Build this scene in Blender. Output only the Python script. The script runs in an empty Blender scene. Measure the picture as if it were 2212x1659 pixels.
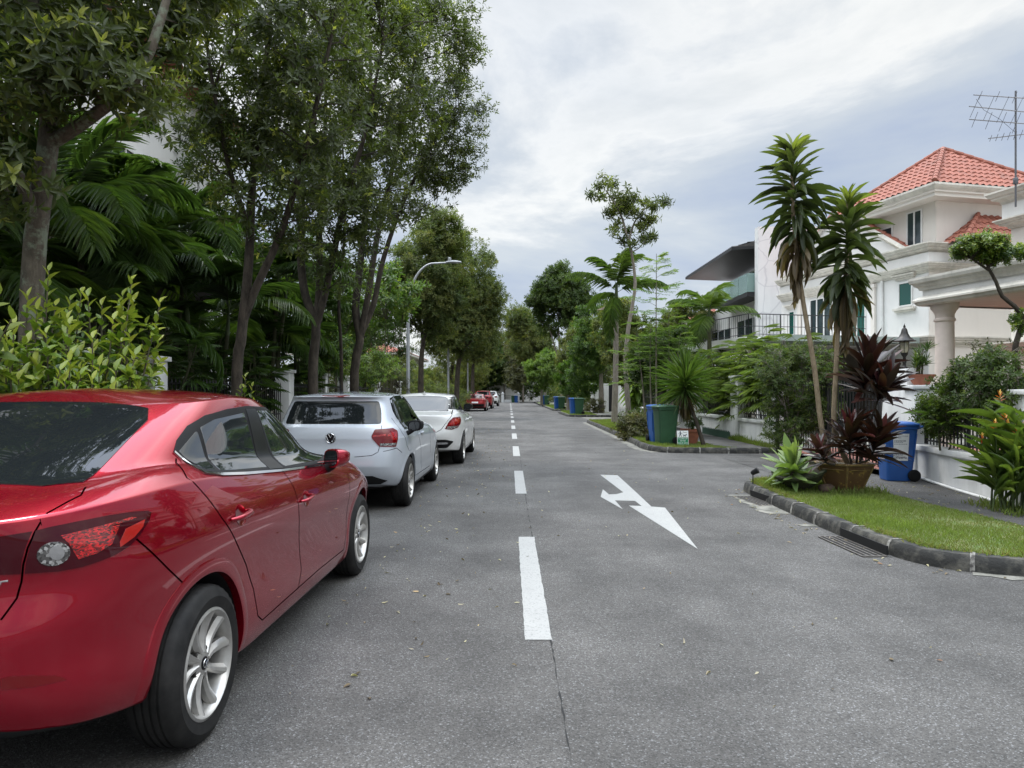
import bpy, bmesh, math, random
import numpy as np
from mathutils import Vector, Matrix
from mathutils.bvhtree import BVHTree

SC = bpy.context.scene
COL = SC.collection
R = math.radians
# survey of the street: the viewpoint stands 1.445 m over the road, the road runs along +Y
FPX, CX, HY, CH = 1533.0, 1100.0, 848.0, 1.445


def at(px, py, Y):
    return Vector(((px - CX) / FPX * Y, Y, CH - (py - HY) / FPX * Y))


def gnd(px, py, h=0.0):
    Y = (CH - h) * FPX / (py - HY)
    return Vector(((px - CX) / FPX * Y, Y, h))


# ------------------------------------------------------------------ objects
def tag(o, label=None, cat=None, group=None, kind=None):
    if label: o['label'] = label
    if cat: o['category'] = cat
    if group: o['group'] = group
    if kind: o['kind'] = kind
    return o


def empty(name, loc=(0, 0, 0), rz=0.0, label=None, cat=None, group=None, parent=None):
    o = bpy.data.objects.new(name, None)
    COL.objects.link(o)
    o.empty_display_size = 0.1
    o.location = loc
    o.rotation_euler = (0, 0, rz)
    o.parent = parent
    return tag(o, label, cat, group)


def link(name, me, mats, parent=None):
    if mats is not None:
        for m in (mats if isinstance(mats, (list, tuple)) else [mats]):
            me.materials.append(m)
    o = bpy.data.objects.new(name, me)
    COL.objects.link(o)
    o.parent = parent
    return o


def copy_tree(o, parent=None):
    c = o.copy()
    COL.objects.link(c)
    c.parent = parent
    for ch in [x for x in o.children]:
        copy_tree(ch, c)
    return c


def relabel(o, label):
    o['label'] = label
    return o


class MB:
    """collects shapes and links them as one mesh object"""

    def __init__(s):
        s.v, s.f, s.m = [], [], []

    def add(s, vs, fs, mi=0, M=None):
        o = len(s.v)
        if M is not None:
            vs = [M @ Vector(p) for p in vs]
        s.v.extend([tuple(p) for p in vs])
        for f in fs:
            s.f.append([i + o for i in f])
            s.m.append(mi)
        return s

    def box(s, a, b, mi=0, M=None):
        x0, y0, z0 = a; x1, y1, z1 = b
        vs = [(x0, y0, z0), (x1, y0, z0), (x1, y1, z0), (x0, y1, z0), (x0, y0, z1), (x1, y0, z1), (x1, y1, z1), (x0, y1, z1)]
        return s.add(vs, [(0, 3, 2, 1), (4, 5, 6, 7), (0, 1, 5, 4), (1, 2, 6, 5), (2, 3, 7, 6), (3, 0, 4, 7)], mi, M)

    def tube(s, pts, rad, n=8, mi=0, cap=True, M=None):
        pts = [Vector(p) for p in pts]
        if not hasattr(rad, '__len__'): rad = [rad] * len(pts)
        vs, fs = [], []
        t = (pts[1] - pts[0]).normalized()
        ref = Vector((0, 0, 1)) if abs(t.z) < 0.9 else Vector((1, 0, 0))
        u = t.cross(ref).normalized()
        for i, p in enumerate(pts):
            if i == 0: t = pts[1] - pts[0]
            elif i == len(pts) - 1: t = pts[-1] - pts[-2]
            else: t = pts[i + 1] - pts[i - 1]
            if t.length < 1e-9: t = Vector((0, 0, 1))
            t.normalize()
            u = (u - t * u.dot(t))
            if u.length < 1e-6: u = t.orthogonal()
            u.normalize()
            w = t.cross(u)
            for k in range(n):
                a = 2 * math.pi * k / n
                vs.append(p + (u * math.cos(a) + w * math.sin(a)) * rad[i])
        for i in range(len(pts) - 1):
            for k in range(n):
                k2 = (k + 1) % n
                fs.append((i * n + k, i * n + k2, (i + 1) * n + k2, (i + 1) * n + k))
        if cap:
            fs.append(tuple(reversed(range(n))))
            fs.append(tuple(range((len(pts) - 1) * n, len(pts) * n)))
        return s.add(vs, fs, mi, M)

    def lathe(s, prof, n=24, mi=0, M=None, closed=False, a0=0.0, sx=1.0, cap=True):
        vs, fs = [], []
        m = len(prof)
        for k in range(n):
            a = a0 + 2 * math.pi * k / n
            for r, z in prof:
                vs.append((r * math.cos(a) * sx, r * math.sin(a), z))
        for k in range(n):
            k2 = (k + 1) % n
            for i in range(m - 1 if not closed else m):
                j = (i + 1) % m
                fs.append((k * m + i, k2 * m + i, k2 * m + j, k * m + j))
        if not closed and cap:
            if prof[0][0] > 1e-5: fs.append(tuple(reversed([k * m for k in range(n)])))
            if prof[-1][0] > 1e-5: fs.append(tuple(k * m + m - 1 for k in range(n)))
        return s.add(vs, fs, mi, M)

    def prism(s, poly, z0, z1, mi=0, M=None):
        n = len(poly)
        ar = sum(poly[i][0] * poly[(i + 1) % n][1] - poly[(i + 1) % n][0] * poly[i][1] for i in range(n))
        if ar < 0: poly = list(reversed(poly))
        vs = [(p[0], p[1], z0) for p in poly] + [(p[0], p[1], z1) for p in poly]
        fs = [tuple(reversed(range(n))), tuple(range(n, 2 * n))]
        for i in range(n):
            j = (i + 1) % n
            fs.append((i, j, n + j, n + i))
        return s.add(vs, fs, mi, M)

    def build(s, name, mats, parent=None, smooth=None, bevel=0.0, weld=False, seg=2):
        me = bpy.data.meshes.new(name)
        me.from_pydata(s.v, [], s.f)
        me.update()
        if s.m: me.polygons.foreach_set('material_index', s.m)
        if weld or bevel:
            bm = bmesh.new(); bm.from_mesh(me)
            if weld: bmesh.ops.remove_doubles(bm, verts=bm.verts, dist=1e-5)
            if bevel:
                es = [e for e in bm.edges if len(e.link_faces) == 2 and e.calc_face_angle(0) > 0.5]
                bmesh.ops.bevel(bm, geom=es, offset=bevel, offset_type='OFFSET', segments=seg, profile=0.5, affect='EDGES', clamp_overlap=True)
            bm.to_mesh(me); bm.free()
        if smooth is None and bevel: smooth = 50
        if smooth:
            me.shade_smooth()
            me.set_sharp_from_angle(angle=R(smooth))
        return link(name, me, mats, parent)


def mesh_tris(name, V, T, mat, parent=None, tint=None, smooth=False):
    """big triangle meshes from numpy arrays"""
    V = np.ascontiguousarray(V, dtype=np.float32); T = np.ascontiguousarray(T, dtype=np.int32)
    me = bpy.data.meshes.new(name)
    me.vertices.add(len(V)); me.vertices.foreach_set('co', V.ravel())
    me.loops.add(T.size); me.loops.foreach_set('vertex_index', T.ravel())
    me.polygons.add(len(T))
    me.polygons.foreach_set('loop_start', np.arange(0, T.size, 3, dtype=np.int32))
    if smooth: me.polygons.foreach_set('use_smooth', np.ones(len(T), dtype=bool))
    if tint is not None:
        a = me.attributes.new('tint', 'FLOAT', 'POINT')
        a.data.foreach_set('value', np.ascontiguousarray(tint, dtype=np.float32))
    me.update(calc_edges=True)
    return link(name, me, mat, parent)


# ------------------------------------------------------------------ materials
def nmat(name):
    m = bpy.data.materials.new(name)
    m.use_nodes = True
    nt = m.node_tree
    p = nt.nodes.get('Principled BSDF')
    return m, nt, p


def N(nt, typ, **kw):
    n = nt.nodes.new(typ)
    for k, v in kw.items():
        if k.startswith('i_'):
            n.inputs[k[2:].replace('_', ' ')].default_value = v
        else:
            setattr(n, k, v)
    return n


def ramp(nt, fac, stops):
    r = nt.nodes.new('ShaderNodeValToRGB')
    e = r.color_ramp.elements
    while len(e) < len(stops): e.new(0.5)
    for el, (p, c) in zip(e, stops):
        el.position = p
        el.color = (c[0], c[1], c[2], 1) if hasattr(c, '__len__') else (c, c, c, 1)
    nt.links.new(fac, r.inputs[0])
    return r.outputs[0]


def mixc(nt, fac, a, b, mode='MIX'):
    m = nt.nodes.new('ShaderNodeMix'); m.data_type = 'RGBA'; m.blend_type = mode
    for s, x in ((m.inputs[0], fac), (m.inputs[6], a), (m.inputs[7], b)):
        if hasattr(x, 'is_linked'): nt.links.new(x, s)
        elif hasattr(x, '__len__'): s.default_value = (x[0], x[1], x[2], 1)
        else: s.default_value = x
    return m.outputs[2]


def coords(nt, scale=(1, 1, 1), world=True):
    if world:
        out = N(nt, 'ShaderNodeNewGeometry').outputs['Position']
    else:
        out = N(nt, 'ShaderNodeTexCoord').outputs['Object']
    mp = nt.nodes.new('ShaderNodeMapping')
    mp.inputs['Scale'].default_value = scale
    nt.links.new(out, mp.inputs[0])
    return mp.outputs[0]


def noise(nt, vec, scale, detail=4, rough=0.55):
    n = N(nt, 'ShaderNodeTexNoise')
    n.inputs['Scale'].default_value = scale; n.inputs['Detail'].default_value = detail; n.inputs['Roughness'].default_value = rough
    nt.links.new(vec, n.inputs['Vector'])
    return n.outputs[0]


def bump(nt, p, h, strength, dist=0.01):
    b = N(nt, 'ShaderNodeBump')
    b.inputs['Strength'].default_value = strength; b.inputs['Distance'].default_value = dist
    nt.links.new(h, b.inputs['Height'])
    nt.links.new(b.outputs[0], p.inputs['Normal'])


def simple(name, c, rough=0.5, metal=0.0, c2=None, nscale=6.0, coat=0.0, spec=0.5, bmp=None, stretch=(1, 1, 1), lo=0.35, hi=0.65, world=False):
    """principled surface whose colour wanders between c and c2"""
    m, nt, p = nmat(name)
    p.inputs['Base Color'].default_value = (*c, 1)
    p.inputs['Roughness'].default_value = rough
    p.inputs['Metallic'].default_value = metal
    p.inputs['Coat Weight'].default_value = coat
    p.inputs['Coat Roughness'].default_value = 0.03
    p.inputs['Specular IOR Level'].default_value = spec
    if c2 is None:
        c2 = tuple(x * 0.8 for x in c)
    v = coords(nt, stretch, world)
    nz = noise(nt, v, nscale, 5, 0.6)
    nt.links.new(ramp(nt, nz, [(lo, c), (hi, c2)]), p.inputs['Base Color'])
    if bmp:
        bump(nt, p, noise(nt, v, bmp[0], 3), bmp[1], bmp[2] if len(bmp) > 2 else 0.01)
    return m


def plaster(name, c, dirt, amount=0.6, fine=40.0, streak=1.0):
    """painted render: fine grain, rain streaks, grime"""
    m, nt, p = nmat(name)
    g = N(nt, 'ShaderNodeNewGeometry').outputs['Position']
    mp = nt.nodes.new('ShaderNodeMapping'); mp.inputs['Scale'].default_value = (2.6, 2.6, 0.35)
    nt.links.new(g, mp.inputs[0])
    st = noise(nt, mp.outputs[0], 1.6, 6, 0.65)
    bl = noise(nt, g, 1.3, 6, 0.7)
    mul = N(nt, 'ShaderNodeMath', operation='MULTIPLY'); nt.links.new(st, mul.inputs[0]); nt.links.new(bl, mul.inputs[1])
    f = ramp(nt, mul.outputs[0], [(0.2, 0.0), (0.46, amount)])
    col = mixc(nt, f, c, dirt)
    nt.links.new(col, p.inputs['Base Color'])
    p.inputs['Roughness'].default_value = 0.75
    p.inputs['Specular IOR Level'].default_value = 0.25
    bump(nt, p, noise(nt, g, fine, 3), 0.25, 0.004)
    return m


def leafmat(name, stops, rough=0.4, trans=0.3, spec=0.5):
    """leaf surface: colour from the leaf's own age, some light through the blade"""
    m, nt, p = nmat(name)
    a = N(nt, 'ShaderNodeAttribute', attribute_name='tint')
    col = ramp(nt, a.outputs['Fac'], stops)
    g = N(nt, 'ShaderNodeNewGeometry').outputs['Position']
    v = mixc(nt, ramp(nt, noise(nt, g, 2.3, 3), [(0.3, 0.25), (0.7, 0.0)]), col, (0.045, 0.05, 0.012))
    nt.links.new(v, p.inputs['Base Color'])
    p.inputs['Roughness'].default_value = rough
    p.inputs['Specular IOR Level'].default_value = spec
    tr = N(nt, 'ShaderNodeBsdfTranslucent')
    br = mixc(nt, 1.0, v, (1.5, 1.6, 0.7), 'MULTIPLY')
    nt.links.new(br, tr.inputs[0])
    mx = N(nt, 'ShaderNodeMixShader'); mx.inputs[0].default_value = trans
    nt.links.new(p.outputs[0], mx.inputs[1]); nt.links.new(tr.outputs[0], mx.inputs[2])
    nt.links.new(mx.outputs[0], nt.nodes['Material Output'].inputs[0])
    return m


def bark(name, c1, c2, moss=None, scale=14.0):
    m, nt, p = nmat(name)
    v = coords(nt, (1, 1, 0.35), True)
    n1 = noise(nt, v, scale, 6, 0.7)
    col = ramp(nt, n1, [(0.3, c1), (0.68, c2)])
    if moss:
        g = N(nt, 'ShaderNodeNewGeometry').outputs['Position']
        col = mixc(nt, ramp(nt, noise(nt, g, 5.0, 5, 0.7), [(0.52, 0.0), (0.6, 0.85)]), col, moss)
    nt.links.new(col, p.inputs['Base Color'])
    p.inputs['Roughness'].default_value = 0.85
    p.inputs['Specular IOR Level'].default_value = 0.2
    bump(nt, p, n1, 0.7, 0.02)
    return m


def glass_dark(name, c=(0.012, 0.014, 0.015), rough=0.03, spec=0.9):
    m, nt, p = nmat(name)
    p.inputs['Base Color'].default_value = (*c, 1)
    p.inputs['Roughness'].default_value = rough
    p.inputs['Specular IOR Level'].default_value = spec
    return m


def paint(name, c, metal=0.0, rough=0.35, flake=None, dust=(0.2, 0.18, 0.16), spec=.5):
    """car paint: clear coat over a base with faint road dust low down"""
    m, nt, p = nmat(name)
    g = N(nt, 'ShaderNodeNewGeometry').outputs['Position']
    sx = N(nt, 'ShaderNodeSeparateXYZ'); nt.links.new(g, sx.inputs[0])
    low = ramp(nt, sx.outputs[2], [(0.25, 1.0), (0.6, 0.0)])
    dn = ramp(nt, noise(nt, g, 9, 6, 0.7), [(0.4, 0.0), (0.8, 0.35)])
    f = mixc(nt, 1.0, low, dn, 'MULTIPLY')
    nt.links.new(mixc(nt, f, c, dust), p.inputs['Base Color'])
    p.inputs['Metallic'].default_value = metal
    p.inputs['Roughness'].default_value = rough
    p.inputs['Specular IOR Level'].default_value = spec
    p.inputs['Coat Weight'].default_value = 1.0
    p.inputs['Coat Roughness'].default_value = 0.02
    return m


MT = {}
# ------------------------------------------------------------------ camera, sky, sun
cam = bpy.data.cameras.new('camera')
cam.sensor_width = 36.0
cam.lens = 36.0 * FPX / 2212.0
cam.shift_x = (1106.0 - CX) / 2212.0
cam.shift_y = (HY - 829.5) / 2212.0
cam.clip_start = 0.05
cam.clip_end = 3000
co = bpy.data.objects.new('camera', cam)
COL.objects.link(co)
co.location = (0, 0, CH)
co.rotation_euler = (R(90), 0, 0)
SC.camera = co

SUN_EL, SUN_AZ = R(62), R(-35)     # azimuth from +Y towards +X
wd = bpy.data.worlds.new('World')
SC.world = wd
wd.use_nodes = True
nt = wd.node_tree
bg = nt.nodes['Background']
sky = N(nt, 'ShaderNodeTexSky', sky_type='NISHITA')
sky.sun_disc = False
sky.sun_elevation = SUN_EL
sky.sun_rotation = SUN_AZ
sky.air_density = 1.0; sky.dust_density = 2.0
tc = N(nt, 'ShaderNodeTexCoord').outputs['Generated']
sp = N(nt, 'ShaderNodeSeparateXYZ'); nt.links.new(tc, sp.inputs[0])
# cloud deck: project the view direction on a flat layer overhead
zc = N(nt, 'ShaderNodeMath', operation='ADD'); nt.links.new(sp.outputs[2], zc.inputs[0]); zc.inputs[1].default_value = 0.3
zm = N(nt, 'ShaderNodeMath', operation='MAXIMUM'); nt.links.new(zc.outputs[0], zm.inputs[0]); zm.inputs[1].default_value = 0.05
dx = N(nt, 'ShaderNodeMath', operation='DIVIDE'); nt.links.new(sp.outputs[0], dx.inputs[0]); nt.links.new(zm.outputs[0], dx.inputs[1])
dy = N(nt, 'ShaderNodeMath', operation='DIVIDE'); nt.links.new(sp.outputs[1], dy.inputs[0]); nt.links.new(zm.outputs[0], dy.inputs[1])
cb = N(nt, 'ShaderNodeCombineXYZ'); nt.links.new(dx.outputs[0], cb.inputs[0]); nt.links.new(dy.outputs[0], cb.inputs[1])
mp = N(nt, 'ShaderNodeMapping'); nt.links.new(cb.outputs[0], mp.inputs[0])
mp.inputs['Location'].default_value = (5.5, 1.0, 0.0)
mp.inputs['Rotation'].default_value = (0, 0, R(40))
mp.inputs['Scale'].default_value = (0.8, 1.0, 1.0)
nA = N(nt, 'ShaderNodeTexNoise'); nt.links.new(mp.outputs[0], nA.inputs[0])
nA.inputs['Scale'].default_value = 1.35; nA.inputs['Detail'].default_value = 10; nA.inputs['Roughness'].default_value = 0.58; nA.inputs['Distortion'].default_value = 0.35
nB = N(nt, 'ShaderNodeTexNoise'); nt.links.new(mp.outputs[0], nB.inputs[0])
nB.inputs['Scale'].default_value = 0.8; nB.inputs['Detail'].default_value = 3; nB.inputs['Roughness'].default_value = 0.5
# cloud brightness by thickness: thin edges bright, thick bellies grey
cl = ramp(nt, nA.outputs[0], [(0.28, (4.4, 5.2, 6.9)), (0.42, (5.6, 6.3, 7.3)), (0.50, (6.7, 7.25, 7.8)), (0.57, (9.4, 9.6, 9.6)), (0.64, (8.0, 8.35, 8.5)), (0.76, (5.6, 6.1, 6.7))])
big = ramp(nt, nB.outputs[0], [(0.3, (0.76, 0.82, 0.92)), (0.5, (1.0, 1.0, 1.0)), (0.68, (1.14, 1.11, 1.06))])
cl2 = mixc(nt, 1.0, cl, big, 'MULTIPLY')
# the deck is brighter towards the veiled sun high overhead
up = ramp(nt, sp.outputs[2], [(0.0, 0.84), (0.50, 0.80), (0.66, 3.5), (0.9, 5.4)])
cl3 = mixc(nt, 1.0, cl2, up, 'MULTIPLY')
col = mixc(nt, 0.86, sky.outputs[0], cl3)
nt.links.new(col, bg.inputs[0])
bg.inputs[1].default_value = 0.1

sl = bpy.data.lights.new('sun', 'SUN')
sl.energy = 1.5
sl.angle = R(14)
sl.color = (1.0, 0.96, 0.9)
so = bpy.data.objects.new('sun', sl)
COL.objects.link(so)
d = Vector((math.sin(SUN_AZ) * math.cos(SUN_EL), math.cos(SUN_AZ) * math.cos(SUN_EL), math.sin(SUN_EL)))
so.rotation_euler = d.to_track_quat('Z', 'Y').to_euler()

vs = SC.view_settings
vs.view_transform = 'Standard'
vs.look = 'None'
vs.gamma = 1.0
vs.exposure = 0.34
vs.use_curve_mapping = False
# ------------------------------------------------------------------ ground materials
def asphalt(name, base, lighter, patch=0.25):
    m, nt, p = nmat(name)
    g = N(nt, 'ShaderNodeNewGeometry').outputs['Position']
    vo = N(nt, 'ShaderNodeTexVoronoi'); vo.inputs['Scale'].default_value = 150; nt.links.new(g, vo.inputs['Vector'])
    sp_ = N(nt, 'ShaderNodeSeparateColor'); nt.links.new(vo.outputs['Color'], sp_.inputs[0])
    stones = ramp(nt, sp_.outputs[0], [(0.0, tuple(x * 0.55 for x in base)), (0.4, base), (0.88, tuple(x * 1.25 for x in base)), (0.98, tuple(x * 1.45 for x in lighter))])
    fine = ramp(nt, noise(nt, g, 60, 4, 0.7), [(0.3, 0.75), (0.7, 1.2)])
    c = mixc(nt, 1.0, stones, fine, 'MULTIPLY')
    mp = nt.nodes.new('ShaderNodeMapping'); mp.inputs['Scale'].default_value = (1.0, 0.16, 1.0); nt.links.new(g, mp.inputs[0])
    lanes = ramp(nt, noise(nt, mp.outputs[0], 0.9, 4, 0.6), [(0.3, 0.78), (0.7, 1.2)])
    c = mixc(nt, 1.0, c, lanes, 'MULTIPLY')
    pt = ramp(nt, noise(nt, g, 0.7, 7, 0.65), [(0.36, 1.0 - patch), (0.62, 1.0 + patch * 0.6)])
    c = mixc(nt, 1.0, c, pt, 'MULTIPLY')
    stain = ramp(nt, noise(nt, g, 2.1, 3, 0.5), [(0.66, 0.0), (0.76, 0.55)])
    c = mixc(nt, stain, c, tuple(x * 0.45 for x in base))
    nt.links.new(c, p.inputs['Base Color'])
    p.inputs['Roughness'].default_value = 0.8
    p.inputs['Specular IOR Level'].default_value = 0.35
    hs = N(nt, 'ShaderNodeMath', operation='ADD'); nt.links.new(vo.outputs['Distance'], hs.inputs[0]); nt.links.new(noise(nt, g, 45, 3), hs.inputs[1])
    bump(nt, p, hs.outputs[0], 0.7, 0.005)
    return m


MT['asphalt'] = asphalt('asphalt', (0.083, 0.079, 0.074), (0.13, 0.13, 0.13), 0.34)
MT['path'] = asphalt('path_concrete', (0.075, 0.072, 0.068), (0.1, 0.095, 0.09), 0.5)
MT['soil'] = simple('soil', (0.035, 0.028, 0.018), 0.9, c2=(0.06, 0.055, 0.025), nscale=3, bmp=(20, 0.8, 0.03), world=True)
MT['turf'] = simple('turf', (0.075, 0.12, 0.025), 0.9, c2=(0.16, 0.145, 0.06), nscale=4, bmp=(60, 0.8, 0.02), lo=0.42, hi=0.72, world=True)
MT['kerb'] = simple('kerb_stone', (0.02, 0.02, 0.018), 0.85, c2=(0.13, 0.122, 0.1), nscale=6, bmp=(45, 0.6, 0.01), lo=0.46, hi=0.75, world=True)
MT['joint'] = simple('kerb_mortar', (0.3, 0.29, 0.26), 0.9, c2=(0.07, 0.065, 0.06), nscale=22, lo=0.38, hi=0.6, world=True)
MT['concrete'] = simple('concrete_apron', (0.24, 0.23, 0.2), 0.9, c2=(0.09, 0.09, 0.075), nscale=4.5, bmp=(40, 0.5), lo=0.38, hi=0.62, world=True)
MT['brickpave'] = simple('brick_pave', (0.28, 0.1, 0.07), 0.8, c2=(0.2, 0.08, 0.06), nscale=12, world=True)


def whitepaint(name):
    m, nt, p = nmat(name)
    g = N(nt, 'ShaderNodeNewGeometry').outputs['Position']
    w = ramp(nt, noise(nt, g, 55, 5, 0.75), [(0.33, (0.13, 0.13, 0.13)), (0.46, (0.325, 0.325, 0.31))])
    w = mixc(nt, ramp(nt, noise(nt, g, 3, 5, 0.7), [(0.4, 0.0), (0.75, 0.5)]), w, (0.25, 0.25, 0.24))
    nt.links.new(w, p.inputs['Base Color'])
    p.inputs['Roughness'].default_value = 0.7
    bump(nt, p, noise(nt, g, 80, 3), 0.5, 0.004)
    return m


MT['roadpaint'] = whitepaint('road_paint')
MT['crack'] = simple('tar_seam', (0.012, 0.012, 0.012), 0.9, world=True)


def sheet(name, poly, z, mat, kind='structure', parent=None):
    me = bpy.data.meshes.new(name)
    bm = bmesh.new()
    f = bm.faces.new([bm.verts.new((p[0], p[1], z)) for p in poly])
    bm.normal_update()
    if f.normal.z < 0: f.normal_flip()
    bmesh.ops.triangulate(bm, faces=bm.faces[:])
    bm.to_mesh(me); bm.free()
    o = link(name, me, mat, parent)
    return tag(o, kind=kind)


sheet('ground', [(-600, -100), (600, -100), (600, 900), (-600, 900)], -0.06, MT['soil'])
sheet('road', [(-3.3, -14), (30, -14), (30, 5.2), (6.45, 5.2), (6.45, 99), (40, 99), (40, 107), (-40, 107), (-40, 99), (-3.3, 99)], 0.0, MT['asphalt'])


def smooth_line(pts, step=0.12):
    """Catmull-Rom through the surveyed kerb points"""
    P = [Vector((p[0], p[1], 0)) for p in pts]
    P = [P[0] * 2 - P[1]] + P + [P[-1] * 2 - P[-2]]
    out = []
    for i in range(1, len(P) - 2):
        n = max(2, int((P[i + 1] - P[i]).length / step))
        for k in range(n):
            t = k / n
            a, b, c, d = P[i - 1], P[i], P[i + 1], P[i + 2]
            out.append(0.5 * ((2 * b) + (c - a) * t + (2 * a - 5 * b + 4 * c - d) * t * t + (3 * b - 3 * c + d - a) * t * t * t))
    out.append(P[-2])
    return out


def kerb(pts, inner_left, z=0.13, w=0.16, skip=()):
    """kerb stones along a line; inner_left tells on which side the verge lies. Returns the inner edge"""
    L = smooth_line(pts)
    mb = MB()
    nn = []
    for i, p in enumerate(L):
        t = (L[min(i + 1, len(L) - 1)] - L[max(i - 1, 0)]).normalized()
        n = Vector((-t.y, t.x, 0)) * (1 if inner_left else -1)
        nn.append(n)
    prof = [(0.0, -0.05), (0.008, 0.05), (0.02, z - 0.03), (0.045, z), (w, z), (w, -0.05)]
    vs, fs = [], []
    m = len(prof)
    rr = random.Random(3)
    for i, p in enumerate(L):
        for (o, h) in prof:
            q = p + nn[i] * o
            vs.append((q.x, q.y, h + (rr.uniform(-0.007, 0.006) if h > 0.03 else 0)))
    d = 0.0
    acc = 0.0
    for i in range(len(L) - 1):
        acc += (L[i + 1] - L[i]).length
        for k in range(m - 1):
            q = (i * m + k, i * m + k + 1, (i + 1) * m + k + 1, (i + 1) * m + k)
            fs.append(q if not inner_left else tuple(reversed(q)))
    mb.add(vs, fs, 0)
    # mortar joints, 2 mm proud of the stone
    acc, nxt = 0.0, 0.45
    for i in range(len(L) - 1):
        seg = (L[i + 1] - L[i]).length
        if acc + seg > nxt:
            p = L[i]; t = (L[i + 1] - L[i]).normalized(); n = nn[i]
            jw = rr.uniform(0.012, 0.028)
            v2 = []
            for (o, h) in prof:
                for s in (-1, 1):
                    q = p + n * (o - 0.003 if o < 0.1 else o) + t * (s * jw)
                    v2.append((q.x, q.y, h + 0.007 if h > 0.03 else h))
            mb.add(v2, [(2 * k, 2 * k + 1, 2 * k + 3, 2 * k + 2) for k in range(m - 1)], 1)
            nxt += 0.72
        acc += seg
    o = mb.build('kerb', [MT['kerb'], MT['joint']], smooth=40)
    tag(o, kind='structure')
    return [(p + n * (w - 0.004)) for p, n in zip(L, nn)]


# verge 1: the near corner on the right
k1 = [(12, 5.35), (7, 5.38), (5, 5.42), (4.2, 5.5), (3.72, 5.7), (3.45, 6.0), (3.36, 6.5), (3.33, 7.4), (3.35, 8.7), (3.4, 10.0), (3.5, 10.6), (3.8, 10.95), (4.4, 11.05), (5.0, 11.05)]
e1 = kerb(k1, False)
sheet('verge', [(p.x, p.y) for p in e1] + [(6.3, 11.2), (12, 11.2)], 0.115, MT['turf'])
sheet('footpath', [(5.06, 5.62), (5.12, 7.0), (4.95, 9.4), (4.8, 11.1), (6.25, 11.25), (6.3, 9), (6.25, 5.6)], 0.121, MT['path'])
# verge 2
k2 = [(6.3, 16.75), (5.2, 16.8), (4.2, 16.9), (3.7, 17.1), (3.46, 17.6), (3.4, 18.4), (3.46, 20), (3.55, 24), (3.64, 30), (3.7, 33.8), (3.85, 34.6), (4.2, 34.9), (5.0, 35.0)]
e2 = kerb(k2, False)
sheet('verge', [(p.x, p.y) for p in e2] + [(6.6, 35.0), (6.6, 17.0)], 0.115, MT['turf'])
sheet('footpath', [(5.25, 16.95), (5.1, 19), (5.1, 34.9), (6.42, 34.9), (6.42, 16.95)], 0.121, MT['path'])
for (a, b) in ((41.8, 51.2), (55.4, 73.5), (78, 97)):
    k = [(6.4, a - 0.1), (5.0, a), (4.0, a + 0.2), (3.5, a + 0.9), (3.45, a + 3), (3.45, b - 1.2), (3.7, b - 0.3), (4.3, b)]
    e = kerb(k, False)
    sheet('verge', [(p.x, p.y) for p in e] + [(6.6, b), (6.6, a)], 0.115, MT['turf'])
    sheet('footpath', [(5.2, a + 0.1), (5.2, b), (6.42, b), (6.42, a + 0.1)], 0.121, MT['concrete'])
# left verge
e3 = kerb([(-3.3, -10), (-3.3, 4), (-3.3, 20), (-3.32, 50), (-3.3, 98)], True)
sheet('verge', [(-3.45, -10), (-3.45, 98), (-14, 98), (-14, -10)], 0.112, MT['soil'])
# land behind the right-hand fences, a lawn and forecourt level with the footpath
sheet('forecourt', [(6.42, 5.5), (6.42, 98), (40, 98), (40, 5.5)], 0.105, MT['concrete'])
sheet('driveway', [(6.44, 11.45), (6.44, 16.9), (13, 17.5), (13, 11.5)], 0.112, MT['brickpave'])
sheet('driveway', [(4.95, 11.1), (4.7, 12.5), (4.7, 15.6), (5.2, 16.7), (6.44, 16.75), (6.44, 11.25)], 0.006, MT['path'])
sheet('driveway', [(4.2, 35.2), (4.2, 41.5), (6.44, 41.7), (6.44, 35.05)], 0.006, MT['concrete'])

# gutters: pale concrete aprons along the kerb
def apron(k, a, b, w=0.22):
    L = smooth_line(k)[a:b]
    mb = MB(); vs = []; rr = random.Random(a)
    for i, p in enumerate(L):
        t = (L[min(i + 1, len(L) - 1)] - L[max(i - 1, 0)]).normalized()
        n = Vector((-t.y, t.x, 0))
        q = p + n * (w + rr.uniform(-0.05, 0.05)); p2 = p - n * 0.02
        vs += [(p2.x, p2.y, 0.0045), (q.x, q.y, 0.0045)]
    mb.add(vs, [(2 * i, 2 * i + 2, 2 * i + 3, 2 * i + 1) for i in range(len(L) - 1)])
    o = mb.build('gutter', MT['concrete']); tag(o, kind='structure')


n1 = len(smooth_line(k1))
apron(k1, 50, 68, 0.10)
apron(k1, 83, n1 - 34, 0.16)
apron(k1, n1 - 30, n1 - 17, 0.3)
n2 = len(smooth_line(k2))
apron(k2, 22, n2 - 12, 0.2)

# drain gratings let into the gutter below the kerb
MT['iron'] = simple('cast_iron', (0.13, 0.12, 0.11), 0.7, 0.1, c2=(0.08, 0.07, 0.06), nscale=20)
MT['void'] = simple('drain_dark', (0.004, 0.004, 0.004), 0.9)  # near-black: darkness inside the drain, put into the colour


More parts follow.
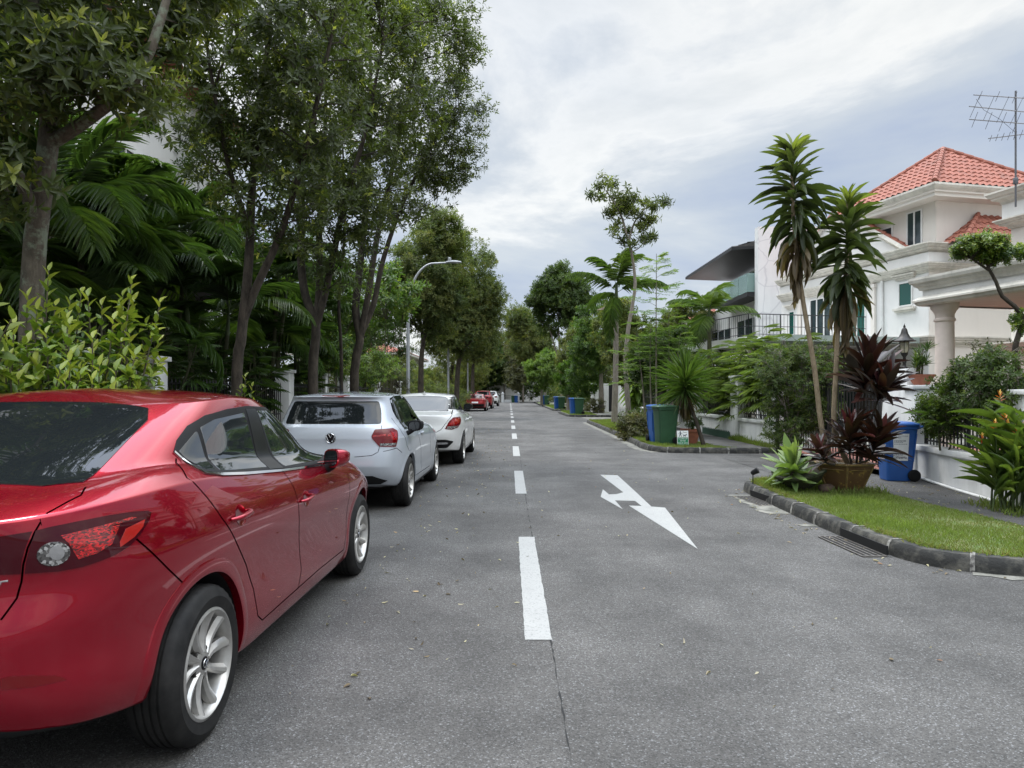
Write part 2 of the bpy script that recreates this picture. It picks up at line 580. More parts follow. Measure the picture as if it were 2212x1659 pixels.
def drain(x, y, rz, L, W, label):
    t = empty('drain_grate', (x, y, 0.0), rz, label, 'drain grate', 'drain grates in the gutter')
    mb = MB(); mb.box((-W / 2, -L / 2, 0.002), (W / 2, L / 2, 0.006)); mb.build('pit_shade', MT['void'], t)  # black plate on the road surface, painted shade in place of a hole
    mb = MB()
    n = int(W / 0.042)
    for i in range(n + 1):
        q = -W / 2 + i * W / n
        mb.box((q - 0.008, -L / 2, 0.0065), (q + 0.008, L / 2, 0.012))
    mb.box((-W / 2, -L / 2 - 0.02, 0.003), (W / 2, -L / 2, 0.012)); mb.box((-W / 2, L / 2, 0.003), (W / 2, L / 2 + 0.02, 0.012))
    mb.build('bars', MT['iron'], t)
    mb = MB(); mb.box((W / 2 + 0.006, -L / 2, 0.015), (W / 2 + 0.022, L / 2, 0.095)); mb.build('inlet_shade', MT['void'], t)  # black slab on the kerb face, painted shade of the opening
    return t


g1 = gnd(1825, 1178); drain(3.2, 6.66, R(1), 0.84, 0.21, 'black iron drain grate in the gutter beside the grass corner')
g2 = gnd(1607, 1078); drain(3.26, 9.45, R(4), 0.75, 0.2, 'iron drain grate by the kerb below the agave bowl')

# road markings
for i in range(17):
    y0 = 4.14 + i * 5.985
    if y0 + 2.95 > 99: break
    mb = MB()
    rr = random.Random(i)
    n = 40
    vs = []
    for k in range(n + 1):
        y = y0 + 2.95 * k / n
        vs += [(0.17 - 0.0785 + rr.uniform(-0.004, 0.003), y, 0.004), (0.17 + 0.0785 + rr.uniform(-0.003, 0.004), y, 0.004)]
    mb.add(vs, [(2 * k, 2 * k + 1, 2 * k + 3, 2 * k + 2) for k in range(n)])
    tag(mb.build('road_marking', MT['roadpaint']), kind='structure')
arrow = [(985, 115), (1117, 118), (1250, 240), (1378, 360), (1482, 368), (1735, 687), (1205, 352), (1303, 355), (1252, 316), (1098, 312), (1158, 380), (988, 285), (1005, 227), (1052, 266), (1110, 264), (1162, 250)]
pts = []
for zx, zy in arrow:
    g = gnd((1180 + zx * 0.3255) / 1.1573, (1150 + zy * 0.3255) / 1.1573)
    pts.append((g.x, g.y))
sheet('road_marking', pts, 0.004, MT['roadpaint'])

# tar seam along the crown of the road
rr = random.Random(11)
mb = MB(); vs = []; n = 0
y = 1.0
while y < 60:
    x = 0.235 + 0.008 * math.sin(y * .5) + rr.uniform(-0.003, 0.003)
    w = max(.0004, rr.uniform(-0.003, 0.0065) * (1 if y < 20 else 1.2))
    vs += [(x - w, y, 0.0025), (x + w, y, 0.0025)]
    n += 1; y += 0.05 + y * 0.002
mb.add(vs, [(2 * k, 2 * k + 1, 2 * k + 3, 2 * k + 2) for k in range(n - 1)])
tag(mb.build('road_seam', MT['crack']), kind='structure')
# ------------------------------------------------------------------ cars
# car frame: x to the right, y forward from the rear axle, z up from the road
MT['black'] = simple('black_trim', (0.008, 0.008, 0.009), 0.6, c2=(0.012, 0.012, 0.012), spec=.2)
MT['sideglass'] = glass_dark('side_window_glass', (0.016, 0.02, 0.021), 0.015, 1.0)
MT['sideglass'].node_tree.nodes['Principled BSDF'].inputs['Coat Weight'].default_value = .5
MT['gloss'] = glass_dark('gloss_black', (0.007, 0.007, 0.008), 0.3, 0.25)
MT['under'] = simple('underbody', (0.006, 0.006, 0.006), 0.9)
MT['seam'] = simple('panel_gap', (0.004, 0.003, 0.003), 0.9)
MT['glass'] = glass_dark('tinted_glass', (0.010, 0.012, 0.013), 0.02, 0.5)
MT['chrome'] = simple('chrome', (0.75, 0.75, 0.76), 0.08, 1.0, c2=(0.7, 0.7, 0.72))
MT['alloy'] = simple('alloy', (0.52, 0.51, 0.49), 0.34, 0.7, c2=(0.40, 0.385, 0.36), nscale=14, coat=0.3)
MT['disc'] = simple('brake_disc', (0.06, 0.055, 0.05), 0.5, 0.6, c2=(0.03, 0.028, 0.026))
MT['lamp_red'] = glass_dark('lamp_red', (0.13, 0.001, 0.003), 0.05, 0.6)
MT['lamp_bright'] = simple('lamp_bright', (0.70, 0.008, 0.008), 0.12, 0.3, c2=(0.16, 0.002, 0.004), nscale=42, coat=1.0, lo=0.42, hi=0.58)
MT['lamp_dark'] = glass_dark('lamp_dark', (0.045, 0.001, 0.005), 0.02, 0.4)
MT['lamp_clear'] = simple('lamp_clear', (0.4, 0.39, 0.38), 0.15, 0.6, c2=(0.06, 0.05, 0.05), nscale=28, coat=1.0)
MT['lamp_orange'] = simple('lamp_reflector', (0.45, 0.012, 0.01), 0.2, 0.2, c2=(0.4, 0.015, 0.01), nscale=60, coat=1.0)


def facets(name, c1, c2, c3, scale, stretch=(1, 1, 1)):
    """moulded lens optics: small cells of differing brightness under a clear cover"""
    m, nt, p = nmat(name)
    v = coords(nt, stretch, False)
    vo = N(nt, 'ShaderNodeTexVoronoi'); vo.inputs['Scale'].default_value = scale; nt.links.new(v, vo.inputs['Vector'])
    sc = N(nt, 'ShaderNodeSeparateColor'); nt.links.new(vo.outputs['Color'], sc.inputs[0])
    nt.links.new(ramp(nt, sc.outputs[0], [(0.15, c1), (0.55, c2), (0.9, c3)]), p.inputs['Base Color'])
    p.inputs['Roughness'].default_value = 0.2
    p.inputs['Coat Weight'].default_value = 1.0
    p.inputs['Coat Roughness'].default_value = 0.02
    return m


MT['lamp_bright'] = facets('lamp_bright', (.07, .001, .002), (.28, .002, .004), (.6, .008, .012), 120, (1, 1, 2.2))
MT['lamp_clear'] = facets('lamp_clear', (.03, .027, .027), (.10, .095, .09), (.35, .34, .33), 120)
MT['plate'] = simple('number_plate', (0.7, 0.7, 0.7), 0.5, c2=(0.6, 0.6, 0.6))


def rubber():
    m, nt, p = nmat('tyre_rubber')
    g = N(nt, 'ShaderNodeTexCoord').outputs['Object']
    c = ramp(nt, noise(nt, g, 9, 5, 0.7), [(0.35, (0.009, 0.009, 0.009)), (0.7, (0.024, 0.023, 0.022))])
    nt.links.new(c, p.inputs['Base Color'])
    p.inputs['Roughness'].default_value = 0.65
    p.inputs['Specular IOR Level'].default_value = 0.22
    return m


MT['rubber'] = rubber()


def bs_basis(nr, nv):
    """clamped uniform cubic B-spline basis, nv samples"""
    k = 3
    kn = np.concatenate([np.zeros(k), np.linspace(0, 1, nr - k + 1), np.ones(k)])
    t = np.linspace(0, 1, nv); t[-1] = 1 - 1e-9
    B = np.zeros((nv, len(kn) - 1))
    for i in range(len(kn) - 1):
        B[:, i] = (t >= kn[i]) & (t < kn[i + 1])
    for d in range(1, k + 1):
        C = np.zeros((nv, len(kn) - 1 - d))
        for i in range(len(kn) - 1 - d):
            a = kn[i + d] - kn[i]; b = kn[i + d + 1] - kn[i + 1]
            if a > 0: C[:, i] += (t - kn[i]) / a * B[:, i]
            if b > 0: C[:, i] += (kn[i + d + 1] - t) / b * B[:, i + 1]
        B = C
    return B


def resample(P, n):
    d = np.concatenate([[0], np.cumsum(np.linalg.norm(np.diff(P, axis=0), axis=1))])
    t = np.linspace(0, d[-1], n)
    return np.stack([np.interp(t, d, P[:, i]) for i in range(P.shape[1])], 1)


def smooth_interp(x, xp, fp):
    xp = np.asarray(xp, float); fp = np.asarray(fp, float)
    g = np.linspace(xp[0] - 0.6, xp[-1] + 0.6, 900)
    f = np.interp(g, xp, fp)
    w = np.hanning(83); w /= w.sum()
    f2 = np.convolve(np.pad(f, 41, mode='edge'), w, mode='valid')
    return np.interp(x, g, f2)


def row_curve(r, M1, M2):
    yr, yf, w = r['yr'], r['yf'], r['w']
    nr, nf = r.get('nr', 6.0), r.get('nf', 5.0)
    yc, a = (yr + yf) / 2, (yf - yr) / 2
    th = np.linspace(0, math.pi / 2, 1500)
    th = np.sort(np.concatenate([th, th[1] * np.linspace(0, 1, 60) ** 3, math.pi / 2 - th[1] * np.linspace(0, 1, 60) ** 3]))
    def arc(n, sgn):
        c, s = np.cos(th).clip(0) ** (2 / n), np.sin(th).clip(0) ** (2 / n)
        return np.stack([w * s, yc + sgn * a * c], 1)
    A, Bf = arc(nr, -1), arc(nf, 1)
    ic = np.argmin(abs(th - math.pi / 4))
    rear, side, front = A[:ic + 1], np.concatenate([A[ic:], Bf[::-1][1:len(th) - ic]]), Bf[:ic + 1][::-1]
    P = np.concatenate([resample(rear, M1)[:-1], resample(side, M2)[:-1], resample(front, M1)])
    z = r['z']
    if hasattr(z, '__len__'):
        zz = smooth_interp(P[:, 1], [q[0] for q in z], [q[1] for q in z])
    else:
        zz = np.full(len(P), z)
    if r.get('taper'):                       # body sides draw in towards nose or tail
        for y0, y1, k in r['taper']:
            t = np.clip((P[:, 1] - y0) / (y1 - y0), 0, 1)
            P[:, 0] *= 1 - k * t * t * (3 - 2 * t)
    return np.column_stack([P[:, 0], P[:, 1], zz])


class Shell:
    """smooth body skin lofted through plan curves; answers ray queries with its true normals"""

    def __init__(s, rows, nv=80, M1=24, M2=110):
        RW = []
        for r in rows:
            c = row_curve(r, M1, M2)
            for _ in range(r.get('rep', 1)): RW.append(c)
        RW = np.stack(RW)
        S = np.einsum('vr,rkc->vkc', bs_basis(len(RW), nv), RW)
        s.S = S
        nvv, K, _ = S.shape
        L = S[:, 1:-1][:, ::-1].copy(); L[..., 0] *= -1
        ring = np.concatenate([S, L], 1)
        n = ring.shape[1]
        V = ring.reshape(-1, 3)
        i = np.arange(nvv - 1)[:, None]; j = np.arange(n)[None, :]; j2 = (j + 1) % n
        Q = np.stack([i * n + j, i * n + j2, (i + 1) * n + j2, (i + 1) * n + j], -1).reshape(-1, 4)
        bm = bmesh.new()
        vv = [bm.verts.new(p) for p in V]
        for q in Q:
            try: bm.faces.new([vv[k] for k in q])
            except ValueError: pass
        bmesh.ops.remove_doubles(bm, verts=bm.verts, dist=2e-4)
        bmesh.ops.dissolve_degenerate(bm, dist=1e-5, edges=bm.edges)
        bmesh.ops.recalc_face_normals(bm, faces=bm.faces)
        bm.normal_update()
        s.bm = bm
        me = bpy.data.meshes.new('tmp'); bm.to_mesh(me)
        b2 = bm.copy(); bmesh.ops.triangulate(b2, faces=b2.faces); b2.verts.ensure_lookup_table(); b2.normal_update(); b2.faces.ensure_lookup_table()
        s.vn = [v.normal.copy() for v in bm.verts]
        s.vc = [v.co.copy() for v in b2.verts]
        s.tri = [[v.index for v in f.verts] for f in b2.faces]
        s.bvh = BVHTree.FromPolygons(s.vc, s.tri)
        b2.free()
        s.me = me

    def nrm(s, loc, fi):
        a, b, c = s.tri[fi]
        A, B, C = s.vc[a], s.vc[b], s.vc[c]
        v0, v1, v2 = B - A, C - A, loc - A
        d00, d01, d11, d20, d21 = v0.dot(v0), v0.dot(v1), v1.dot(v1), v2.dot(v0), v2.dot(v1)
        den = d00 * d11 - d01 * d01
        if abs(den) < 1e-16: return s.vn[a]
        v = (d11 * d20 - d01 * d21) / den; w = (d00 * d21 - d01 * d20) / den
        n = s.vn[a] * (1 - v - w) + s.vn[b] * v + s.vn[c] * w
        return n.normalized()

    def hit(s, o, d):
        loc, n, fi, dist = s.bvh.ray_cast(o, d)
        if loc is None:
            # nearest point to the ray's closest approach
            loc, n, fi, dist = s.bvh.find_nearest(o + d * 3.0)
        return loc, s.nrm(loc, fi)

    def near(s, p):
        loc, n, fi, dist = s.bvh.find_nearest(p)
        return loc, s.nrm(loc, fi)


# projections: 2-D drawing plane -> ray onto the skin
def PROJ(kind, ang=45):
    if kind == 'side': return lambda u, v: (Vector((3, u, v)), Vector((-1, 0, 0)))
    if kind == 'rear': return lambda u, v: (Vector((u, -4, v)), Vector((0, 1, 0)))
    if kind == 'front': return lambda u, v: (Vector((u, 7, v)), Vector((0, -1, 0)))
    if kind == 'top': return lambda u, v: (Vector((u, v, 4)), Vector((0, 0, -1)))
    a = R(ang); cs, sn = math.cos(a), math.sin(a)       # looking at the rear right corner; u runs forward along the corner
    return lambda u, v: (Vector((u * cs + 3 * sn, u * sn - 3 * cs, v)), Vector((-sn, cs, 0)))


def round_poly(poly, r, n=4):
    out = []
    m = len(poly)
    for i in range(m):
        p = Vector(poly[i]); a = Vector(poly[i - 1]); b = Vector(poly[(i + 1) % m])
        la, lb = (a - p).length, (b - p).length
        q = min(r, la * 0.45, lb * 0.45)
        A = p + (a - p).normalized() * q; B = p + (b - p).normalized() * q
        for k in range(n + 1):
            t = k / n
            c = A * (1 - t) ** 2 + p * 2 * t * (1 - t) + B * t * t
            out.append((c.x, c.y))
    return out


def decal(sh, name, poly, proj, mat, parent, off=0.003, depth=0.012, res=0.03, mirror=False, rnd=0.0, crown=0.0):
    """a panel set into the skin: the outline is cut fine, laid on the body and given its own edge"""
    if rnd: poly = round_poly(poly, rnd)
    bm = bmesh.new()
    f = bm.faces.new([bm.verts.new((p[0], p[1], 0)) for p in poly])
    bmesh.ops.triangulate(bm, faces=[f], ngon_method='EAR_CLIP')
    us = [p[0] for p in poly]; vs = [p[1] for p in poly]
    for ax, lo, hi in ((0, min(us), max(us)), (1, min(vs), max(vs))):
        n = int((hi - lo) / res)
        for k in range(1, n + 1):
            co = [0, 0, 0]; no = [0, 0, 0]; co[ax] = lo + (hi - lo) * k / (n + 1); no[ax] = 1
            bmesh.ops.bisect_plane(bm, geom=bm.verts[:] + bm.edges[:] + bm.faces[:], plane_co=co, plane_no=no, dist=1e-6)
    bmesh.ops.triangulate(bm, faces=bm.faces[:])
    bm.verts.ensure_lookup_table()
    bm.verts.index_update()
    bnd = {v.index for e in bm.edges if e.is_boundary for v in e.verts}
    V, NN = [], []
    for v in bm.verts:
        o, d = proj(v.co.x, v.co.y)
        loc, n = sh.hit(o, d)
        k = off + (0 if v.index in bnd else crown)
        V.append(loc + n * k); NN.append(n)
    T = [[v.index for v in fc.verts] for fc in bm.faces]
    E = [[v.index for v in e.verts] for e in bm.edges if e.is_boundary]
    nv = len(V)
    idx = {}
    F = list(T)
    # orientation
    ori = sum((V[t[1]] - V[t[0]]).cross(V[t[2]] - V[t[0]]).dot(NN[t[0]]) for t in T)
    if ori < 0: F = [list(reversed(t)) for t in F]
    for b in sorted(bnd):
        idx[b] = (len(V), len(V) + 1)
        V.append(V[b].copy()); NN.append(NN[b])
        V.append(V[b] - NN[b] * (depth + off)); NN.append(NN[b])
    for a, b in E:
        F.append([idx[a][0], idx[b][0], idx[b][1], idx[a][1]])
    bm.free()
    objs = []
    for sx in ((1, -1) if mirror else (1,)):
        me = bpy.data.meshes.new(name)
        me.from_pydata([(p.x * sx, p.y, p.z) for p in V], [], [list(reversed(q)) for q in F] if sx < 0 else F)
        me.update(); me.shade_smooth()
        if not crown:
            me.normals_split_custom_set_from_vertices([(n.x * sx, n.y, n.z) for n in NN])
        objs.append(link(name, me, mat, parent))
    return objs


def seam_geo(sh, lines, w=0.005, off=0.0012, mirror=True):
    """panel gaps: dark ribbons lying on the skin, returned as raw geometry"""
    V, F = [], []
    for proj, pts in lines:
        P = [Vector(p) for p in pts]
        S = []
        for a, b in zip(P[:-1], P[1:]):
            n = max(1, int((b - a).length / 0.02))
            S += [a + (b - a) * k / n for k in range(n)]
        S.append(P[-1])
        for sx in ((1, -1) if mirror else (1,)):
            base = len(V)
            for i, p in enumerate(S):
                t = (S[min(i + 1, len(S) - 1)] - S[max(i - 1, 0)]).normalized()
                nn = Vector((-t.y, t.x))
                for q in (-1, 1):
                    c = p + nn * (q * w / 2)
                    o, d = proj(c.x, c.y)
                    loc, n = sh.hit(o, d)
                    l = loc + n * off
                    V.append((l.x * sx, l.y, l.z))
            for i in range(len(S) - 1):
                F.append((base + 2 * i, base + 2 * i + 1, base + 2 * i + 3, base + 2 * i + 2))
    return V, F


def body_mesh(sh, wheels, Rw, xin, mats, parent, seams=None, low=0.3, name='body'):
    """cut the wheel wells, keep the skin's smooth normals, colour the floor"""
    o = link('tmp_body', sh.me, None)
    for y, zc in wheels:
        for sx in (1, -1):
            cb_ = MB()
            ring = [(y + Rw * math.cos(a), zc + Rw * math.sin(a)) for a in np.linspace(0, 2 * math.pi, 73)[:-1]]
            vs = [(sx * xin, p[0], p[1]) for p in ring] + [(sx * 1.3, p[0], p[1]) for p in ring]
            n = len(ring)
            fs = [tuple(range(n)), tuple(reversed(range(n, 2 * n)))] + [(i, n + i, n + (i + 1) % n, (i + 1) % n) for i in range(n)]
            cb_.add(vs, fs)
            c = cb_.build('tmp_cut', None)
            bmx = bmesh.new(); bmx.from_mesh(c.data); bmesh.ops.recalc_face_normals(bmx, faces=bmx.faces); bmx.to_mesh(c.data); bmx.free()
            md = o.modifiers.new('cut', 'BOOLEAN'); md.operation = 'DIFFERENCE'; md.object = c; md.solver = 'EXACT'
    dg = bpy.context.evaluated_depsgraph_get()
    me = bpy.data.meshes.new_from_object(o.evaluated_get(dg))
    for md in list(o.modifiers): bpy.data.objects.remove(md.object)
    bpy.data.objects.remove(o)
    me.materials.clear()
    if seams:
        bm = bmesh.new(); bm.from_mesh(me)
        vv = [bm.verts.new(p) for p in seams[0]]
        for f in seams[1]:
            bm.faces.new([vv[i] for i in f]).material_index = 2
        bm.to_mesh(me); bm.free()
    me.shade_smooth()
    loops = []
    for p in me.polygons:
        c = p.center
        well = any(abs(math.hypot(c.y - y, c.z - zc) - Rw) < 0.006 or (abs(abs(c.x) - xin) < 0.004 and math.hypot(c.y - y, c.z - zc) < Rw) for y, zc in wheels)
        for li in p.loop_indices:
            if well:
                loops.append(p.normal.copy())
            else:
                q, n = sh.near(me.vertices[me.loops[li].vertex_index].co)
                if p.material_index == 2 and n.dot(p.normal) < 0: pass
                loops.append(n if (n.dot(p.normal) > 0.6 or p.material_index == 2) else p.normal.copy())
        if p.material_index != 2:
            p.material_index = 1 if (well or (c.z < low and p.normal.z < -0.35)) else 0
    me.normals_split_custom_set(loops)
    return link(name, me, mats, parent)


def arch_lips(sh, wheels, Rw, mat, parent, wid=0.055, bulge=0.005):
    for y, zc in wheels:
        for sx in (1, -1):
            V, F, bad = [], [], set()
            A = np.linspace(R(-28), R(208), 64)
            prof = [(-0.002, -0.03, None), (-0.002, 0.004, None), (0.003, bulge, 1), (0.018, bulge * 1.05, 1), (wid * 0.7, bulge * 0.75, 1), (wid, 0.001, 1), (wid + 0.012, -0.004, 1)]
            for ia, a in enumerate(A):
                for dr, off, kind in prof:
                    r = Rw + dr
                    yy, zz = y + r * math.cos(a), zc + r * math.sin(a)
                    loc, n, fi, ds = sh.bvh.ray_cast(Vector((3, yy, zz)), Vector((-1, 0, 0)))
                    if loc is None or loc.x < 0.7:
                        bad.add(ia); loc, n, fi, ds = sh.bvh.find_nearest(Vector((0.85, yy, zz)))
                    V.append((sx * (loc.x + off), yy, zz))
            m = len(prof)
            for i in range(len(A) - 1):
                if i in bad or i + 1 in bad or V[i * m][2] < 0.2: continue
                for k in range(m - 1):
                    q = (i * m + k, i * m + k + 1, (i + 1) * m + k + 1, (i + 1) * m + k)
                    F.append(q if sx > 0 else tuple(reversed(q)))
            mb = MB(); mb.add(V, F)
            mb.build('wheel_arch', mat, parent, smooth=45)


# ------------------------------------------------------------------ wheels
def tyre_mesh(Rt, Rr, W):
    """outer face at x = +W/2; profile of radius and width, with tread grooves"""
    h = W / 2
    prof = [(Rr, h - 0.012), (Rr + 0.006, h - 0.004), (Rr + 0.02, h), (Rr + 0.035, h + 0.003), ((Rr + Rt) / 2, h + 0.006), (Rt - 0.035, h - 0.002), (Rt - 0.016, h - 0.010), (Rt - 0.005, h - 0.022), (Rt, h - 0.036)]
    g = []
    for c in (0.62, 0.2):
        x = c * (h - 0.03)
        g += [(Rt, x + 0.006), (Rt - 0.008, x + 0.004), (Rt - 0.008, x - 0.004), (Rt, x - 0.006)]
    half = prof + g
    full = half + [(r, -x) for r, x in reversed(half)]
    return full


def make_wheel(Rt, Rr, W, style, parent, loc, flip):
    """wheel > tyre, rim, hub_cap ; local x axis outward"""
    w = empty('wheel', loc, R(180) if flip else 0, parent=parent)
    key = ('wheel', Rt, Rr, W, style)
    if key in CACHE:
        for o in CACHE[key]:
            c = o.copy(); COL.objects.link(c); c.parent = w
        return w
    MX = Matrix(((0, 0, 1, 0), (1, 0, 0, 0), (0, 1, 0, 0), (0, 0, 0, 1)))     # lathe z -> x
    outs = []
    mb = MB()
    n = 88
    full = tyre_mesh(Rt, Rr, W)
    vs, fs = [], []
    m = len(full)
    for k in range(n):
        a = 2 * math.pi * k / n
        for r, x in full:
            cut = 0.005 if (k % 2 and r > Rt - 0.022 and abs(x) > W * 0.27) else 0.0
            vs.append((x, (r - cut) * math.cos(a), (r - cut) * math.sin(a)))
    for k in range(n):
        k2 = (k + 1) % n
        for i in range(m - 1):
            fs.append((k * m + i, k * m + i + 1, k2 * m + i + 1, k2 * m + i))
    mb.add(vs, fs)
    outs.append(mb.build('tyre', MT['rubber'], w, smooth=35))
    h = W / 2
    mb = MB()
    # barrel, lip, disc
    lip = [(Rr + 0.004, h - 0.014), (Rr + 0.005, h - 0.003), (Rr - 0.006, h + 0.002), (Rr - 0.014, h - 0.006), (Rr - 0.02, h - 0.03), (Rr - 0.03, h - 0.1), (Rr - 0.03, -h + 0.02)]
    mb.lathe(lip, 72, 0, MX, cap=False)
    hub_x = h - 0.030
    if style == 'twist':
        sp = []
        for k in range(5):
            a0 = 2 * math.pi * k / 5 + R(96)
            sp.append((a0 - R(15), 0.03, 0.056, R(-5))); sp.append((a0 + R(17), 0.03, 0.046, R(5)))
    elif style == 'split':
        sp = []
        for k in range(5):
            a0 = 2 * math.pi * k / 5 + R(90)
            sp.append((a0 - R(8), 0.02, 0.026, R(-5))); sp.append((a0 + R(8), 0.02, 0.026, R(5)))
    else:
        sp = [(2 * math.pi * k / 10 + R(90), 0.016, 0.022, 0) for k in range(10)]
    for a0, w0, w1, tw in sp:
        st = []
        for t in np.linspace(0, 1, 7):
            r = 0.045 + (Rr - 0.012 - 0.045) * t
            a = a0 + tw * (t - 0.2)
            wd = w0 + (w1 - w0) * t
            xx = hub_x - 0.010 * math.sin(math.pi * t) + 0.018 * t * t
            st.append((r, a, wd, xx))
        vs, fs = [], []
        for i, (r, a, wd, xx) in enumerate(st):
            er, et = Vector((0, math.cos(a), math.sin(a))), Vector((0, -math.sin(a), math.cos(a)))
            for q, dxx in ((-0.5, -0.032), (-0.5, -0.006), (-0.25 if style == 'twist' else -0.3, 0.006), (0.1 if style == 'twist' else 0.28, 0.004), (0.5, -0.012), (0.5, -0.034)):
                p = er * r + et * (wd * q)
                vs.append((xx + dxx, p.y, p.z))
        for i in range(len(st) - 1):
            for k in range(5):
                fs.append((i * 6 + k, i * 6 + k + 1, (i + 1) * 6 + k + 1, (i + 1) * 6 + k))
        fs.append((0, 1, 2, 3, 4, 5)); fs.append(tuple(reversed(range(36, 42))))
        mb.add(vs, fs, 0)
    mb.lathe([(0.0, hub_x + 0.004), (0.034, hub_x + 0.004), (0.05, hub_x + 0.000), (0.068, hub_x - 0.012), (0.07, hub_x - 0.05)], 40, 0, MX, cap=False)
    for k in range(5):
        a = 2 * math.pi * k / 5 + R(96 + 36)
        c = Matrix.Translation((0, 0.057 * math.cos(a), 0.057 * math.sin(a))) @ MX
        mb.lathe([(0.0, hub_x - 0.006), (0.009, hub_x - 0.006), (0.009, hub_x - 0.0095), (0.0125, hub_x - 0.002), (0.016, hub_x - 0.006), (0.017, hub_x - 0.03)], 14, 1, c, cap=False)
    mb.lathe([(0.0, hub_x - 0.075), (Rr - 0.055, hub_x - 0.075), (Rr - 0.055, hub_x - 0.095)], 48, 2, MX, cap=False)
    mb.lathe([(0.0, -0.02), (Rr - 0.028, -0.02)], 32, 3, MX, cap=False)
    outs.append(mb.build('rim', [MT['alloy'] if style != 'dark' else MT['black'], MT['disc'], MT['disc'], MT['under']], w, smooth=32))
    mb = MB()
    mb.lathe([(0.0, hub_x + 0.010), (0.02, hub_x + 0.0095), (0.027, hub_x + 0.007), (0.028, hub_x)], 32, 0, MX, cap=False)
    if style == 'twist':
        # oval emblem with its winged mark
        o = [(0.0205 * math.cos(t), 0.0165 * math.sin(t)) for t in np.linspace(0, 2 * math.pi, 25)]
        mb.tube([(hub_x + 0.0102, p[0], p[1]) for p in o], 0.0016, 5, 1)
        mb.tube([(hub_x + 0.0108, -0.018, 0.007), (hub_x + 0.0112, -0.006, 0.003), (hub_x + 0.0112, 0, -0.004), (hub_x + 0.0112, 0.006, 0.003), (hub_x + 0.0108, 0.018, 0.007)], 0.0016, 5, 1)
    else:
        o = [(0.021 * math.cos(t), 0.021 * math.sin(t)) for t in np.linspace(0, 2 * math.pi, 25)]
        mb.tube([(hub_x + 0.0095, p[0], p[1]) for p in o], 0.0014, 5, 1)
    outs.append(mb.build('hub_cap', [MT['gloss'], MT['chrome']], w, smooth=40))
    CACHE[key] = outs
    return w


CACHE = {}


def mirror_part(sh, parent, mat, y, z, sx, scale=1.0, capmat=None, off=0.135, yaw=24, up=0.07):
    """door mirror: shell on a stalk, glass facing back"""
    e = empty('door_mirror', (0, 0, 0), parent=parent)
    loc, n = sh.hit(Vector((3, y, z)), Vector((-1, 0, 0)))
    bx = loc.x
    mb = MB()
    vs, fs = [], []
    prof = [(-0.045, 0.86, 0.86), (-0.04, 1.0, 1.0), (0.0, 1.0, 0.98), (0.045, 0.9, 0.86), (0.085, 0.62, 0.6), (0.105, 0.3, 0.3)]
    n = 20
    for dy, kx, kz in prof:
        for k in range(n):
            a = 2 * math.pi * k / n
            c, s_ = math.cos(a), math.sin(a)
            xx = math.copysign(abs(c) ** 0.65, c) * 0.105 * kx * scale
            zz = math.copysign(abs(s_) ** 0.65, s_) * 0.072 * kz * scale
            vs.append((sx * (bx + off * scale + xx), y + dy * scale, z + up + zz + 0.012 * c))
    m = len(prof)
    for i in range(m - 1):
        for k in range(n):
            q = (i * n + k, i * n + (k + 1) % n, (i + 1) * n + (k + 1) % n, (i + 1) * n + k)
            fs.append(q if sx > 0 else tuple(reversed(q)))
    fs.append(tuple(range((m - 1) * n, m * n)))
    cy, sy = math.cos(R(-yaw * sx)), math.sin(R(-yaw * sx))
    mcx = sx * (bx + off * scale)
    vs = [(mcx + (p[0] - mcx) * cy - (p[1] - y) * sy, y + (p[0] - mcx) * sy + (p[1] - y) * cy, p[2]) for p in vs]
    mb.add(vs, fs)
    mb.build('mirror_shell', capmat or mat, e, smooth=50)
    mb = MB()
    ring = vs[:n]
    cx0 = sum(p[0] for p in ring) / n; cz0 = sum(p[2] for p in ring) / n; cy0 = sum(p[1] for p in ring) / n
    ring = [(cx0 + (p[0] - cx0) * .9, cy0 + (p[1] - cy0) * .9 + 0.002, cz0 + (p[2] - cz0) * .88) for p in ring]
    mb.add(ring, [tuple(range(n)) if sx < 0 else tuple(reversed(range(n)))])
    mb.build('mirror_glass', MT['glass'], e)
    if vs: MB().add(vs[:n], [tuple(range(n)) if sx < 0 else tuple(reversed(range(n)))]).build('mirror_rim', MT['black'], e).location.y = 0.004
    mb = MB()
    mb.tube([(sx * (bx - 0.02), y + 0.02, z - 0.045), (sx * (bx + 0.05), y + 0.015, z - 0.01), (sx * (bx + off * .75), y + 0.01, z + up * .55)], [0.035, 0.03, 0.04], 10)
    mb.build('mirror_arm', MT['black'], e, smooth=50)
    return e


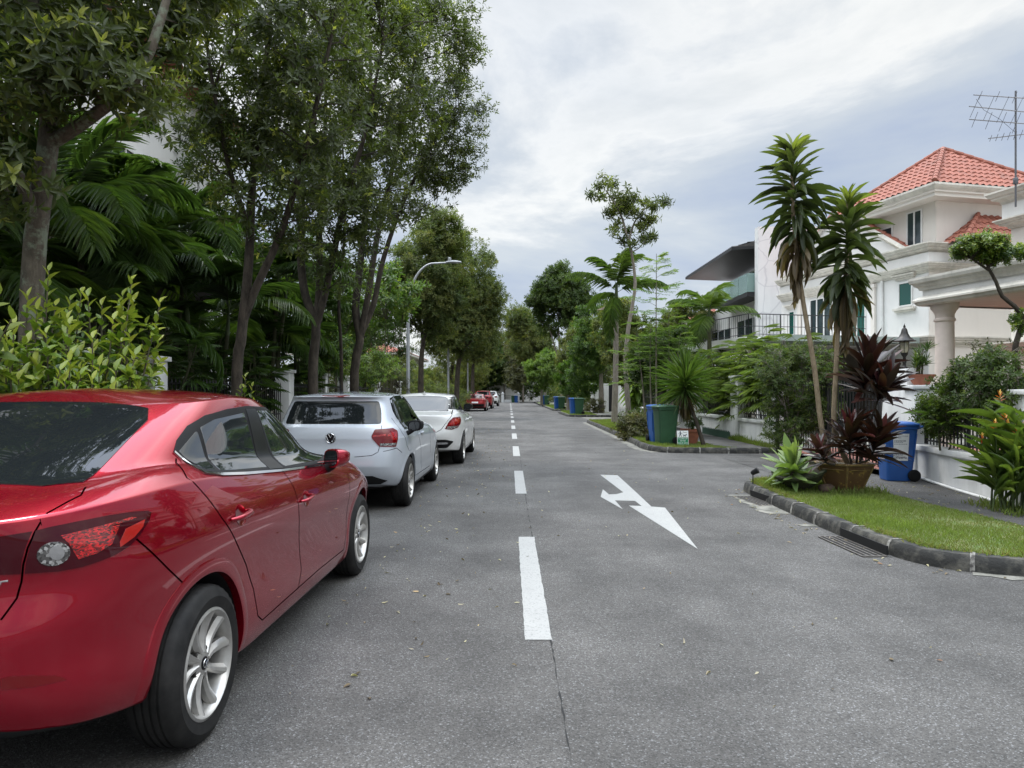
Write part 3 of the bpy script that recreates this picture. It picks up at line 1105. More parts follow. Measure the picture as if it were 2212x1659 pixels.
def door_handle(sh, parent, mat, y, z, sx, tilt=0.0, L=0.2):
    e = empty('door_handle', (0, 0, 0), parent=parent)
    V, rad = [], []
    for t in np.linspace(-0.5, 0.5, 11):
        yy, zz = y + L * t, z + tilt * t
        loc, n = sh.hit(Vector((3, yy, zz)), Vector((-1, 0, 0)))
        k = 0.030 * (1 - (2 * abs(t)) ** 4) + 0.004
        V.append((sx * (loc.x + k), yy, zz)); rad.append(0.013 * (1 - 0.45 * (2 * abs(t)) ** 3))
    mb = MB(); mb.tube(V, rad, 10)
    mb.build('grip', mat, e, smooth=60)
    # scooped cup behind the grip
    pts = [(y + L * 0.28 * math.cos(a) + 0.01, z - 0.004 + 0.048 * math.sin(a)) for a in np.linspace(0, 2 * math.pi, 25)[:-1]]
    for o in decal(sh, 'handle_cup', pts, PROJ('side'), mat, e, off=0.0016, depth=0.002, res=0.02):
        if sx < 0:
            for v in o.data.vertices: v.co.x *= -1
            o.data.flip_normals()
        # dish the cup: tilt its normals towards the centre
        me = o.data
        nn = []
        for v in me.vertices:
            b = Vector((sx, -(v.co.y - y - 0.01) * 5.0, -(v.co.z - z) * 9.0))
            nn.append(b.normalized())
        me.normals_split_custom_set_from_vertices(nn)
    return e
# ------------------------------------------------------------------ the red sedan in front
def caster(root, sh):
    root_m = Matrix.Translation(root.location) @ Matrix.Rotation(root.rotation_euler.z, 4, 'Z')
    inv = root_m.inverted()

    def f(px, py):
        """survey a mark seen on the car: the point of the skin it lies on, in car coordinates"""
        d = Vector(((px - CX) / FPX, 1.0, -(py - HY) / FPX))
        o = inv @ Vector((0, 0, CH)); d = (inv.to_3x3() @ d).normalized()
        loc, n, fi, ds = sh.bvh.ray_cast(o, d)
        if loc is None:
            best = None
            for t in np.linspace(1, 9, 400):
                q = sh.bvh.find_nearest(o + d * t)
                if best is None or q[3] < best[3]: best = q
            loc = best[0]
        return loc
    return f


def build_red():
    red = paint('red_paint', (0.33, 0.001, 0.016), 0.7, 0.27, dust=(0.2, 0.02, 0.025), spec=.1)
    t = empty('parked_car', (-2.13, 2.98, 0.0), R(-1.45), 'glossy red sedan parked nearest, silver twin-spoke wheels, dark rear window', 'car', 'cars parked along the left side')
    W = [(0.0, 0.318), (2.70, 0.318)]
    rows = [
        dict(w=0.0, yr=-.66, yf=3.4, z=.2), dict(w=.70, yr=-.70, yf=3.45, z=[(-.8, .36), (-.4, .3), (.45, .2), (3.6, .2)]),
        dict(w=.845, yr=-.80, yf=3.55, z=[(-.9, .40), (-.5, .33), (.4, .205), (3.6, .2)], rep=2),
        dict(w=.880, yr=-.84, yf=3.60, z=[(-.9, .50), (-.45, .42), (.45, .30), (3.6, .3)]),
        dict(w=.874, yr=-.88, yf=3.63, z=[(-.9, .60), (0, .54), (1, .46), (3.6, .45)], nr=5),
        dict(w=.884, yr=-.88, yf=3.64, z=[(-.9, .71), (0, .68), (1, .62), (3.6, .56)], nr=5),
        dict(w=.909, yr=-.845, yf=3.60, z=[(-.9, .80), (0, .80), (1, .76), (3.6, .63)], nr=4.6),
        dict(w=.902, yr=-.85, yf=3.50, z=[(-.9, .87), (0, .89), (1, .85), (2.7, .77), (3.6, .68)], nr=4.6),
        dict(w=.872, yr=-.868, yf=3.40, z=[(-.9, .955), (0, .985), (1, .94), (1.9, .91), (2.7, .85), (3.4, .72)], nr=4.8),
        dict(w=.825, yr=-.87, yf=3.32, z=[(-.9, 1.04), (-.5, 1.065), (0, 1.08), (1, 1.015), (1.9, .975), (2.7, .90), (3.3, .77)], nr=5, rep=2),
        dict(w=.785, yr=-.68, yf=2.95, z=[(-.7, 1.085), (-.2, 1.125), (1, 1.05), (1.9, 1.0), (2.5, .955), (2.95, .9)], nr=5),
        dict(w=.752, yr=-.50, yf=2.38, z=[(-.5, 1.11), (-.1, 1.15), (1, 1.075), (1.9, 1.025), (2.4, 1.0)], nr=4.5, nf=3.6),
        dict(w=.735, yr=-.42, yf=2.25, z=[(-.4, 1.15), (1, 1.11), (2.2, 1.06)], nr=4.5, nf=3.6),
        dict(w=.705, yr=-.16, yf=1.95, z=[(-.2, 1.25), (1, 1.235), (1.9, 1.2)], nr=4.5, nf=3.6),
        dict(w=.668, yr=.12, yf=1.63, z=[(.1, 1.345), (.8, 1.36), (1.6, 1.34)], nr=4.5, nf=3.6),
        dict(w=.632, yr=.26, yf=1.43, z=[(.2, 1.388), (.8, 1.42), (1.4, 1.398)], nr=4.5, nf=3.6, rep=2),
        dict(w=.52, yr=.38, yf=1.30, z=[(.3, 1.422), (.8, 1.448), (1.3, 1.43)], nr=4),
        dict(w=.28, yr=.5, yf=1.15, z=1.46, nr=3), dict(w=0.0, yr=.6, yf=1.05, z=1.468)]
    sh = Shell(rows, nv=92, M1=30, M2=130)
    px = caster(t, sh)
    z1 = lambda x, y: px(x * .5314, 777.7 + y * .5314)
    z6 = lambda x, y: px(x * .36447, 1036.9 + y * .36447)
    S = lambda L, f=z1: [(q.y, q.z) for q in (f(*p) for p in L)]
    side, top, rear = PROJ('side'), PROJ('top'), PROJ('rear')
    cor = PROJ('corner', 45)
    cs = math.cos(R(45))
    K = lambda L: [((q.x + q.y) * cs, q.z) for q in (z6(*p) for p in L)]
    # panel gaps
    seams = [
        (side, S([(716, 400), (760, 480), (830, 545), (900, 640), (960, 740), (1000, 830), (1030, 930), (1048, 1040), (1066, 1057), (1200, 937), (1300, 848), (1395, 772)])),
        (side, S([(1150, 452), (1190, 510), (1215, 620), (1217, 760), (1225, 850), (1212, 925)])),
        (side, S([(1408, 455), (1412, 600), (1407, 700), (1396, 772)])),
        (cor, K([(800, 342), (900, 430), (1000, 530), (1130, 655)])),
        (cor, K([(240, 250), (205, 310), (165, 400), (138, 500), (128, 600), (100, 700), (50, 770), (5, 830)])),
        (top, [(q.x, q.y) for q in (z6(*p) for p in [(508, 42), (480, 90), (400, 130), (310, 180), (240, 250)])]),
    ]
    body_mesh(sh, W, 0.372, 0.5, [red, MT['under'], MT['seam']], t, seam_geo(sh, seams, 0.0055))
    arch_lips(sh, W, 0.372, red, t)
    for y, zc in W:
        for sx in (1, -1):
            make_wheel(0.320, 0.220, 0.205, 'twist', t, (sx * 0.783, y, zc), sx < 0)
    # glass
    decal(sh, 'window_frame', S([(705, 372), (718, 325), (760, 268), (830, 226), (920, 200), (1000, 187), (1080, 190), (1150, 213), (1222, 263), (1272, 313), (1308, 370), (1320, 418), (1150, 447), (1000, 460), (900, 464), (830, 456), (780, 430), (738, 400)]), side, MT['black'], t, off=.0022, depth=.004, mirror=True)
    decal(sh, 'side_window', S([(726, 372), (797, 287), (878, 447), (830, 444), (775, 417), (742, 392)]), side, MT['sideglass'], t, off=.0042, depth=.002, mirror=True, rnd=.02)
    decal(sh, 'side_window', S([(812, 274), (870, 242), (988, 215), (1084, 436), (960, 447), (895, 450)]), side, MT['sideglass'], t, off=.0042, depth=.002, mirror=True, rnd=.012)
    decal(sh, 'side_window', S([(1042, 207), (1090, 207), (1150, 230), (1218, 281), (1263, 326), (1293, 378), (1290, 408), (1157, 433)]), side, MT['sideglass'], t, off=.0042, depth=.002, mirror=True, rnd=.012)
    decal(sh, 'door_pillar', S([(996, 200), (1034, 199), (1150, 440), (1095, 445)]), side, MT['gloss'], t, off=.0055, depth=.003, mirror=True)
    for s_ in (0, 1):
     V, F = seam_geo(sh, [(side, S([(706, 374), (738, 403), (780, 434), (830, 459), (900, 467), (1000, 463), (1150, 450), (1312, 428)]))], 0.011, 0.007, False)
     mb = MB(); mb.add([(v[0] * (1 - 2 * s_), v[1], v[2]) for v in V], F); mb.build('chrome_strip', MT['chrome'], t)
    decal(sh, 'rear_window', [(-.60, -.40), (-.50, -.475), (0, -.492), (.50, -.475), (.60, -.40), (.545, .14), (.49, .245), (.25, .285), (0, .295), (-.25, .285), (-.49, .245), (-.545, .14)], top, MT['glass'], t, off=.003, depth=.006, res=.05)
    decal(sh, 'windscreen', [(-.62, 2.1), (-.4, 2.22), (0, 2.3), (.4, 2.22), (.62, 2.1), (.59, 1.6), (.50, 1.42), (0, 1.36), (-.50, 1.42), (-.59, 1.6)], top, MT['glass'], t, off=.003, depth=.006, res=.05)
    # lamps
    LO = [(212, 299), (300, 277), (450, 247), (640, 210), (780, 189), (868, 184), (891, 194), (878, 240), (830, 318), (770, 385), (690, 436), (600, 476), (480, 516), (340, 541), (146, 553), (156, 480), (182, 380)]
    lamps = decal(sh, 'tail_light', K(LO), cor, MT['lamp_dark'], t, off=.006, depth=.01, res=.02, mirror=True)
    sub = [('lamp_lens', [(360, 338), (560, 292), (700, 268), (655, 380), (570, 432), (460, 468), (425, 415), (400, 372)], MT['lamp_bright'], .008),
           ('lamp_lens', [(352, 330), (560, 280), (770, 222), (800, 226), (600, 290), (365, 337)], MT['lamp_bright'], .0085),
           ('lamp_lens', [(702, 368), (738, 290), (850, 235), (838, 278), (788, 338), (705, 398)], MT['lamp_orange'], .008),
           ('lamp_lens', [(312 + 98 * math.cos(a), 436 - 10 * math.cos(a) + 70 * math.sin(a)) for a in np.linspace(0, 2 * math.pi, 21)[:-1]], MT['lamp_clear'], .0088), ('lamp_lens', [(330 + 46 * math.cos(a), 430 + 42 * math.sin(a)) for a in np.linspace(0, 2 * math.pi, 15)[:-1]], MT['chrome'], .0096)]
    for nm, L, m, off in sub:
        for o, par in zip(decal(sh, nm, K(L), cor, m, t, off=off, depth=.001, res=.02, mirror=True), lamps): o.parent = par
    q = [z6(*p) for p in [(190, 304), (150, 400), (128, 480), (122, 555), (4, 560), (4, 334)]]
    # the lid's own lamp piece runs on towards the number plate
    P = [(v.x, v.z) for v in q]
    P = P[:5] + [(.34, P[4][1] + .02), (.34, P[5][1] - .01)] + P[5:]
    decal(sh, 'lid_light', P, rear, MT['lamp_dark'], t, off=.005, depth=.008, res=.02, mirror=True)
    decal(sh, 'bumper_reflector', [(v.x, v.z) for v in (z6(*p) for p in [(4, 1180), (60, 1165), (200, 1158), (340, 1160), (395, 1180), (200, 1222), (4, 1240)])], rear, MT['lamp_red'], t, off=.003, depth=.004, res=.02, mirror=True)
    va = [z6(*p) for p in [(4, 1492), (300, 1466), (560, 1464), (720, 1462)]]
    vz = [(v.x, v.z) for v in va]
    decal(sh, 'rear_valance', [(-vz[-1][0], vz[-1][1])] + [(-x, z) for x, z in vz[:-1][::-1]] + vz + [(vz[-1][0] - .12, .335), (-vz[-1][0] + .12, .335)], rear, MT['black'], t, off=.006, depth=.01, res=.03)
    # badge letter ends at the edge of the lid
    b = z6(8, 636)
    mb = MB()
    for k, dx in enumerate((0.0, -.045, -.09, -.135)):
        mb.tube([(b.x - .012 + dx, -.905, b.z - .016), (b.x + dx, -.906, b.z + .018), (b.x + .016 + dx, -.905, b.z + .018)], .0035, 6)
    # seat it on the skin
    mb.v = [(v[0], sh.hit(Vector((v[0], -4, v[2])), Vector((0, 1, 0)))[0].y - .001 + (v[1] + .905) * .6, v[2]) for v in mb.v]
    mb.build('badge', MT['chrome'], t, smooth=40)
    # handles, mirrors
    for L in ((975, 628), (1243, 560)):
        c = z1(*L)
        for sx in (1, -1):
            door_handle(sh, t, red, c.y, c.z, sx, .012)
    c = z1(1318, 424)
    for sx in (1, -1): mirror_part(sh, t, red, c.y - .02, c.z, sx, .88, None, .095, 42, .045)
    # front lamps and grille
    decal(sh, 'headlight', [(.42, .66), (.62, .68), (.80, .74), (.80, .70), (.64, .60), (.44, .60)], PROJ('front'), MT['lamp_clear'], t, off=.004, mirror=True)
    decal(sh, 'grille', [(-.40, .62), (.40, .62), (.30, .42), (-.30, .42)], PROJ('front'), MT['black'], t, off=.004)
    # shark-fin aerial
    mb = MB(); mb.add([(-.03, .42, 1.425), (.03, .42, 1.425), (.02, .58, 1.437), (-.02, .58, 1.437), (0, .42, 1.475), (0, .45, 1.48)], [(0, 1, 4), (1, 2, 5, 4), (2, 3, 5), (3, 0, 4, 5)])
    sh_red = sh
    return t


red_car = build_red()
# ------------------------------------------------------------------ the other parked cars
def scale_rows(rows, ky, kx, kz):
    out = []
    for r in rows:
        q = dict(r)
        q['yr'] *= ky; q['yf'] *= ky; q['w'] *= kx
        q['z'] = [(a * ky, b * kz) for a, b in r['z']] if hasattr(r['z'], '__len__') else r['z'] * kz
        out.append(q)
    return out


HATCH = [
    dict(w=0.0, yr=-.5, yf=3.1, z=.2), dict(w=.68, yr=-.54, yf=3.15, z=[(-.6, .33), (-.4, .28), (.45, .2), (3.3, .2)]),
    dict(w=.82, yr=-.60, yf=3.22, z=[(-.7, .37), (-.5, .32), (.4, .205), (3.3, .2)], rep=2),
    dict(w=.862, yr=-.67, yf=3.28, z=[(-.7, .46), (-.45, .40), (.45, .29), (3.3, .3)]),
    dict(w=.862, yr=-.70, yf=3.31, z=[(-.7, .56), (0, .52), (1, .45), (3.3, .45)], rep=2),
    dict(w=.874, yr=-.69, yf=3.31, z=[(-.7, .70), (0, .68), (1, .62), (3.3, .56)]),
    dict(w=.88, yr=-.66, yf=3.28, z=[(-.7, .80), (0, .79), (1, .76), (3.3, .64)]),
    dict(w=.872, yr=-.655, yf=3.22, z=[(-.7, .89), (0, .89), (1, .86), (2.6, .80), (3.3, .70)], rep=2),
    dict(w=.84, yr=-.64, yf=3.12, z=[(-.7, .97), (1, .935), (1.9, .91), (2.6, .87), (3.2, .74)]),
    dict(w=.80, yr=-.62, yf=3.0, z=[(-.7, 1.03), (1, .99), (1.9, .96), (2.6, .92), (3.0, .80)], rep=2),
    dict(w=.755, yr=-.585, yf=2.45, z=[(-.6, 1.075), (1, 1.04), (1.9, 1.0), (2.5, .95)], nf=3.6),
    dict(w=.735, yr=-.55, yf=2.2, z=[(-.6, 1.12), (1, 1.09), (2.2, 1.03)], nf=3.6),
    dict(w=.685, yr=-.48, yf=1.85, z=[(-.5, 1.24), (1, 1.23), (1.9, 1.18)], nf=3.6),
    dict(w=.635, yr=-.41, yf=1.5, z=[(-.4, 1.35), (.8, 1.365), (1.5, 1.33)], nf=3.6),
    dict(w=.60, yr=-.46, yf=1.3, z=[(-.5, 1.392), (.5, 1.418), (1.3, 1.385)], nf=3.6, rep=2),
    dict(w=.48, yr=-.36, yf=1.15, z=[(-.4, 1.41), (.5, 1.443), (1.2, 1.42)], nr=5),
    dict(w=.25, yr=-.2, yf=1.0, z=[(-.4, 1.425), (.5, 1.455), (1.2, 1.44)], nr=3), dict(w=0.0, yr=-.1, yf=.9, z=[(-.3, 1.43), (.5, 1.46), (1.2, 1.45)])]

SEDAN = [
    dict(w=0.0, yr=-.75, yf=3.4, z=.2), dict(w=.70, yr=-.78, yf=3.45, z=[(-.9, .33), (-.4, .28), (.45, .2), (3.6, .2)]),
    dict(w=.83, yr=-.88, yf=3.55, z=[(-1., .36), (-.5, .31), (.4, .205), (3.6, .2)], rep=2),
    dict(w=.872, yr=-.96, yf=3.60, z=[(-1., .46), (-.45, .40), (.45, .30), (3.6, .3)], nr=5),
    dict(w=.872, yr=-1.0, yf=3.63, z=[(-1., .58), (0, .54), (1, .46), (3.6, .45)], nr=5.2),
    dict(w=.884, yr=-1.0, yf=3.64, z=[(-1., .69), (0, .68), (1, .62), (3.6, .56)], nr=5.4),
    dict(w=.90, yr=-.96, yf=3.60, z=[(-1., .80), (0, .80), (1, .76), (3.6, .63)], nr=5.4),
    dict(w=.892, yr=-.95, yf=3.50, z=[(-1., .875), (0, .89), (1, .85), (2.7, .77), (3.6, .68)], nr=5.4),
    dict(w=.855, yr=-.95, yf=3.40, z=[(-1., .94), (0, .975), (1, .93), (1.9, .91), (2.7, .85), (3.4, .72)], nr=5.4),
    dict(w=.80, yr=-.94, yf=3.32, z=[(-1., 1.0), (-.5, 1.035), (0, 1.05), (1, 1.0), (1.9, .975), (2.7, .90), (3.3, .77)], nr=5.4, rep=2),
    dict(w=.76, yr=-.70, yf=2.95, z=[(-.7, 1.05), (-.2, 1.08), (1, 1.03), (1.9, 1.0), (2.5, .955), (2.95, .9)], nr=4.8),
    dict(w=.735, yr=-.52, yf=2.38, z=[(-.5, 1.075), (-.1, 1.10), (1, 1.055), (1.9, 1.025), (2.4, 1.0)], nr=4.8, nf=3.6),
    dict(w=.715, yr=-.44, yf=2.25, z=[(-.4, 1.11), (1, 1.09), (2.2, 1.06)], nr=4.8, nf=3.6),
    dict(w=.675, yr=-.16, yf=1.88, z=[(-.2, 1.22), (1, 1.22), (1.9, 1.19)], nr=4.8, nf=3.6),
    dict(w=.625, yr=.12, yf=1.50, z=[(.1, 1.33), (.8, 1.355), (1.5, 1.33)], nr=4.8, nf=3.6),
    dict(w=.58, yr=.27, yf=1.28, z=[(.2, 1.375), (.8, 1.405), (1.3, 1.385)], nr=4.8, nf=3.6, rep=2),
    dict(w=.46, yr=.40, yf=1.15, z=[(.3, 1.41), (.8, 1.43), (1.2, 1.415)], nr=4.8),
    dict(w=.25, yr=.52, yf=1.02, z=1.443, nr=3), dict(w=0.0, yr=.6, yf=.95, z=1.45)]

z2f = lambda px: (lambda x, y: px((640 + x * .28933) / 1.1573, (900 + y * .28933) / 1.1573))


def text_mesh(name, txt, size, mat, parent, M, depth=0.0, align='CENTER', xs=1.0):
    cu = bpy.data.curves.new(name, 'FONT')
    cu.body = txt; cu.size = size; cu.align_x = align; cu.align_y = 'CENTER'; cu.extrude = depth; cu.resolution_u = 3
    o = bpy.data.objects.new(name, cu); COL.objects.link(o)
    dg = bpy.context.evaluated_depsgraph_get(); dg.update()
    me = bpy.data.meshes.new_from_object(o.evaluated_get(dg))
    bpy.data.objects.remove(o); bpy.data.curves.remove(cu)
    me.transform(M @ Matrix.Diagonal((xs, 1, 1, 1)))
    me.name = name; me.materials.clear()
    return link(name, me, mat, parent)


def dress(sh, t, side_poly, pillar, W, Rw, mats, wheel, glass_top=None, rear_poly=None):
    pass


def build_hatch():
    pt = paint('silver_paint', (0.46, 0.495, 0.54), 0.25, 0.35)
    t = empty('parked_car', (-2.115, 9.12, 0.0), R(-1.4), 'silver-blue hatchback with a roof aerial parked behind the white sedan, round emblem on its tailgate', 'car', 'cars parked along the left side')
    W = [(0.0, 0.315), (2.57, 0.315)]
    sh = Shell(HATCH, nv=74, M1=24, M2=90)
    px = caster(t, sh); z2 = z2f(px)
    side, top, rear = PROJ('side'), PROJ('top'), PROJ('rear'); cor = PROJ('corner', 45); cs = math.cos(R(45))
    S = lambda L: [(q.y, q.z) for q in (z2(*p) for p in L)]
    K = lambda L: [((q.x + q.y) * cs, q.z) for q in (z2(*p) for p in L)]
    RR = lambda L: [(q.x, q.z) for q in (z2(*p) for p in L)]
    seams = [
        (rear, RR([(1088, 562), (1075, 660), (1064, 760), (1054, 795), (1000, 825), (850, 838)])),
        (side, S([(1170, 500), (1215, 560), (1270, 640), (1305, 740), (1345, 860), (1350, 1010)])),
        (side, S([(1340, 530), (1400, 640), (1425, 760), (1428, 940)])),
        (side, S([(1475, 560), (1505, 680), (1508, 800)])),
        (side, S([(1352, 1010), (1500, 912)])),
        (cor, K([(1100, 790), (1215, 760), (1262, 800)])),
    ]
    body_mesh(sh, W, 0.36, 0.5, [pt, MT['under'], MT['seam']], t, seam_geo(sh, seams, 0.006))
    arch_lips(sh, W, 0.36, pt, t, bulge=.005)
    for y, zc in W:
        for sx in (1, -1): make_wheel(0.318, 0.216, 0.205, 'split', t, (sx * 0.755, y, zc), sx < 0)
    P = S([(1152, 333), (1190, 303), (1262, 299), (1335, 340), (1390, 420), (1432, 510), (1436, 536), (1300, 523), (1222, 514), (1180, 440)])
    decal(sh, 'window_frame', P, side, MT['black'], t, off=.002, depth=.004, mirror=True, rnd=.03)
    decal(sh, 'side_window', S([(1168, 338), (1195, 310), (1243, 307), (1330, 520), (1226, 508), (1188, 436)]), side, MT['glass'], t, off=.004, depth=.002, mirror=True, rnd=.02)
    decal(sh, 'side_window', S([(1262, 309), (1330, 350), (1382, 422), (1424, 512), (1424, 527), (1348, 520)]), side, MT['glass'], t, off=.004, depth=.002, mirror=True, rnd=.02)
    g = RR([(1062, 356), (1082, 440), (1083, 552)])
    decal(sh, 'rear_window', [(x, z) for x, z in g] + [(-x, z) for x, z in g[::-1]], rear, MT['glass'], t, off=.004, depth=.006, rnd=.03)
    decal(sh, 'windscreen', [(-.62, 2.0), (0, 2.2), (.62, 2.0), (.50, 1.3), (0, 1.22), (-.50, 1.3)], top, MT['glass'], t, off=.003, depth=.006, res=.05)
    g = RR([(800, 318), (800, 337)])
    decal(sh, 'brake_strip', [(.17, 1.405), (.17, 1.388), (-.17, 1.388), (-.17, 1.405)], rear, MT['lamp_red'], t, off=.006, depth=.006)
    L = [(995, 660), (1026, 600), (1180, 589), (1220, 610), (1221, 700), (1208, 748), (1066, 750), (1003, 682)]
    lamps = decal(sh, 'tail_light', K(L), cor, MT['lamp_red'], t, off=.006, depth=.01, res=.02, mirror=True, rnd=.015)
    for nm, LL, m in (('lamp_lens', [(1130, 650), (1170, 622), (1212, 622), (1212, 690), (1170, 690), (1160, 655), (1130, 662)], MT['lamp_bright']), ('lamp_lens', [(1010, 655), (1120, 640), (1120, 655), (1012, 668)], MT['lamp_bright']), ('lamp_lens', [(1068, 722), (1210, 715), (1206, 738), (1070, 742)], MT['lamp_clear'])):
        for o, par in zip(decal(sh, nm, K(LL), cor, m, t, off=.0082, depth=.001, res=.02, mirror=True), lamps): o.parent = par
    decal(sh, 'rear_valance', [(-.66, .385), (-.5, .45), (.5, .45), (.66, .385), (.58, .345), (-.58, .345)], rear, MT['black'], t, off=.005, depth=.01)
    # round emblem on the tailgate
    c = z2(590, 676)
    hx, hn = sh.hit(Vector((0, -4, c.z)), Vector((0, 1, 0)))
    e = empty('emblem', (0, hx.y - .004, c.z), 0, parent=t)
    B = Matrix.Rotation(R(90), 4, 'X')
    mb = MB(); mb.lathe([(0, .004), (.056, .004), (.062, 0)], 36, 0, B); mb.build('emblem_disc', MT['gloss'], e)
    mb = MB()
    o = [(.056 * math.cos(a), -.006, .056 * math.sin(a)) for a in np.linspace(0, 2 * math.pi, 33)]
    mb.tube(o, .0042, 6)
    for Lr in ([(-.024, .047), (0, .006), (.024, .047)], [(-.049, .022), (-.021, -.044), (0, -.006), (.021, -.044), (.049, .022)]):
        mb.tube([(p[0], -.006, p[1]) for p in Lr], .0055, 6)
    mb.build('emblem_letters', MT['chrome'], e, smooth=40)
    for Lh in ((1325, 607), (1427, 620)):
        c = z2(*Lh)
        for sx in (1, -1): door_handle(sh, t, pt, c.y, c.z, sx, .008)
    c = z2(1446, 530)
    for sx in (1, -1): mirror_part(sh, t, pt, c.y, c.z - .0, sx, .95, MT['black'])
    mb = MB(); mb.lathe([(.03, 1.425), (.028, 1.44), (.012, 1.455), (.006, 1.46)], 12, M=Matrix.Translation((0, -.16, 0))); mb.tube([(0, -.16, 1.45), (0, -.24, 1.57), (0, -.29, 1.64)], [.006, .005, .004], 6)
    mb.build('roof_aerial', MT['black'], t, smooth=50)
    decal(sh, 'headlight', [(.45, .66), (.80, .72), (.80, .64), (.5, .58)], PROJ('front'), MT['lamp_clear'], t, off=.004, mirror=True)
    return t


def build_white():
    pt = paint('white_paint', (0.68, 0.68, 0.66), 0.0, 0.3)
    t = empty('parked_car', (-1.80, 14.55, 0.0), R(-1.2), 'white sedan with black door mirror parked in front of the silver hatchback', 'car', 'cars parked along the left side')
    W = [(0.0, 0.32), (2.80, 0.32)]
    sh = Shell(scale_rows(SEDAN, 1.035, 1.0, .995), nv=74, M1=24, M2=90)
    px = caster(t, sh); z2 = z2f(px)
    side, top, rear = PROJ('side'), PROJ('top'), PROJ('rear'); cor = PROJ('corner', 45); cs = math.cos(R(45))
    K = lambda L: [((q.x + q.y) * cs, q.z) for q in (z2(*p) for p in L)]
    RR = lambda L: [(q.x, q.z) for q in (z2(*p) for p in L)]
    seams = [
        (cor, K([(1700, 432), (1690, 470), (1655, 525), (1600, 600), (1555, 625)])),
        (side, [(-.12, 1.02), (.22, .80), (.36, .60), (.40, .34)]), (side, [(.86, 1.03), (.92, .8), (.92, .33)]), (side, [(1.98, .98), (2.02, .8), (2.0, .34)]), (side, [(.42, .3), (2.0, .3)]),
    ]
    body_mesh(sh, W, 0.37, 0.5, [pt, MT['under'], MT['seam']], t, seam_geo(sh, seams, 0.008))
    arch_lips(sh, W, 0.37, pt, t, bulge=.005)
    for y, zc in W:
        for sx in (1, -1): make_wheel(0.323, 0.226, 0.22, 'split', t, (sx * 0.765, y, zc), sx < 0)
    decal(sh, 'window_frame', [(-.30, 1.11), (-.2, 1.2), (.1, 1.325), (.5, 1.36), (1.2, 1.35), (1.7, 1.22), (2.05, 1.06), (1.9, 1.045), (.9, 1.06), (0, 1.095)], side, MT['black'], t, off=.002, depth=.004, mirror=True, rnd=.02)
    decal(sh, 'side_window', [(-.2, 1.12), (.12, 1.3), (.5, 1.345), (.82, 1.345), (.86, 1.08), (0, 1.11)], side, MT['glass'], t, off=.004, depth=.002, mirror=True, rnd=.02)
    decal(sh, 'side_window', [(.92, 1.345), (1.2, 1.335), (1.66, 1.215), (1.95, 1.07), (.95, 1.08)], side, MT['glass'], t, off=.004, depth=.002, mirror=True, rnd=.02)
    decal(sh, 'rear_window', [(-.60, -.42), (-.45, -.50), (0, -.52), (.45, -.50), (.60, -.42), (.54, .14), (.48, .26), (0, .3), (-.48, .26), (-.54, .14)], top, MT['glass'], t, off=.003, depth=.006, res=.05)
    decal(sh, 'windscreen', [(-.62, 2.15), (0, 2.36), (.62, 2.15), (.50, 1.36), (0, 1.28), (-.50, 1.36)], top, MT['glass'], t, off=.003, depth=.006, res=.05)
    lamps = decal(sh, 'tail_light', K([(1630, 597), (1668, 527), (1700, 497), (1762, 489), (1769, 510), (1765, 550), (1742, 582), (1690, 602)]), cor, MT['lamp_red'], t, off=.006, depth=.01, res=.02, mirror=True, rnd=.02)
    for LL, m in (([(1660, 560), (1700, 512), (1755, 503), (1757, 540), (1720, 555)], MT['lamp_bright']), ([(1640, 594), (1655, 575), (1748, 565), (1735, 580), (1690, 598)], MT['lamp_clear'])):
        for o, par in zip(decal(sh, 'lamp_lens', K(LL), cor, m, t, off=.008, depth=.001, res=.02, mirror=True), lamps): o.parent = par
    decal(sh, 'rear_valance', [(-.74, .50), (-.60, .545), (.60, .545), (.74, .50), (.62, .38), (-.62, .38)], rear, MT['black'], t, off=.006, depth=.01, rnd=.03)
    decal(sh, 'exhaust_trim', [(.34, .475), (.36, .455), (.62, .455), (.64, .475), (.62, .495), (.36, .495)], rear, MT['chrome'], t, off=.012, depth=.008, mirror=True, rnd=.02)
    decal(sh, 'lid_strip', [(-.3, .80), (.3, .80), (.3, .82), (-.3, .82)], rear, MT['chrome'], t, off=.006, depth=.006)
    decal(sh, 'number_plate', [(-.24, .66), (.24, .66), (.24, .77), (-.24, .77)], rear, MT['black'], t, off=.006, depth=.006)
    for y in (.62, 1.68):
        for sx in (1, -1): door_handle(sh, t, pt, y, .885, sx, .01)
    for sx in (1, -1): mirror_part(sh, t, pt, 1.84, 1.05, sx, 1.0, MT['gloss'])
    mb = MB(); mb.add([(-.03, .4, 1.41), (.03, .4, 1.41), (.02, .58, 1.432), (-.02, .58, 1.432), (0, .40, 1.47), (0, .44, 1.475)], [(0, 1, 4), (1, 2, 5, 4), (2, 3, 5), (3, 0, 4, 5)]); mb.build('roof_aerial', pt, t)
    decal(sh, 'headlight', [(.45, .62), (.80, .70), (.80, .60), (.5, .54)], PROJ('front'), MT['lamp_clear'], t, off=.004, mirror=True)
    return t


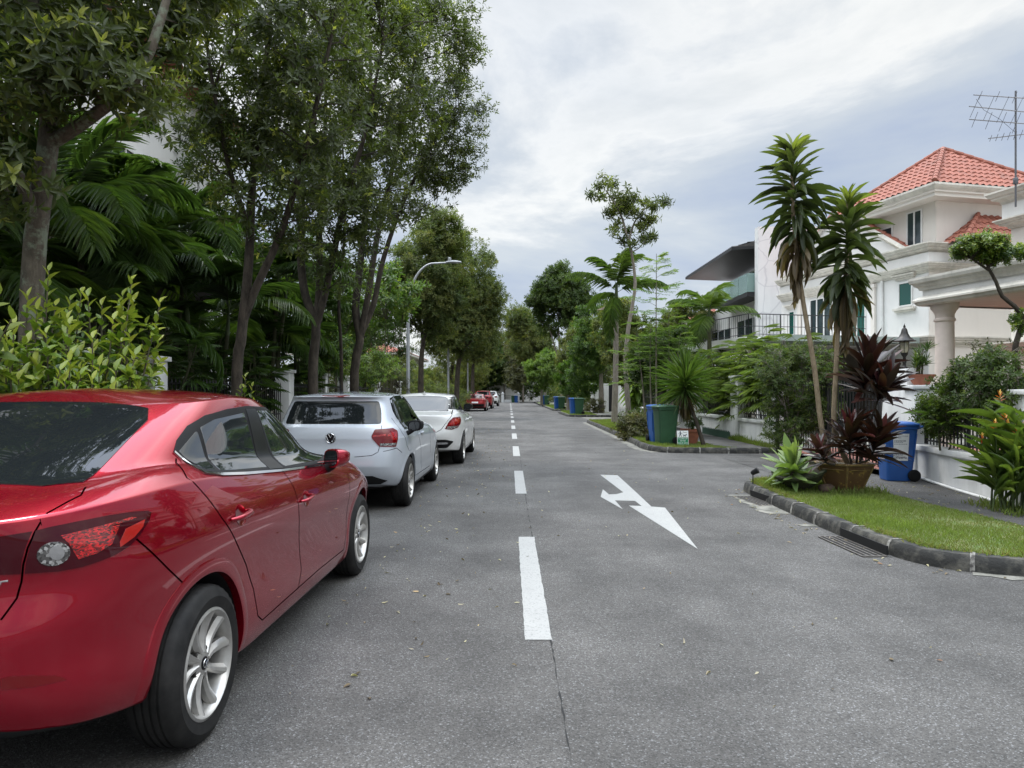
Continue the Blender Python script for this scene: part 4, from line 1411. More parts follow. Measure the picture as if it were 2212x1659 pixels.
def build_far(rows, k, mat, loc, rz, label, wing=False, plate=False, roof_y=.3):
    t = empty('parked_car', loc, R(rz), label, 'car', 'cars parked along the left side')
    wb = 2.65 * k[0]
    W = [(0.0, 0.32), (wb, 0.32)]
    sh = Shell(scale_rows(rows, *k), nv=44, M1=14, M2=44)
    kz = k[2]
    side, top, rear = PROJ('side'), PROJ('top'), PROJ('rear'); cor = PROJ('corner', 45)
    body_mesh(sh, W, 0.37, 0.5, [mat, MT['under'], MT['seam']], t)
    for y, zc in W:
        for sx in (1, -1): make_wheel(0.32, 0.216, 0.205, 'split', t, (sx * 0.755, y, zc), sx < 0)
    decal(sh, 'side_window', [(-.15, 1.13 * kz), (.15, 1.3 * kz), (1.2, 1.33 * kz), (1.8, 1.14 * kz), (1.9, 1.08 * kz)], side, MT['glass'], t, off=.004, depth=.002, mirror=True, res=.08)
    if rows is HATCH:
        decal(sh, 'rear_window', [(-.58, 1.1 * kz), (.58, 1.1 * kz), (.54, 1.35 * kz), (-.54, 1.35 * kz)], rear, MT['glass'], t, off=.004, res=.08)
    else:
        decal(sh, 'rear_window', [(-.58, -.46), (.58, -.46), (.48, .26), (-.48, .26)], top, MT['glass'], t, off=.004, res=.08)
    decal(sh, 'windscreen', [(-.58, 2.1), (.58, 2.1), (.48, 1.36), (-.48, 1.36)], top, MT['glass'], t, off=.004, res=.08)
    yb = -.55 if rows is HATCH else -.75
    decal(sh, 'tail_light', [(yb * .0 + .02 - .16, .82 * kz), (.14, .82 * kz), (.16, .95 * kz), (-.12, .95 * kz)], cor, MT['lamp_red'], t, off=.006, res=.05, mirror=True)
    decal(sh, 'rear_valance', [(-.68, .36), (.68, .36), (.7, .56), (-.7, .56)], rear, MT['black'], t, off=.006, res=.08)
    if plate: decal(sh, 'number_plate', [(-.25, .62), (.25, .62), (.25, .74), (-.25, .74)], rear, MT['plate'], t, off=.012)
    for sx in (1, -1): mirror_part(sh, t, mat, 1.75, 1.05 * kz, sx)
    if wing:
        mb = MB()
        mb.box((-.66, -.95, 1.17), (.66, -.72, 1.195)); mb.box((-.5, -.86, 1.0), (-.46, -.78, 1.17)); mb.box((.46, -.86, 1.0), (.5, -.78, 1.17))
        mb.build('rear_wing', mat, t, bevel=.008)
    return t


hatch_car = build_hatch()
white_car = build_white()
RED2 = paint('deep_red_paint', (0.30, 0.008, 0.012), 0.2, 0.35)
WH2 = paint('far_white_paint', (0.7, 0.7, 0.68), 0.0, 0.35)
build_far(SEDAN, (1.0, 1.0, .94), RED2, (-2.62, 55.5, 0), -1.0, 'red coupe with a raised rear wing and white number plate, far down the road', True, True)
build_far(HATCH, (1.05, 1.02, 1.12), RED2, (-2.35, 63.5, 0), -1.0, 'tall red hatchback parked just beyond the red coupe')
build_far(HATCH, (1.05, 1.02, 1.12), WH2, (-2.0, 75.5, 0), -1.0, 'small white car parked farthest along the road, before the white gate')
# ------------------------------------------------------------------ houses
MT['wall_w'] = plaster('white_render', (0.72, 0.71, 0.69), (0.45, 0.45, 0.43), 0.28)
MT['wall_c'] = plaster('cream_render', (0.68, 0.64, 0.585), (0.5, 0.46, 0.41), 0.25)
MT['trim'] = plaster('cornice_render', (0.65, 0.62, 0.555), (0.22, 0.21, 0.18), 0.65)
MT['soffit'] = simple('soffit', (0.6, 0.55, 0.5), 0.8, c2=(0.54, 0.5, 0.45))
MT['pink'] = simple('pinkish_column', (0.68, 0.585, 0.52), 0.7, c2=(0.6, 0.51, 0.45), nscale=5, bmp=(60, .3, .004))
MT['pane'] = glass_dark('window_pane', (0.03, 0.045, 0.05), 0.06, 0.8)
MT['pane_g'] = glass_dark('green_pane', (0.012, 0.075, 0.06), 0.15, 0.6)
MT['frame_w'] = simple('white_frame', (0.7, 0.7, 0.68), 0.5, c2=(0.62, 0.62, 0.6))
MT['rail'] = simple('black_rail', (0.012, 0.012, 0.014), 0.5, 0.2, c2=(0.02, 0.02, 0.02))
MT['canopy'] = simple('grey_canopy', (0.32, 0.38, 0.35), 0.5, c2=(0.24, 0.29, 0.27), nscale=2)
MT['dark_in'] = simple('porch_shade', (0.16, 0.14, 0.12), 0.9, c2=(0.1, 0.09, 0.08), nscale=1)  # shade under the porches, put into the colour


def tilemat(name, c, c2):
    m, nt, p = nmat(name)
    g = N(nt, 'ShaderNodeNewGeometry').outputs['Position']
    a = ramp(nt, noise(nt, g, 3.5, 6, 0.75), [(0.3, c2), (0.55, c), (0.75, tuple(x * 1.15 for x in c))])
    k = mixc(nt, ramp(nt, noise(nt, g, 1.1, 6, 0.8), [(0.56, 0.0), (0.74, 0.6)]), a, (0.09, 0.075, 0.06))
    nt.links.new(k, p.inputs['Base Color'])
    p.inputs['Roughness'].default_value = 0.75
    bump(nt, p, noise(nt, g, 40, 3), 0.3, 0.01)
    return m


MT['tile_r'] = tilemat('red_roof_tile', (0.31, 0.105, 0.068), (0.21, 0.075, 0.05))
MT['tile_d'] = tilemat('dark_roof_tile', (0.04, 0.036, 0.034), (0.025, 0.022, 0.02))


def tile_plane(mb, A, B, apex_pts, tw=0.24, course=0.33, amp=0.035, mi=0):
    """pantiles on a roof plane: A-B is the eave, apex_pts the remaining corners (in order B..A)"""
    A, B = Vector(A), Vector(B)
    P = [A, B] + [Vector(p) for p in apex_pts]
    ex = (B - A).normalized()
    nrm = (B - A).cross(P[-1] - A).normalized()
    if nrm.z < 0: nrm = -nrm
    ey = nrm.cross(ex)
    if ey.dot(P[-1] - A) < 0: ey = -ey
    L2 = [((p - A).dot(ex), (p - A).dot(ey)) for p in P]
    x0, x1 = min(p[0] for p in L2), max(p[0] for p in L2); y1 = max(p[1] for p in L2)
    nx = max(2, int((x1 - x0) / tw * 6)); nc = max(1, int(math.ceil(y1 / course)))
    bm = bmesh.new()
    rows = []
    for j in range(nc):
        for t, lift in ((0.0, amp * 0.9), (1.0, 0.0)):
            y = (j + t) * course
            r = []
            for i in range(nx + 1):
                x = x0 + (x1 - x0) * i / nx
                ph = (x / tw) % 1.0
                w = amp * (math.sin(math.pi * ph / 0.62) if ph < 0.62 else -0.45 * math.sin(math.pi * (ph - 0.62) / 0.38))
                r.append(bm.verts.new((x, y, w + lift)))
            rows.append(r)
    for a, b in zip(rows[:-1], rows[1:]):
        for i in range(nx):
            bm.faces.new((a[i], a[i + 1], b[i + 1], b[i]))
    n = len(L2)
    cx, cy = sum(p[0] for p in L2) / n, sum(p[1] for p in L2) / n
    for i in range(n):
        p, q = Vector((*L2[i], 0)), Vector((*L2[(i + 1) % n], 0))
        no = Vector((q.y - p.y, -(q.x - p.x), 0))
        if no.length < 1e-6: continue
        if no.dot(Vector((cx, cy, 0)) - p) > 0: no = -no
        bmesh.ops.bisect_plane(bm, geom=bm.verts[:] + bm.edges[:] + bm.faces[:], plane_co=p, plane_no=no, clear_outer=True, dist=1e-5)
    bm.verts.index_update()
    vs = [A + ex * v.co.x + ey * v.co.y + nrm * v.co.z for v in bm.verts]
    fs = [[v.index for v in f.verts] for f in bm.faces]
    up = 0
    for f in bm.faces: up += f.normal.z
    if (ex.cross(ey)).z * up < 0: fs = [list(reversed(f)) for f in fs]
    bm.free()
    mb.add(vs, fs, mi)


def ridge(mb, a, b, r=0.075, step=0.3, mi=0):
    a, b = Vector(a), Vector(b)
    L = (b - a).length; n = max(1, int(L / step)); d = (b - a) / n
    for i in range(n):
        p = a + d * i
        mb.tube([p, p + d * 1.06], [r * 1.12, r * 0.9], 8, mi)


def cornice(mb, pts, prof, closed=False, mi=0):
    """moulding swept along a level polyline (outside on the right hand of travel); prof = (out, z)"""
    P = [Vector((p[0], p[1])) for p in pts]
    n = len(P)
    off = []
    for i in range(n):
        def nr(a, b):
            d = (b - a).normalized(); return Vector((d.y, -d.x))
        if closed or 0 < i < n - 1:
            n1, n2 = nr(P[i - 1], P[i]), nr(P[i], P[(i + 1) % n])
            m = (n1 + n2).normalized(); m = m / max(0.3, m.dot(n1))
        elif i == 0: m = nr(P[0], P[1])
        else: m = nr(P[-2], P[-1])
        off.append(m)
    k = len(prof)
    vs = [(P[i].x + off[i].x * o, P[i].y + off[i].y * o, z) for i in range(n) for o, z in prof]
    fs = []
    for i in range(n if closed else n - 1):
        j = (i + 1) % n
        for q in range(k - 1):
            fs.append((i * k + q, j * k + q, j * k + q + 1, i * k + q + 1))
    if not closed:
        fs.append(tuple(range(k))); fs.append(tuple(reversed(range((n - 1) * k, n * k))))
    mb.add(vs, fs, mi)


def window(parent, x, b0, b1, z0, z1, pane, face='a', panes=2, head=False, depth=0.10, name='window', fw=0.05, mull=None, bars=0):
    """window in the wall plane a = x (face 'a', outside towards -a) or b = x (face 'b', outside towards -b)"""
    def T(u, o, z):   # u along wall, o outward
        return (x - o, u, z) if face == 'a' else (u, x - o, z)
    def bx(mb, u0, u1, o0, o1, za, zb, mi=0):
        p, q = T(u0, o1, za), T(u1, o0, zb)
        mb.box([min(p[i], q[i]) for i in range(3)], [max(p[i], q[i]) for i in range(3)], mi)
    mb = MB()
    bx(mb, b0, b1, -0.01, 0.035, z0, z0 + fw); bx(mb, b0, b1, -0.01, 0.035, z1 - fw, z1)
    bx(mb, b0, b0 + fw, -0.01, 0.034, z0 + fw, z1 - fw); bx(mb, b1 - fw, b1, -0.01, 0.034, z0 + fw, z1 - fw)
    for i in range(1, panes):
        c = b0 + (b1 - b0) * i / panes
        bx(mb, c - fw * .55, c + fw * .55, -0.01, 0.032, z0 + fw, z1 - fw)
    for i in range(bars):
        c = z0 + (z1 - z0) * (i + 1) / (bars + 1)
        bx(mb, b0 + fw, b1 - fw, -0.01, 0.028, c - fw * .4, c + fw * .4)
    w = mb.build(name, MT['frame_w'], parent)
    mb = MB(); bx(mb, b0 + fw * .5, b1 - fw * .5, -0.005, 0.012, z0 + fw * .5, z1 - fw * .5); mb.build('pane', pane, w)
    if head:
        e = 0.14
        mb = MB(); bx(mb, b0 - e * .6, b1 + e * .6, 0, 0.06, z1 + 0.08, z1 + 0.14); bx(mb, b0 - e, b1 + e, 0, 0.11, z1 + 0.14, z1 + 0.20); bx(mb, b0 - e * 1.3, b1 + e * 1.3, 0, 0.15, z1 + 0.20, z1 + 0.25)
        mb.build('window_head', MT['trim'], w)
        mb = MB(); bx(mb, b0 - e, b1 + e, 0, 0.13, z0 - 0.11, z0 - 0.04); bx(mb, b0 - e * .7, b1 + e * .7, 0, 0.08, z0 - 0.17, z0 - 0.11)
        mb.build('sill', MT['trim'], w)
    return w


BIG = [(0.0, -0.02), (0.0, 0.0), (0.06, 0.03), (0.06, 0.08), (0.10, 0.12), (0.20, 0.16), (0.22, 0.17), (0.22, 0.22), (0.27, 0.24), (0.30, 0.30), (0.34, 0.33), (0.34, 0.38), (0.0, 0.40)]


def band(z, k=1.0, o=1.0):
    return [(a * o, z + b * k) for a, b in BIG]


# ---- villa with the red hipped roof (local a: away from the road, b: up the road)
def build_villa():
    t = empty('house', (13.0, 22.0, 0.0), R(13), 'white three-storey house with a red hipped roof and black-railed balcony', 'house')
    mb = MB()
    mb.box((0, 0, 0), (9, 7.6, 5.62))
    mb.box((.3, .05, 5.95), (4.4, 3.4, 7.55), 1)
    mb.build('wall', [MT['wall_w'], MT['wall_c']], t)
    # viewer-side face coated darker and pinker, its shade put into the colour
    mb = MB(); mb.box((0.02, -.012, 0), (9, 0, 5.6)); mb.box((.32, .035, 6.0), (4.4, .05, 7.5)); mb.build('end_wall', MT['wall_c'], t)
    out = [(0, 7.6), (0, 0), (9, 0)]
    mb = MB(); cornice(mb, [(p[0], p[1]) for p in out], band(5.18, .75, .75)); mb.build('cornice', MT['trim'], t)
    mb = MB(); cornice(mb, out, [(0, 5.5), (.12, 5.5), (.12, 5.78), (0, 5.78)]); mb.build('frieze', MT['wall_w'], t)
    mb = MB(); cornice(mb, out, band(5.74, .85, 1.0)); mb.build('cornice', MT['trim'], t)
    mb = MB(); cornice(mb, [(0, 7.6), (0, 0), (9, 0)], band(2.86, .9, .62)); mb.build('string_course', MT['trim'], t)
    # top storey: eave box and gutter
    ring = [(.3, 3.4), (.3, .05), (4.4, .05), (4.4, 3.4)]
    mb = MB(); cornice(mb, ring, [(0, 7.42), (.52, 7.42), (.52, 7.52), (.58, 7.54), (.58, 7.6), (0, 7.62)]); mb.build('soffit', MT['wall_c'], t)
    mb = MB(); cornice(mb, ring, [(.44, 7.58), (.6, 7.6), (.66, 7.66), (.70, 7.72), (.70, 7.78), (.40, 7.80)]); mb.build('gutter', MT['trim'], t)
    mb = MB()
    e0, e1, e2, e3 = (-.36, -.6, 7.78), (-.36, 4.0, 7.78), (5.06, 4.0, 7.78), (5.06, -.6, 7.78)
    r0 = (2.2, 1.7, 9.7)
    [tile_plane(mb, p, q, [r0]) for p, q in ((e1, e0), (e0, e3), (e3, e2), (e2, e1))]
    for a, b in ((e0, r0), (e1, r0), (e2, r0), (e3, r0)): ridge(mb, Vector(a) + Vector((0, 0, .05)), Vector(b) + Vector((0, 0, .05)))
    mb.build('roof', MT['tile_r'], t, smooth=40)
    # gabled wing over the front
    gb0, gb1, gz, ap = 1.0, 7.35, 6.05, 8.15
    gm = (gb0 + gb1) / 2
    mb = MB(); mb.add([(0.0, gb0, gz), (0.0, gb1, gz), (0.0, gm, ap), (.2, gb0, gz), (.2, gb1, gz), (.2, gm, ap)], [(0, 2, 1), (3, 4, 5), (0, 1, 4, 3), (1, 2, 5, 4), (2, 0, 3, 5)])
    mb.build('gable', MT['wall_w'], t)
    mb = MB()
    tile_plane(mb, (.0, gb0 - .25, gz - .1), (5.5, gb0 - .25, gz - .1), [(5.5, gm, ap + .08), (.0, gm, ap + .08)]); tile_plane(mb, (5.5, gb1 + .25, gz - .1), (.0, gb1 + .25, gz - .1), [(.0, gm, ap + .08), (5.5, gm, ap + .08)])
    ridge(mb, (0, gm, ap + .12), (5.5, gm, ap + .12)); ridge(mb, (0.02, gb0 - .2, gz - .02), (0.02, gm, ap + .12)); ridge(mb, (0.02, gb1 + .2, gz - .02), (0.02, gm, ap + .12))
    mb.build('roof', MT['tile_r'], t, smooth=40)
    mb = MB()   # white coping along the gable
    for b0_, b1_ in ((gb0 - .1, gm), (gb1 + .1, gm)):
        mb.tube([(-.06, b0_, gz + .0), (-.06, b1_, ap - .02)], .09, 4)
    mb.build('coping', MT['trim'], t)
    # low red roof on the right below the upper storey
    mb = MB(); tile_plane(mb, (.4, .04, 6.0), (.4, -.95, 6.0), [(1.9, .04, 7.05)]); tile_plane(mb, (.4, -.95, 6.0), (9, -.95, 6.0), [(9, .04, 7.05), (1.9, .04, 7.05)]); ridge(mb, (.4, -.95, 6.06), (1.9, .04, 7.1)); mb.build('roof', MT['tile_r'], t, smooth=40)
    mb = MB(); mb.box((.45, -.9, 5.92), (9, -.03, 5.985)); mb.build('soffit', MT['trim'], t)
    # windows
    window(t, 0.3, .55, 1.2, 6.18, 7.32, MT['pane'], panes=2)
    window(t, 0.3, 1.8, 2.35, 6.65, 7.05, MT['pane'], panes=1)
    window(t, 0.0, .62, 1.22, 4.22, 5.02, MT['pane_g'], panes=1, head=True)
    window(t, 0.0, 4.5, 5.75, 3.45, 5.05, MT['pane'], panes=3, head=True, bars=0)
    window(t, 0.0, 6.7, 7.1, 3.75, 4.75, MT['pane_g'], panes=1, head=True)
    window(t, 0.0, 2.7, 3.6, 3.35, 4.85, MT['pane_g'], panes=2)
    window(t, -.012, 4.2, 5.3, 1.0, 1.9, MT['pane_g'], face='b', panes=1, head=True)
    for b in (6.35, 2.3):
        mb = MB(); mb.box((-.09, b - .09, 3.3), (-.006, b + .09, 5.02)); mb.box((-.12, b - .12, 5.02), (-.006, b + .12, 5.14)); mb.build('pilaster', MT['wall_c'], t)
    mb = MB(); mb.tube([(-.05, 1.9, 3.3), (-.05, 1.9, 5.2)], .045, 8); mb.tube([(3.8, -.10, .2), (3.8, -.10, 5.2)], .12, 4)
    mb.build('downpipe', MT['frame_w'], t, smooth=40)
    # porch slab with railing, canopy on the near side
    mb = MB(); mb.box((-4.9, 2.2, 2.98), (-.006, 7.4, 3.28)); mb.build('porch_slab', MT['wall_w'], t)
    mb = MB(); mb.box((-5.2, .2, 3.02), (-.23, 2.19, 3.1)); mb.box((-5.3, .1, 2.98), (-.23, .2, 3.16)); mb.build('canopy', MT['canopy'], t)
    for c in ((-4.7, 2.4), (-4.7, 7.0)):
        mb = MB(); mb.box((c[0] - .15, c[1] - .15, 0), (c[0] + .15, c[1] + .15, 2.975)); mb.build('porch_column', MT['wall_c'], t)
    mb = MB()
    mb.box((-.03, 2.2, .1), (-.005, 7.3, 2.95)); mb.build('porch_shade_panel', MT['dark_in'], t)  # dark panel over the white wall: porch shade painted in
    rl = empty('balcony_rail', (0, 0, 0), parent=t)
    def run(p, q):
        p, q = Vector(p), Vector(q); L = (q - p).length; n = int(L / .13)
        m1, m2 = MB(), MB()
        for z in (4.02, 3.62, 3.36): m1.tube([p + Vector((0, 0, z)), q + Vector((0, 0, z))], .018 if z > 4 else .011, 6)
        for i in range(n + 1):
            c = p + (q - p) * i / n
            (m1 if i % 9 == 0 else m2).tube([c + Vector((0, 0, 3.28)), c + Vector((0, 0, 4.02))], .02 if i % 9 == 0 else .007, 5)
        m1.build('handrail', MT['rail'], rl); m2.build('balusters', MT['rail'], rl)
    run((-4.8, 2.3, 0), (-.35, 2.3, 0)); run((-4.8, 2.3, 0), (-4.8, 7.2, 0))
    # under-porch: door and dim rear
    mb = MB(); mb.box((-.05, 3.2, .1), (-.032, 5.0, 2.2)); mb.build('door', MT['pane'], t)
    mb = MB(); mb.tube([(1.2, -.06, 5.62), (1.2, -.2, 5.62)], .035, 8); mb.tube([(1.55, -.06, 5.62), (1.55, -.2, 5.62)], .035, 8); mb.build('spout', MT['trim'], t)
    return t


villa = build_villa()


# ---- the near right-hand house: car porch on a round column, parapet wing behind
def build_right():
    t = empty('house', (7.0, 12.3, 0.0), R(13), 'cream house with a heavy moulded car porch on a round column, at the right edge', 'house')
    mb = MB(); mb.box((.1, -6, 2.97), (7.5, -.1, 3.36)); mb.build('porch_roof', MT['wall_w'], t)
    mb = MB(); mb.box((.06, -6, 2.955), (7.5, -.06, 2.968)); mb.build('soffit', MT['soffit'], t)
    o = [(7.5, -.3), (.3, -.3), (.3, -6)]
    o = o[::-1]
    o2 = [(.1, -6), (.1, -.1), (7.5, -.1)]
    def outw(pts): return pts[::-1]
    mb = MB(); cornice(mb, outw(o2), [(0, 2.93), (.03, 2.93), (.07, 2.95), (.09, 2.99), (.115, 3.0), (.115, 3.03), (.09, 3.05), (.035, 3.09), (0, 3.10)]); mb.build('cornice', MT['trim'], t)
    mb = MB(); cornice(mb, outw(o2), [(0, 3.2), (.035, 3.2), (.05, 3.24), (.09, 3.27), (.105, 3.30), (.14, 3.32), (.155, 3.37), (.155, 3.41), (0, 3.43)]); mb.build('cornice', MT['trim'], t)
    cl = empty('column', (.33, -.33, 0), parent=t)
    mb = MB(); mb.lathe([(.175, .1), (.175, .25), (.155, .32), (.150, 1.4), (.143, 2.62), (.138, 2.66)], 40); mb.build('shaft', MT['pink'], cl, smooth=40)
    mb = MB(); mb.lathe([(.138, 2.64), (.165, 2.66), (.165, 2.69), (.145, 2.71), (.145, 2.76), (.17, 2.82), (.21, 2.87), (.215, 2.93), (.215, 2.955)], 40); mb.build('capital', MT['pink'], cl, smooth=40)
    # house wing behind the porch
    wa, wb = 6.12, 3.6
    mb = MB(); mb.box((wa, -5, 0), (14, wb, 6.2)); mb.build('wall', MT['wall_c'], t)
    o3 = [(14, wb), (wa, wb), (wa, -5)]
    mb = MB(); cornice(mb, o3, band(5.4, .62, .8)); mb.build('cornice', MT['trim'], t)
    mb = MB(); cornice(mb, o3, [(0, 5.63), (.13, 5.63), (.13, 6.05), (0, 6.05)]); mb.build('parapet', MT['wall_w'], t)
    mb = MB(); cornice(mb, o3, [(a * .85 + .1 if a else 0, 5.99 + b * .85) for a, b in BIG]); mb.build('cornice', MT['trim'], t)
    mb = MB(); cornice(mb, [(14, wb), (wa, wb), (wa, -5)], band(2.35, .8, 1.2)); mb.build('string_course', MT['trim'], t)
    window(t, wa, -1.2, 0.2, .9, 2.0, MT['pane'], panes=2, bars=1)
    window(t, wa, 1.6, 2.6, 1.0, 1.9, MT['pane_g'], panes=1)
    return t


right_house = build_right()

# ---- television aerials on the right-hand house
def aerial(x, y, z0, H, label):
    t = empty('tv_aerial', (x, y, z0), 0, label, 'aerial')
    m = simple('galvanised', (0.16, 0.16, 0.17), .4, .7)
    mb = MB(); mb.tube([(0, 0, 0), (0, 0, H)], .02, 8); mb.lathe([(.045, .5), (.05, .52), (.05, .62), (.045, .64)], 10); mb.build('mast', m, t, smooth=40)
    for z, L, n, ang, tilt, wd in ((H - .16, 1.25, 3, 8, 0, .12), (H - .46, 1.45, 4, 12, 0, .3), (H - .72, 1.3, 4, 5, .04, .22), (H - .95, .8, 6, 0, -.12, .1)):
        mb = MB()
        d = Vector((-math.cos(R(ang)), -math.sin(R(ang)), tilt))
        s = Vector((-d.y, d.x, 0)) * .5 + Vector((0, 0, .75)); s.normalize()
        p0 = Vector((.2, 0, z))
        mb.tube([p0, p0 + d * L], .011, 6)
        for i in range(n):
            c = p0 + d * (L * (i + .6) / n)
            w = wd * (1 - .35 * i / n)
            mb.tube([c - s * w, c + s * w], .006, 4)
        mb.build('antenna', m, t)
    mb = MB(); mb.tube([(-.9, -.05, H - .2), (-.7, 0, H - .42), (-.35, 0, H - .62), (0, .02, H - .9)], .005, 4); mb.build('cable', MT['rail'], t)
    return t


pa = at(2194, 388, 15.6)
aerial(pa.x, pa.y, pa.z - .6, 2.55, 'tall television aerial mast on the rooftop at the right edge')


# ---- modern white house with the dark roof, farther up on the right
def build_modern():
    t = empty('house', (10.9, 31.0, 0.0), R(0), 'modern white house with dark overhanging roof, glass balcony and tall blank wall', 'house')
    crackw = plaster('cracked_white_wall', (0.70, 0.70, 0.69), (0.55, 0.55, 0.55), .4)
    nt_ = crackw.node_tree
    p = nt_.nodes['Principled BSDF']
    g = N(nt_, 'ShaderNodeNewGeometry').outputs['Position']
    vo = N(nt_, 'ShaderNodeTexVoronoi', feature='DISTANCE_TO_EDGE'); vo.inputs['Scale'].default_value = 1.15
    wv = mixc(nt_, .12, g, noise(nt_, g, 2.0, 4)); nt_.links.new(wv, vo.inputs['Vector'])
    li = ramp(nt_, vo.outputs['Distance'], [(0.0, .75), (.03, 0.0)])
    old = p.inputs['Base Color'].links[0].from_socket
    nt_.links.new(mixc(nt_, li, old, (.5, .5, .51)), p.inputs['Base Color'])
    mb = MB(); mb.box((-.02, 0, 0), (6, .45, 8.7)); mb.build('blank_wall', crackw, t)
    mb = MB(); mb.box((.5, .46, 0), (8, 14, 5.9)); mb.box((1.6, .46, 5.9), (8, 12, 7.7)); mb.build('wall', MT['wall_w'], t)
    mb = MB(); mb.box((1.55, .6, 6.0), (1.59, 9, 7.6)); mb.build('glazing', MT['pane'], t)
    # roof: low slope rising from the roadside eave
    mb = MB()
    tile_plane(mb, (-.75, 9.6, 8.05), (-.75, 1.3, 8.05), [(2.2, .47, 8.75), (2.2, 10.4, 8.75)], mi=0)
    tile_plane(mb, (-.75, 1.3, 8.05), (2.2, .47, 8.05), [(2.2, .47, 8.75)])
    mb.build('roof', MT['tile_d'], t, smooth=40)
    mb = MB(); mb.add([(-.8, 1.25, 7.93), (2.2, .46, 7.93), (2.2, 10.4, 7.93), (-.8, 9.7, 7.93), (-.8, 1.25, 8.06), (2.2, .46, 8.06), (2.2, 10.4, 8.06), (-.8, 9.7, 8.06)], [(0, 3, 2, 1), (0, 1, 5, 4), (3, 0, 4, 7), (2, 3, 7, 6)])
    mb.build('soffit', MT['rail'], t)
    mb = MB(); mb.box((-.35, .46, 5.72), (1.6, 5.5, 5.9)); mb.build('balcony_slab', MT['rail'], t)
    gm, gnt, gp = nmat('glass_balustrade')
    gp.inputs['Base Color'].default_value = (.55, .72, .68, 1); gp.inputs['Transmission Weight'].default_value = .7; gp.inputs['Roughness'].default_value = .05; gp.inputs['IOR'].default_value = 1.1
    for i in range(4):
        mb = MB(); mb.box((-.34, .5 + i * 1.25, 5.92), (-.32, 1.68 + i * 1.25, 6.75)); mb.build('balustrade', gm, t)
    mb = MB(); mb.box((-.32, .48, 5.92), (1.5, .50, 6.75)); mb.build('balustrade', gm, t)
    for b0, b1, z0, z1 in ((1.0, 4.4, 3.3, 5.0), (5.4, 8.8, 3.2, 4.8)):
        w = window(t, .5, b0, b1, z0, z1, MT['pane'], panes=3)
    mb = MB(); mb.box((-.2, 6, 2.8), (.49, 14, 3.1)); mb.build('terrace_slab', MT['wall_w'], t)
    for i in range(5):
        mb = MB(); mb.box((-.2, 6.1 + i * 1.5, 3.12), (-.18, 7.5 + i * 1.5, 3.85)); mb.build('balustrade', gm, t)
    mb = MB(); mb.tube([(2.0, 2, 8.7), (2.0, 2, 9.7)], .012, 5); mb.build('lightning_rod', MT['rail'], t)
    return t


build_modern()


def plain_house(loc, rz, w, d, h, label, roofmat, wallmat=None, over=.5, rise=1.6, wins=()):
    t = empty('house', loc, R(rz), label, 'house')
    mb = MB(); mb.box((0, 0, 0), (w, d, h)); mb.build('wall', wallmat or MT['wall_w'], t)
    mb = MB(); mb.box((-.3, -.3, h / 2 - .12), (w + .3, d + .3, h / 2 + .05)); mb.build('string_course', MT['trim'], t)
    mb = MB(); cx, cy = w / 2, d / 2
    e = [(-over, -over, h), (w + over, -over, h), (w + over, d + over, h), (-over, d + over, h)]
    if d > w: r0, r1 = (cx, cx, h + rise), (cx, d - cx, h + rise); 
    else: r0, r1 = (cy, cy, h + rise), (w - cy, cy, h + rise)
    if d > w:
        tile_plane(mb, e[0], e[1], [r0]); tile_plane(mb, e[1], e[2], [r1, r0]); tile_plane(mb, e[2], e[3], [r1]); tile_plane(mb, e[3], e[0], [r0, r1])
    else:
        tile_plane(mb, e[0], e[1], [r1, r0]); tile_plane(mb, e[1], e[2], [r1]); tile_plane(mb, e[2], e[3], [r0, r1]); tile_plane(mb, e[3], e[0], [r0])
    ridge(mb, r0, r1)
    mb.build('roof', roofmat, t, smooth=40)
    mb = MB(); mb.box((-over, -over, h - .15), (w + over, d + over, h - .01)); mb.build('soffit', MT['trim'], t)
    for a in wins:
        window(t, *a[:5], MT['pane'], face=a[5], panes=a[6] if len(a) > 6 else 2, bars=1)
    return t


plain_house((11.5, 47, 0), 0, 9, 12, 6.2, 'white house with an orange tiled roof glimpsed between the palms', MT['tile_r'], wins=[(0, 1, 3, 3.8, 5.2, 'a'), (0, 5, 7, 3.8, 5.2, 'a'), (0, 1, 3, 3.8, 5.2, 'b')])
plain_house((9.5, 66, 0), 0, 9, 12, 6.4, 'far white house behind the dark tree on the right', MT['tile_d'], wins=[(0, 1, 3, 3.8, 5.2, 'a'), (0, 5, 7, 3.8, 5.2, 'a')])


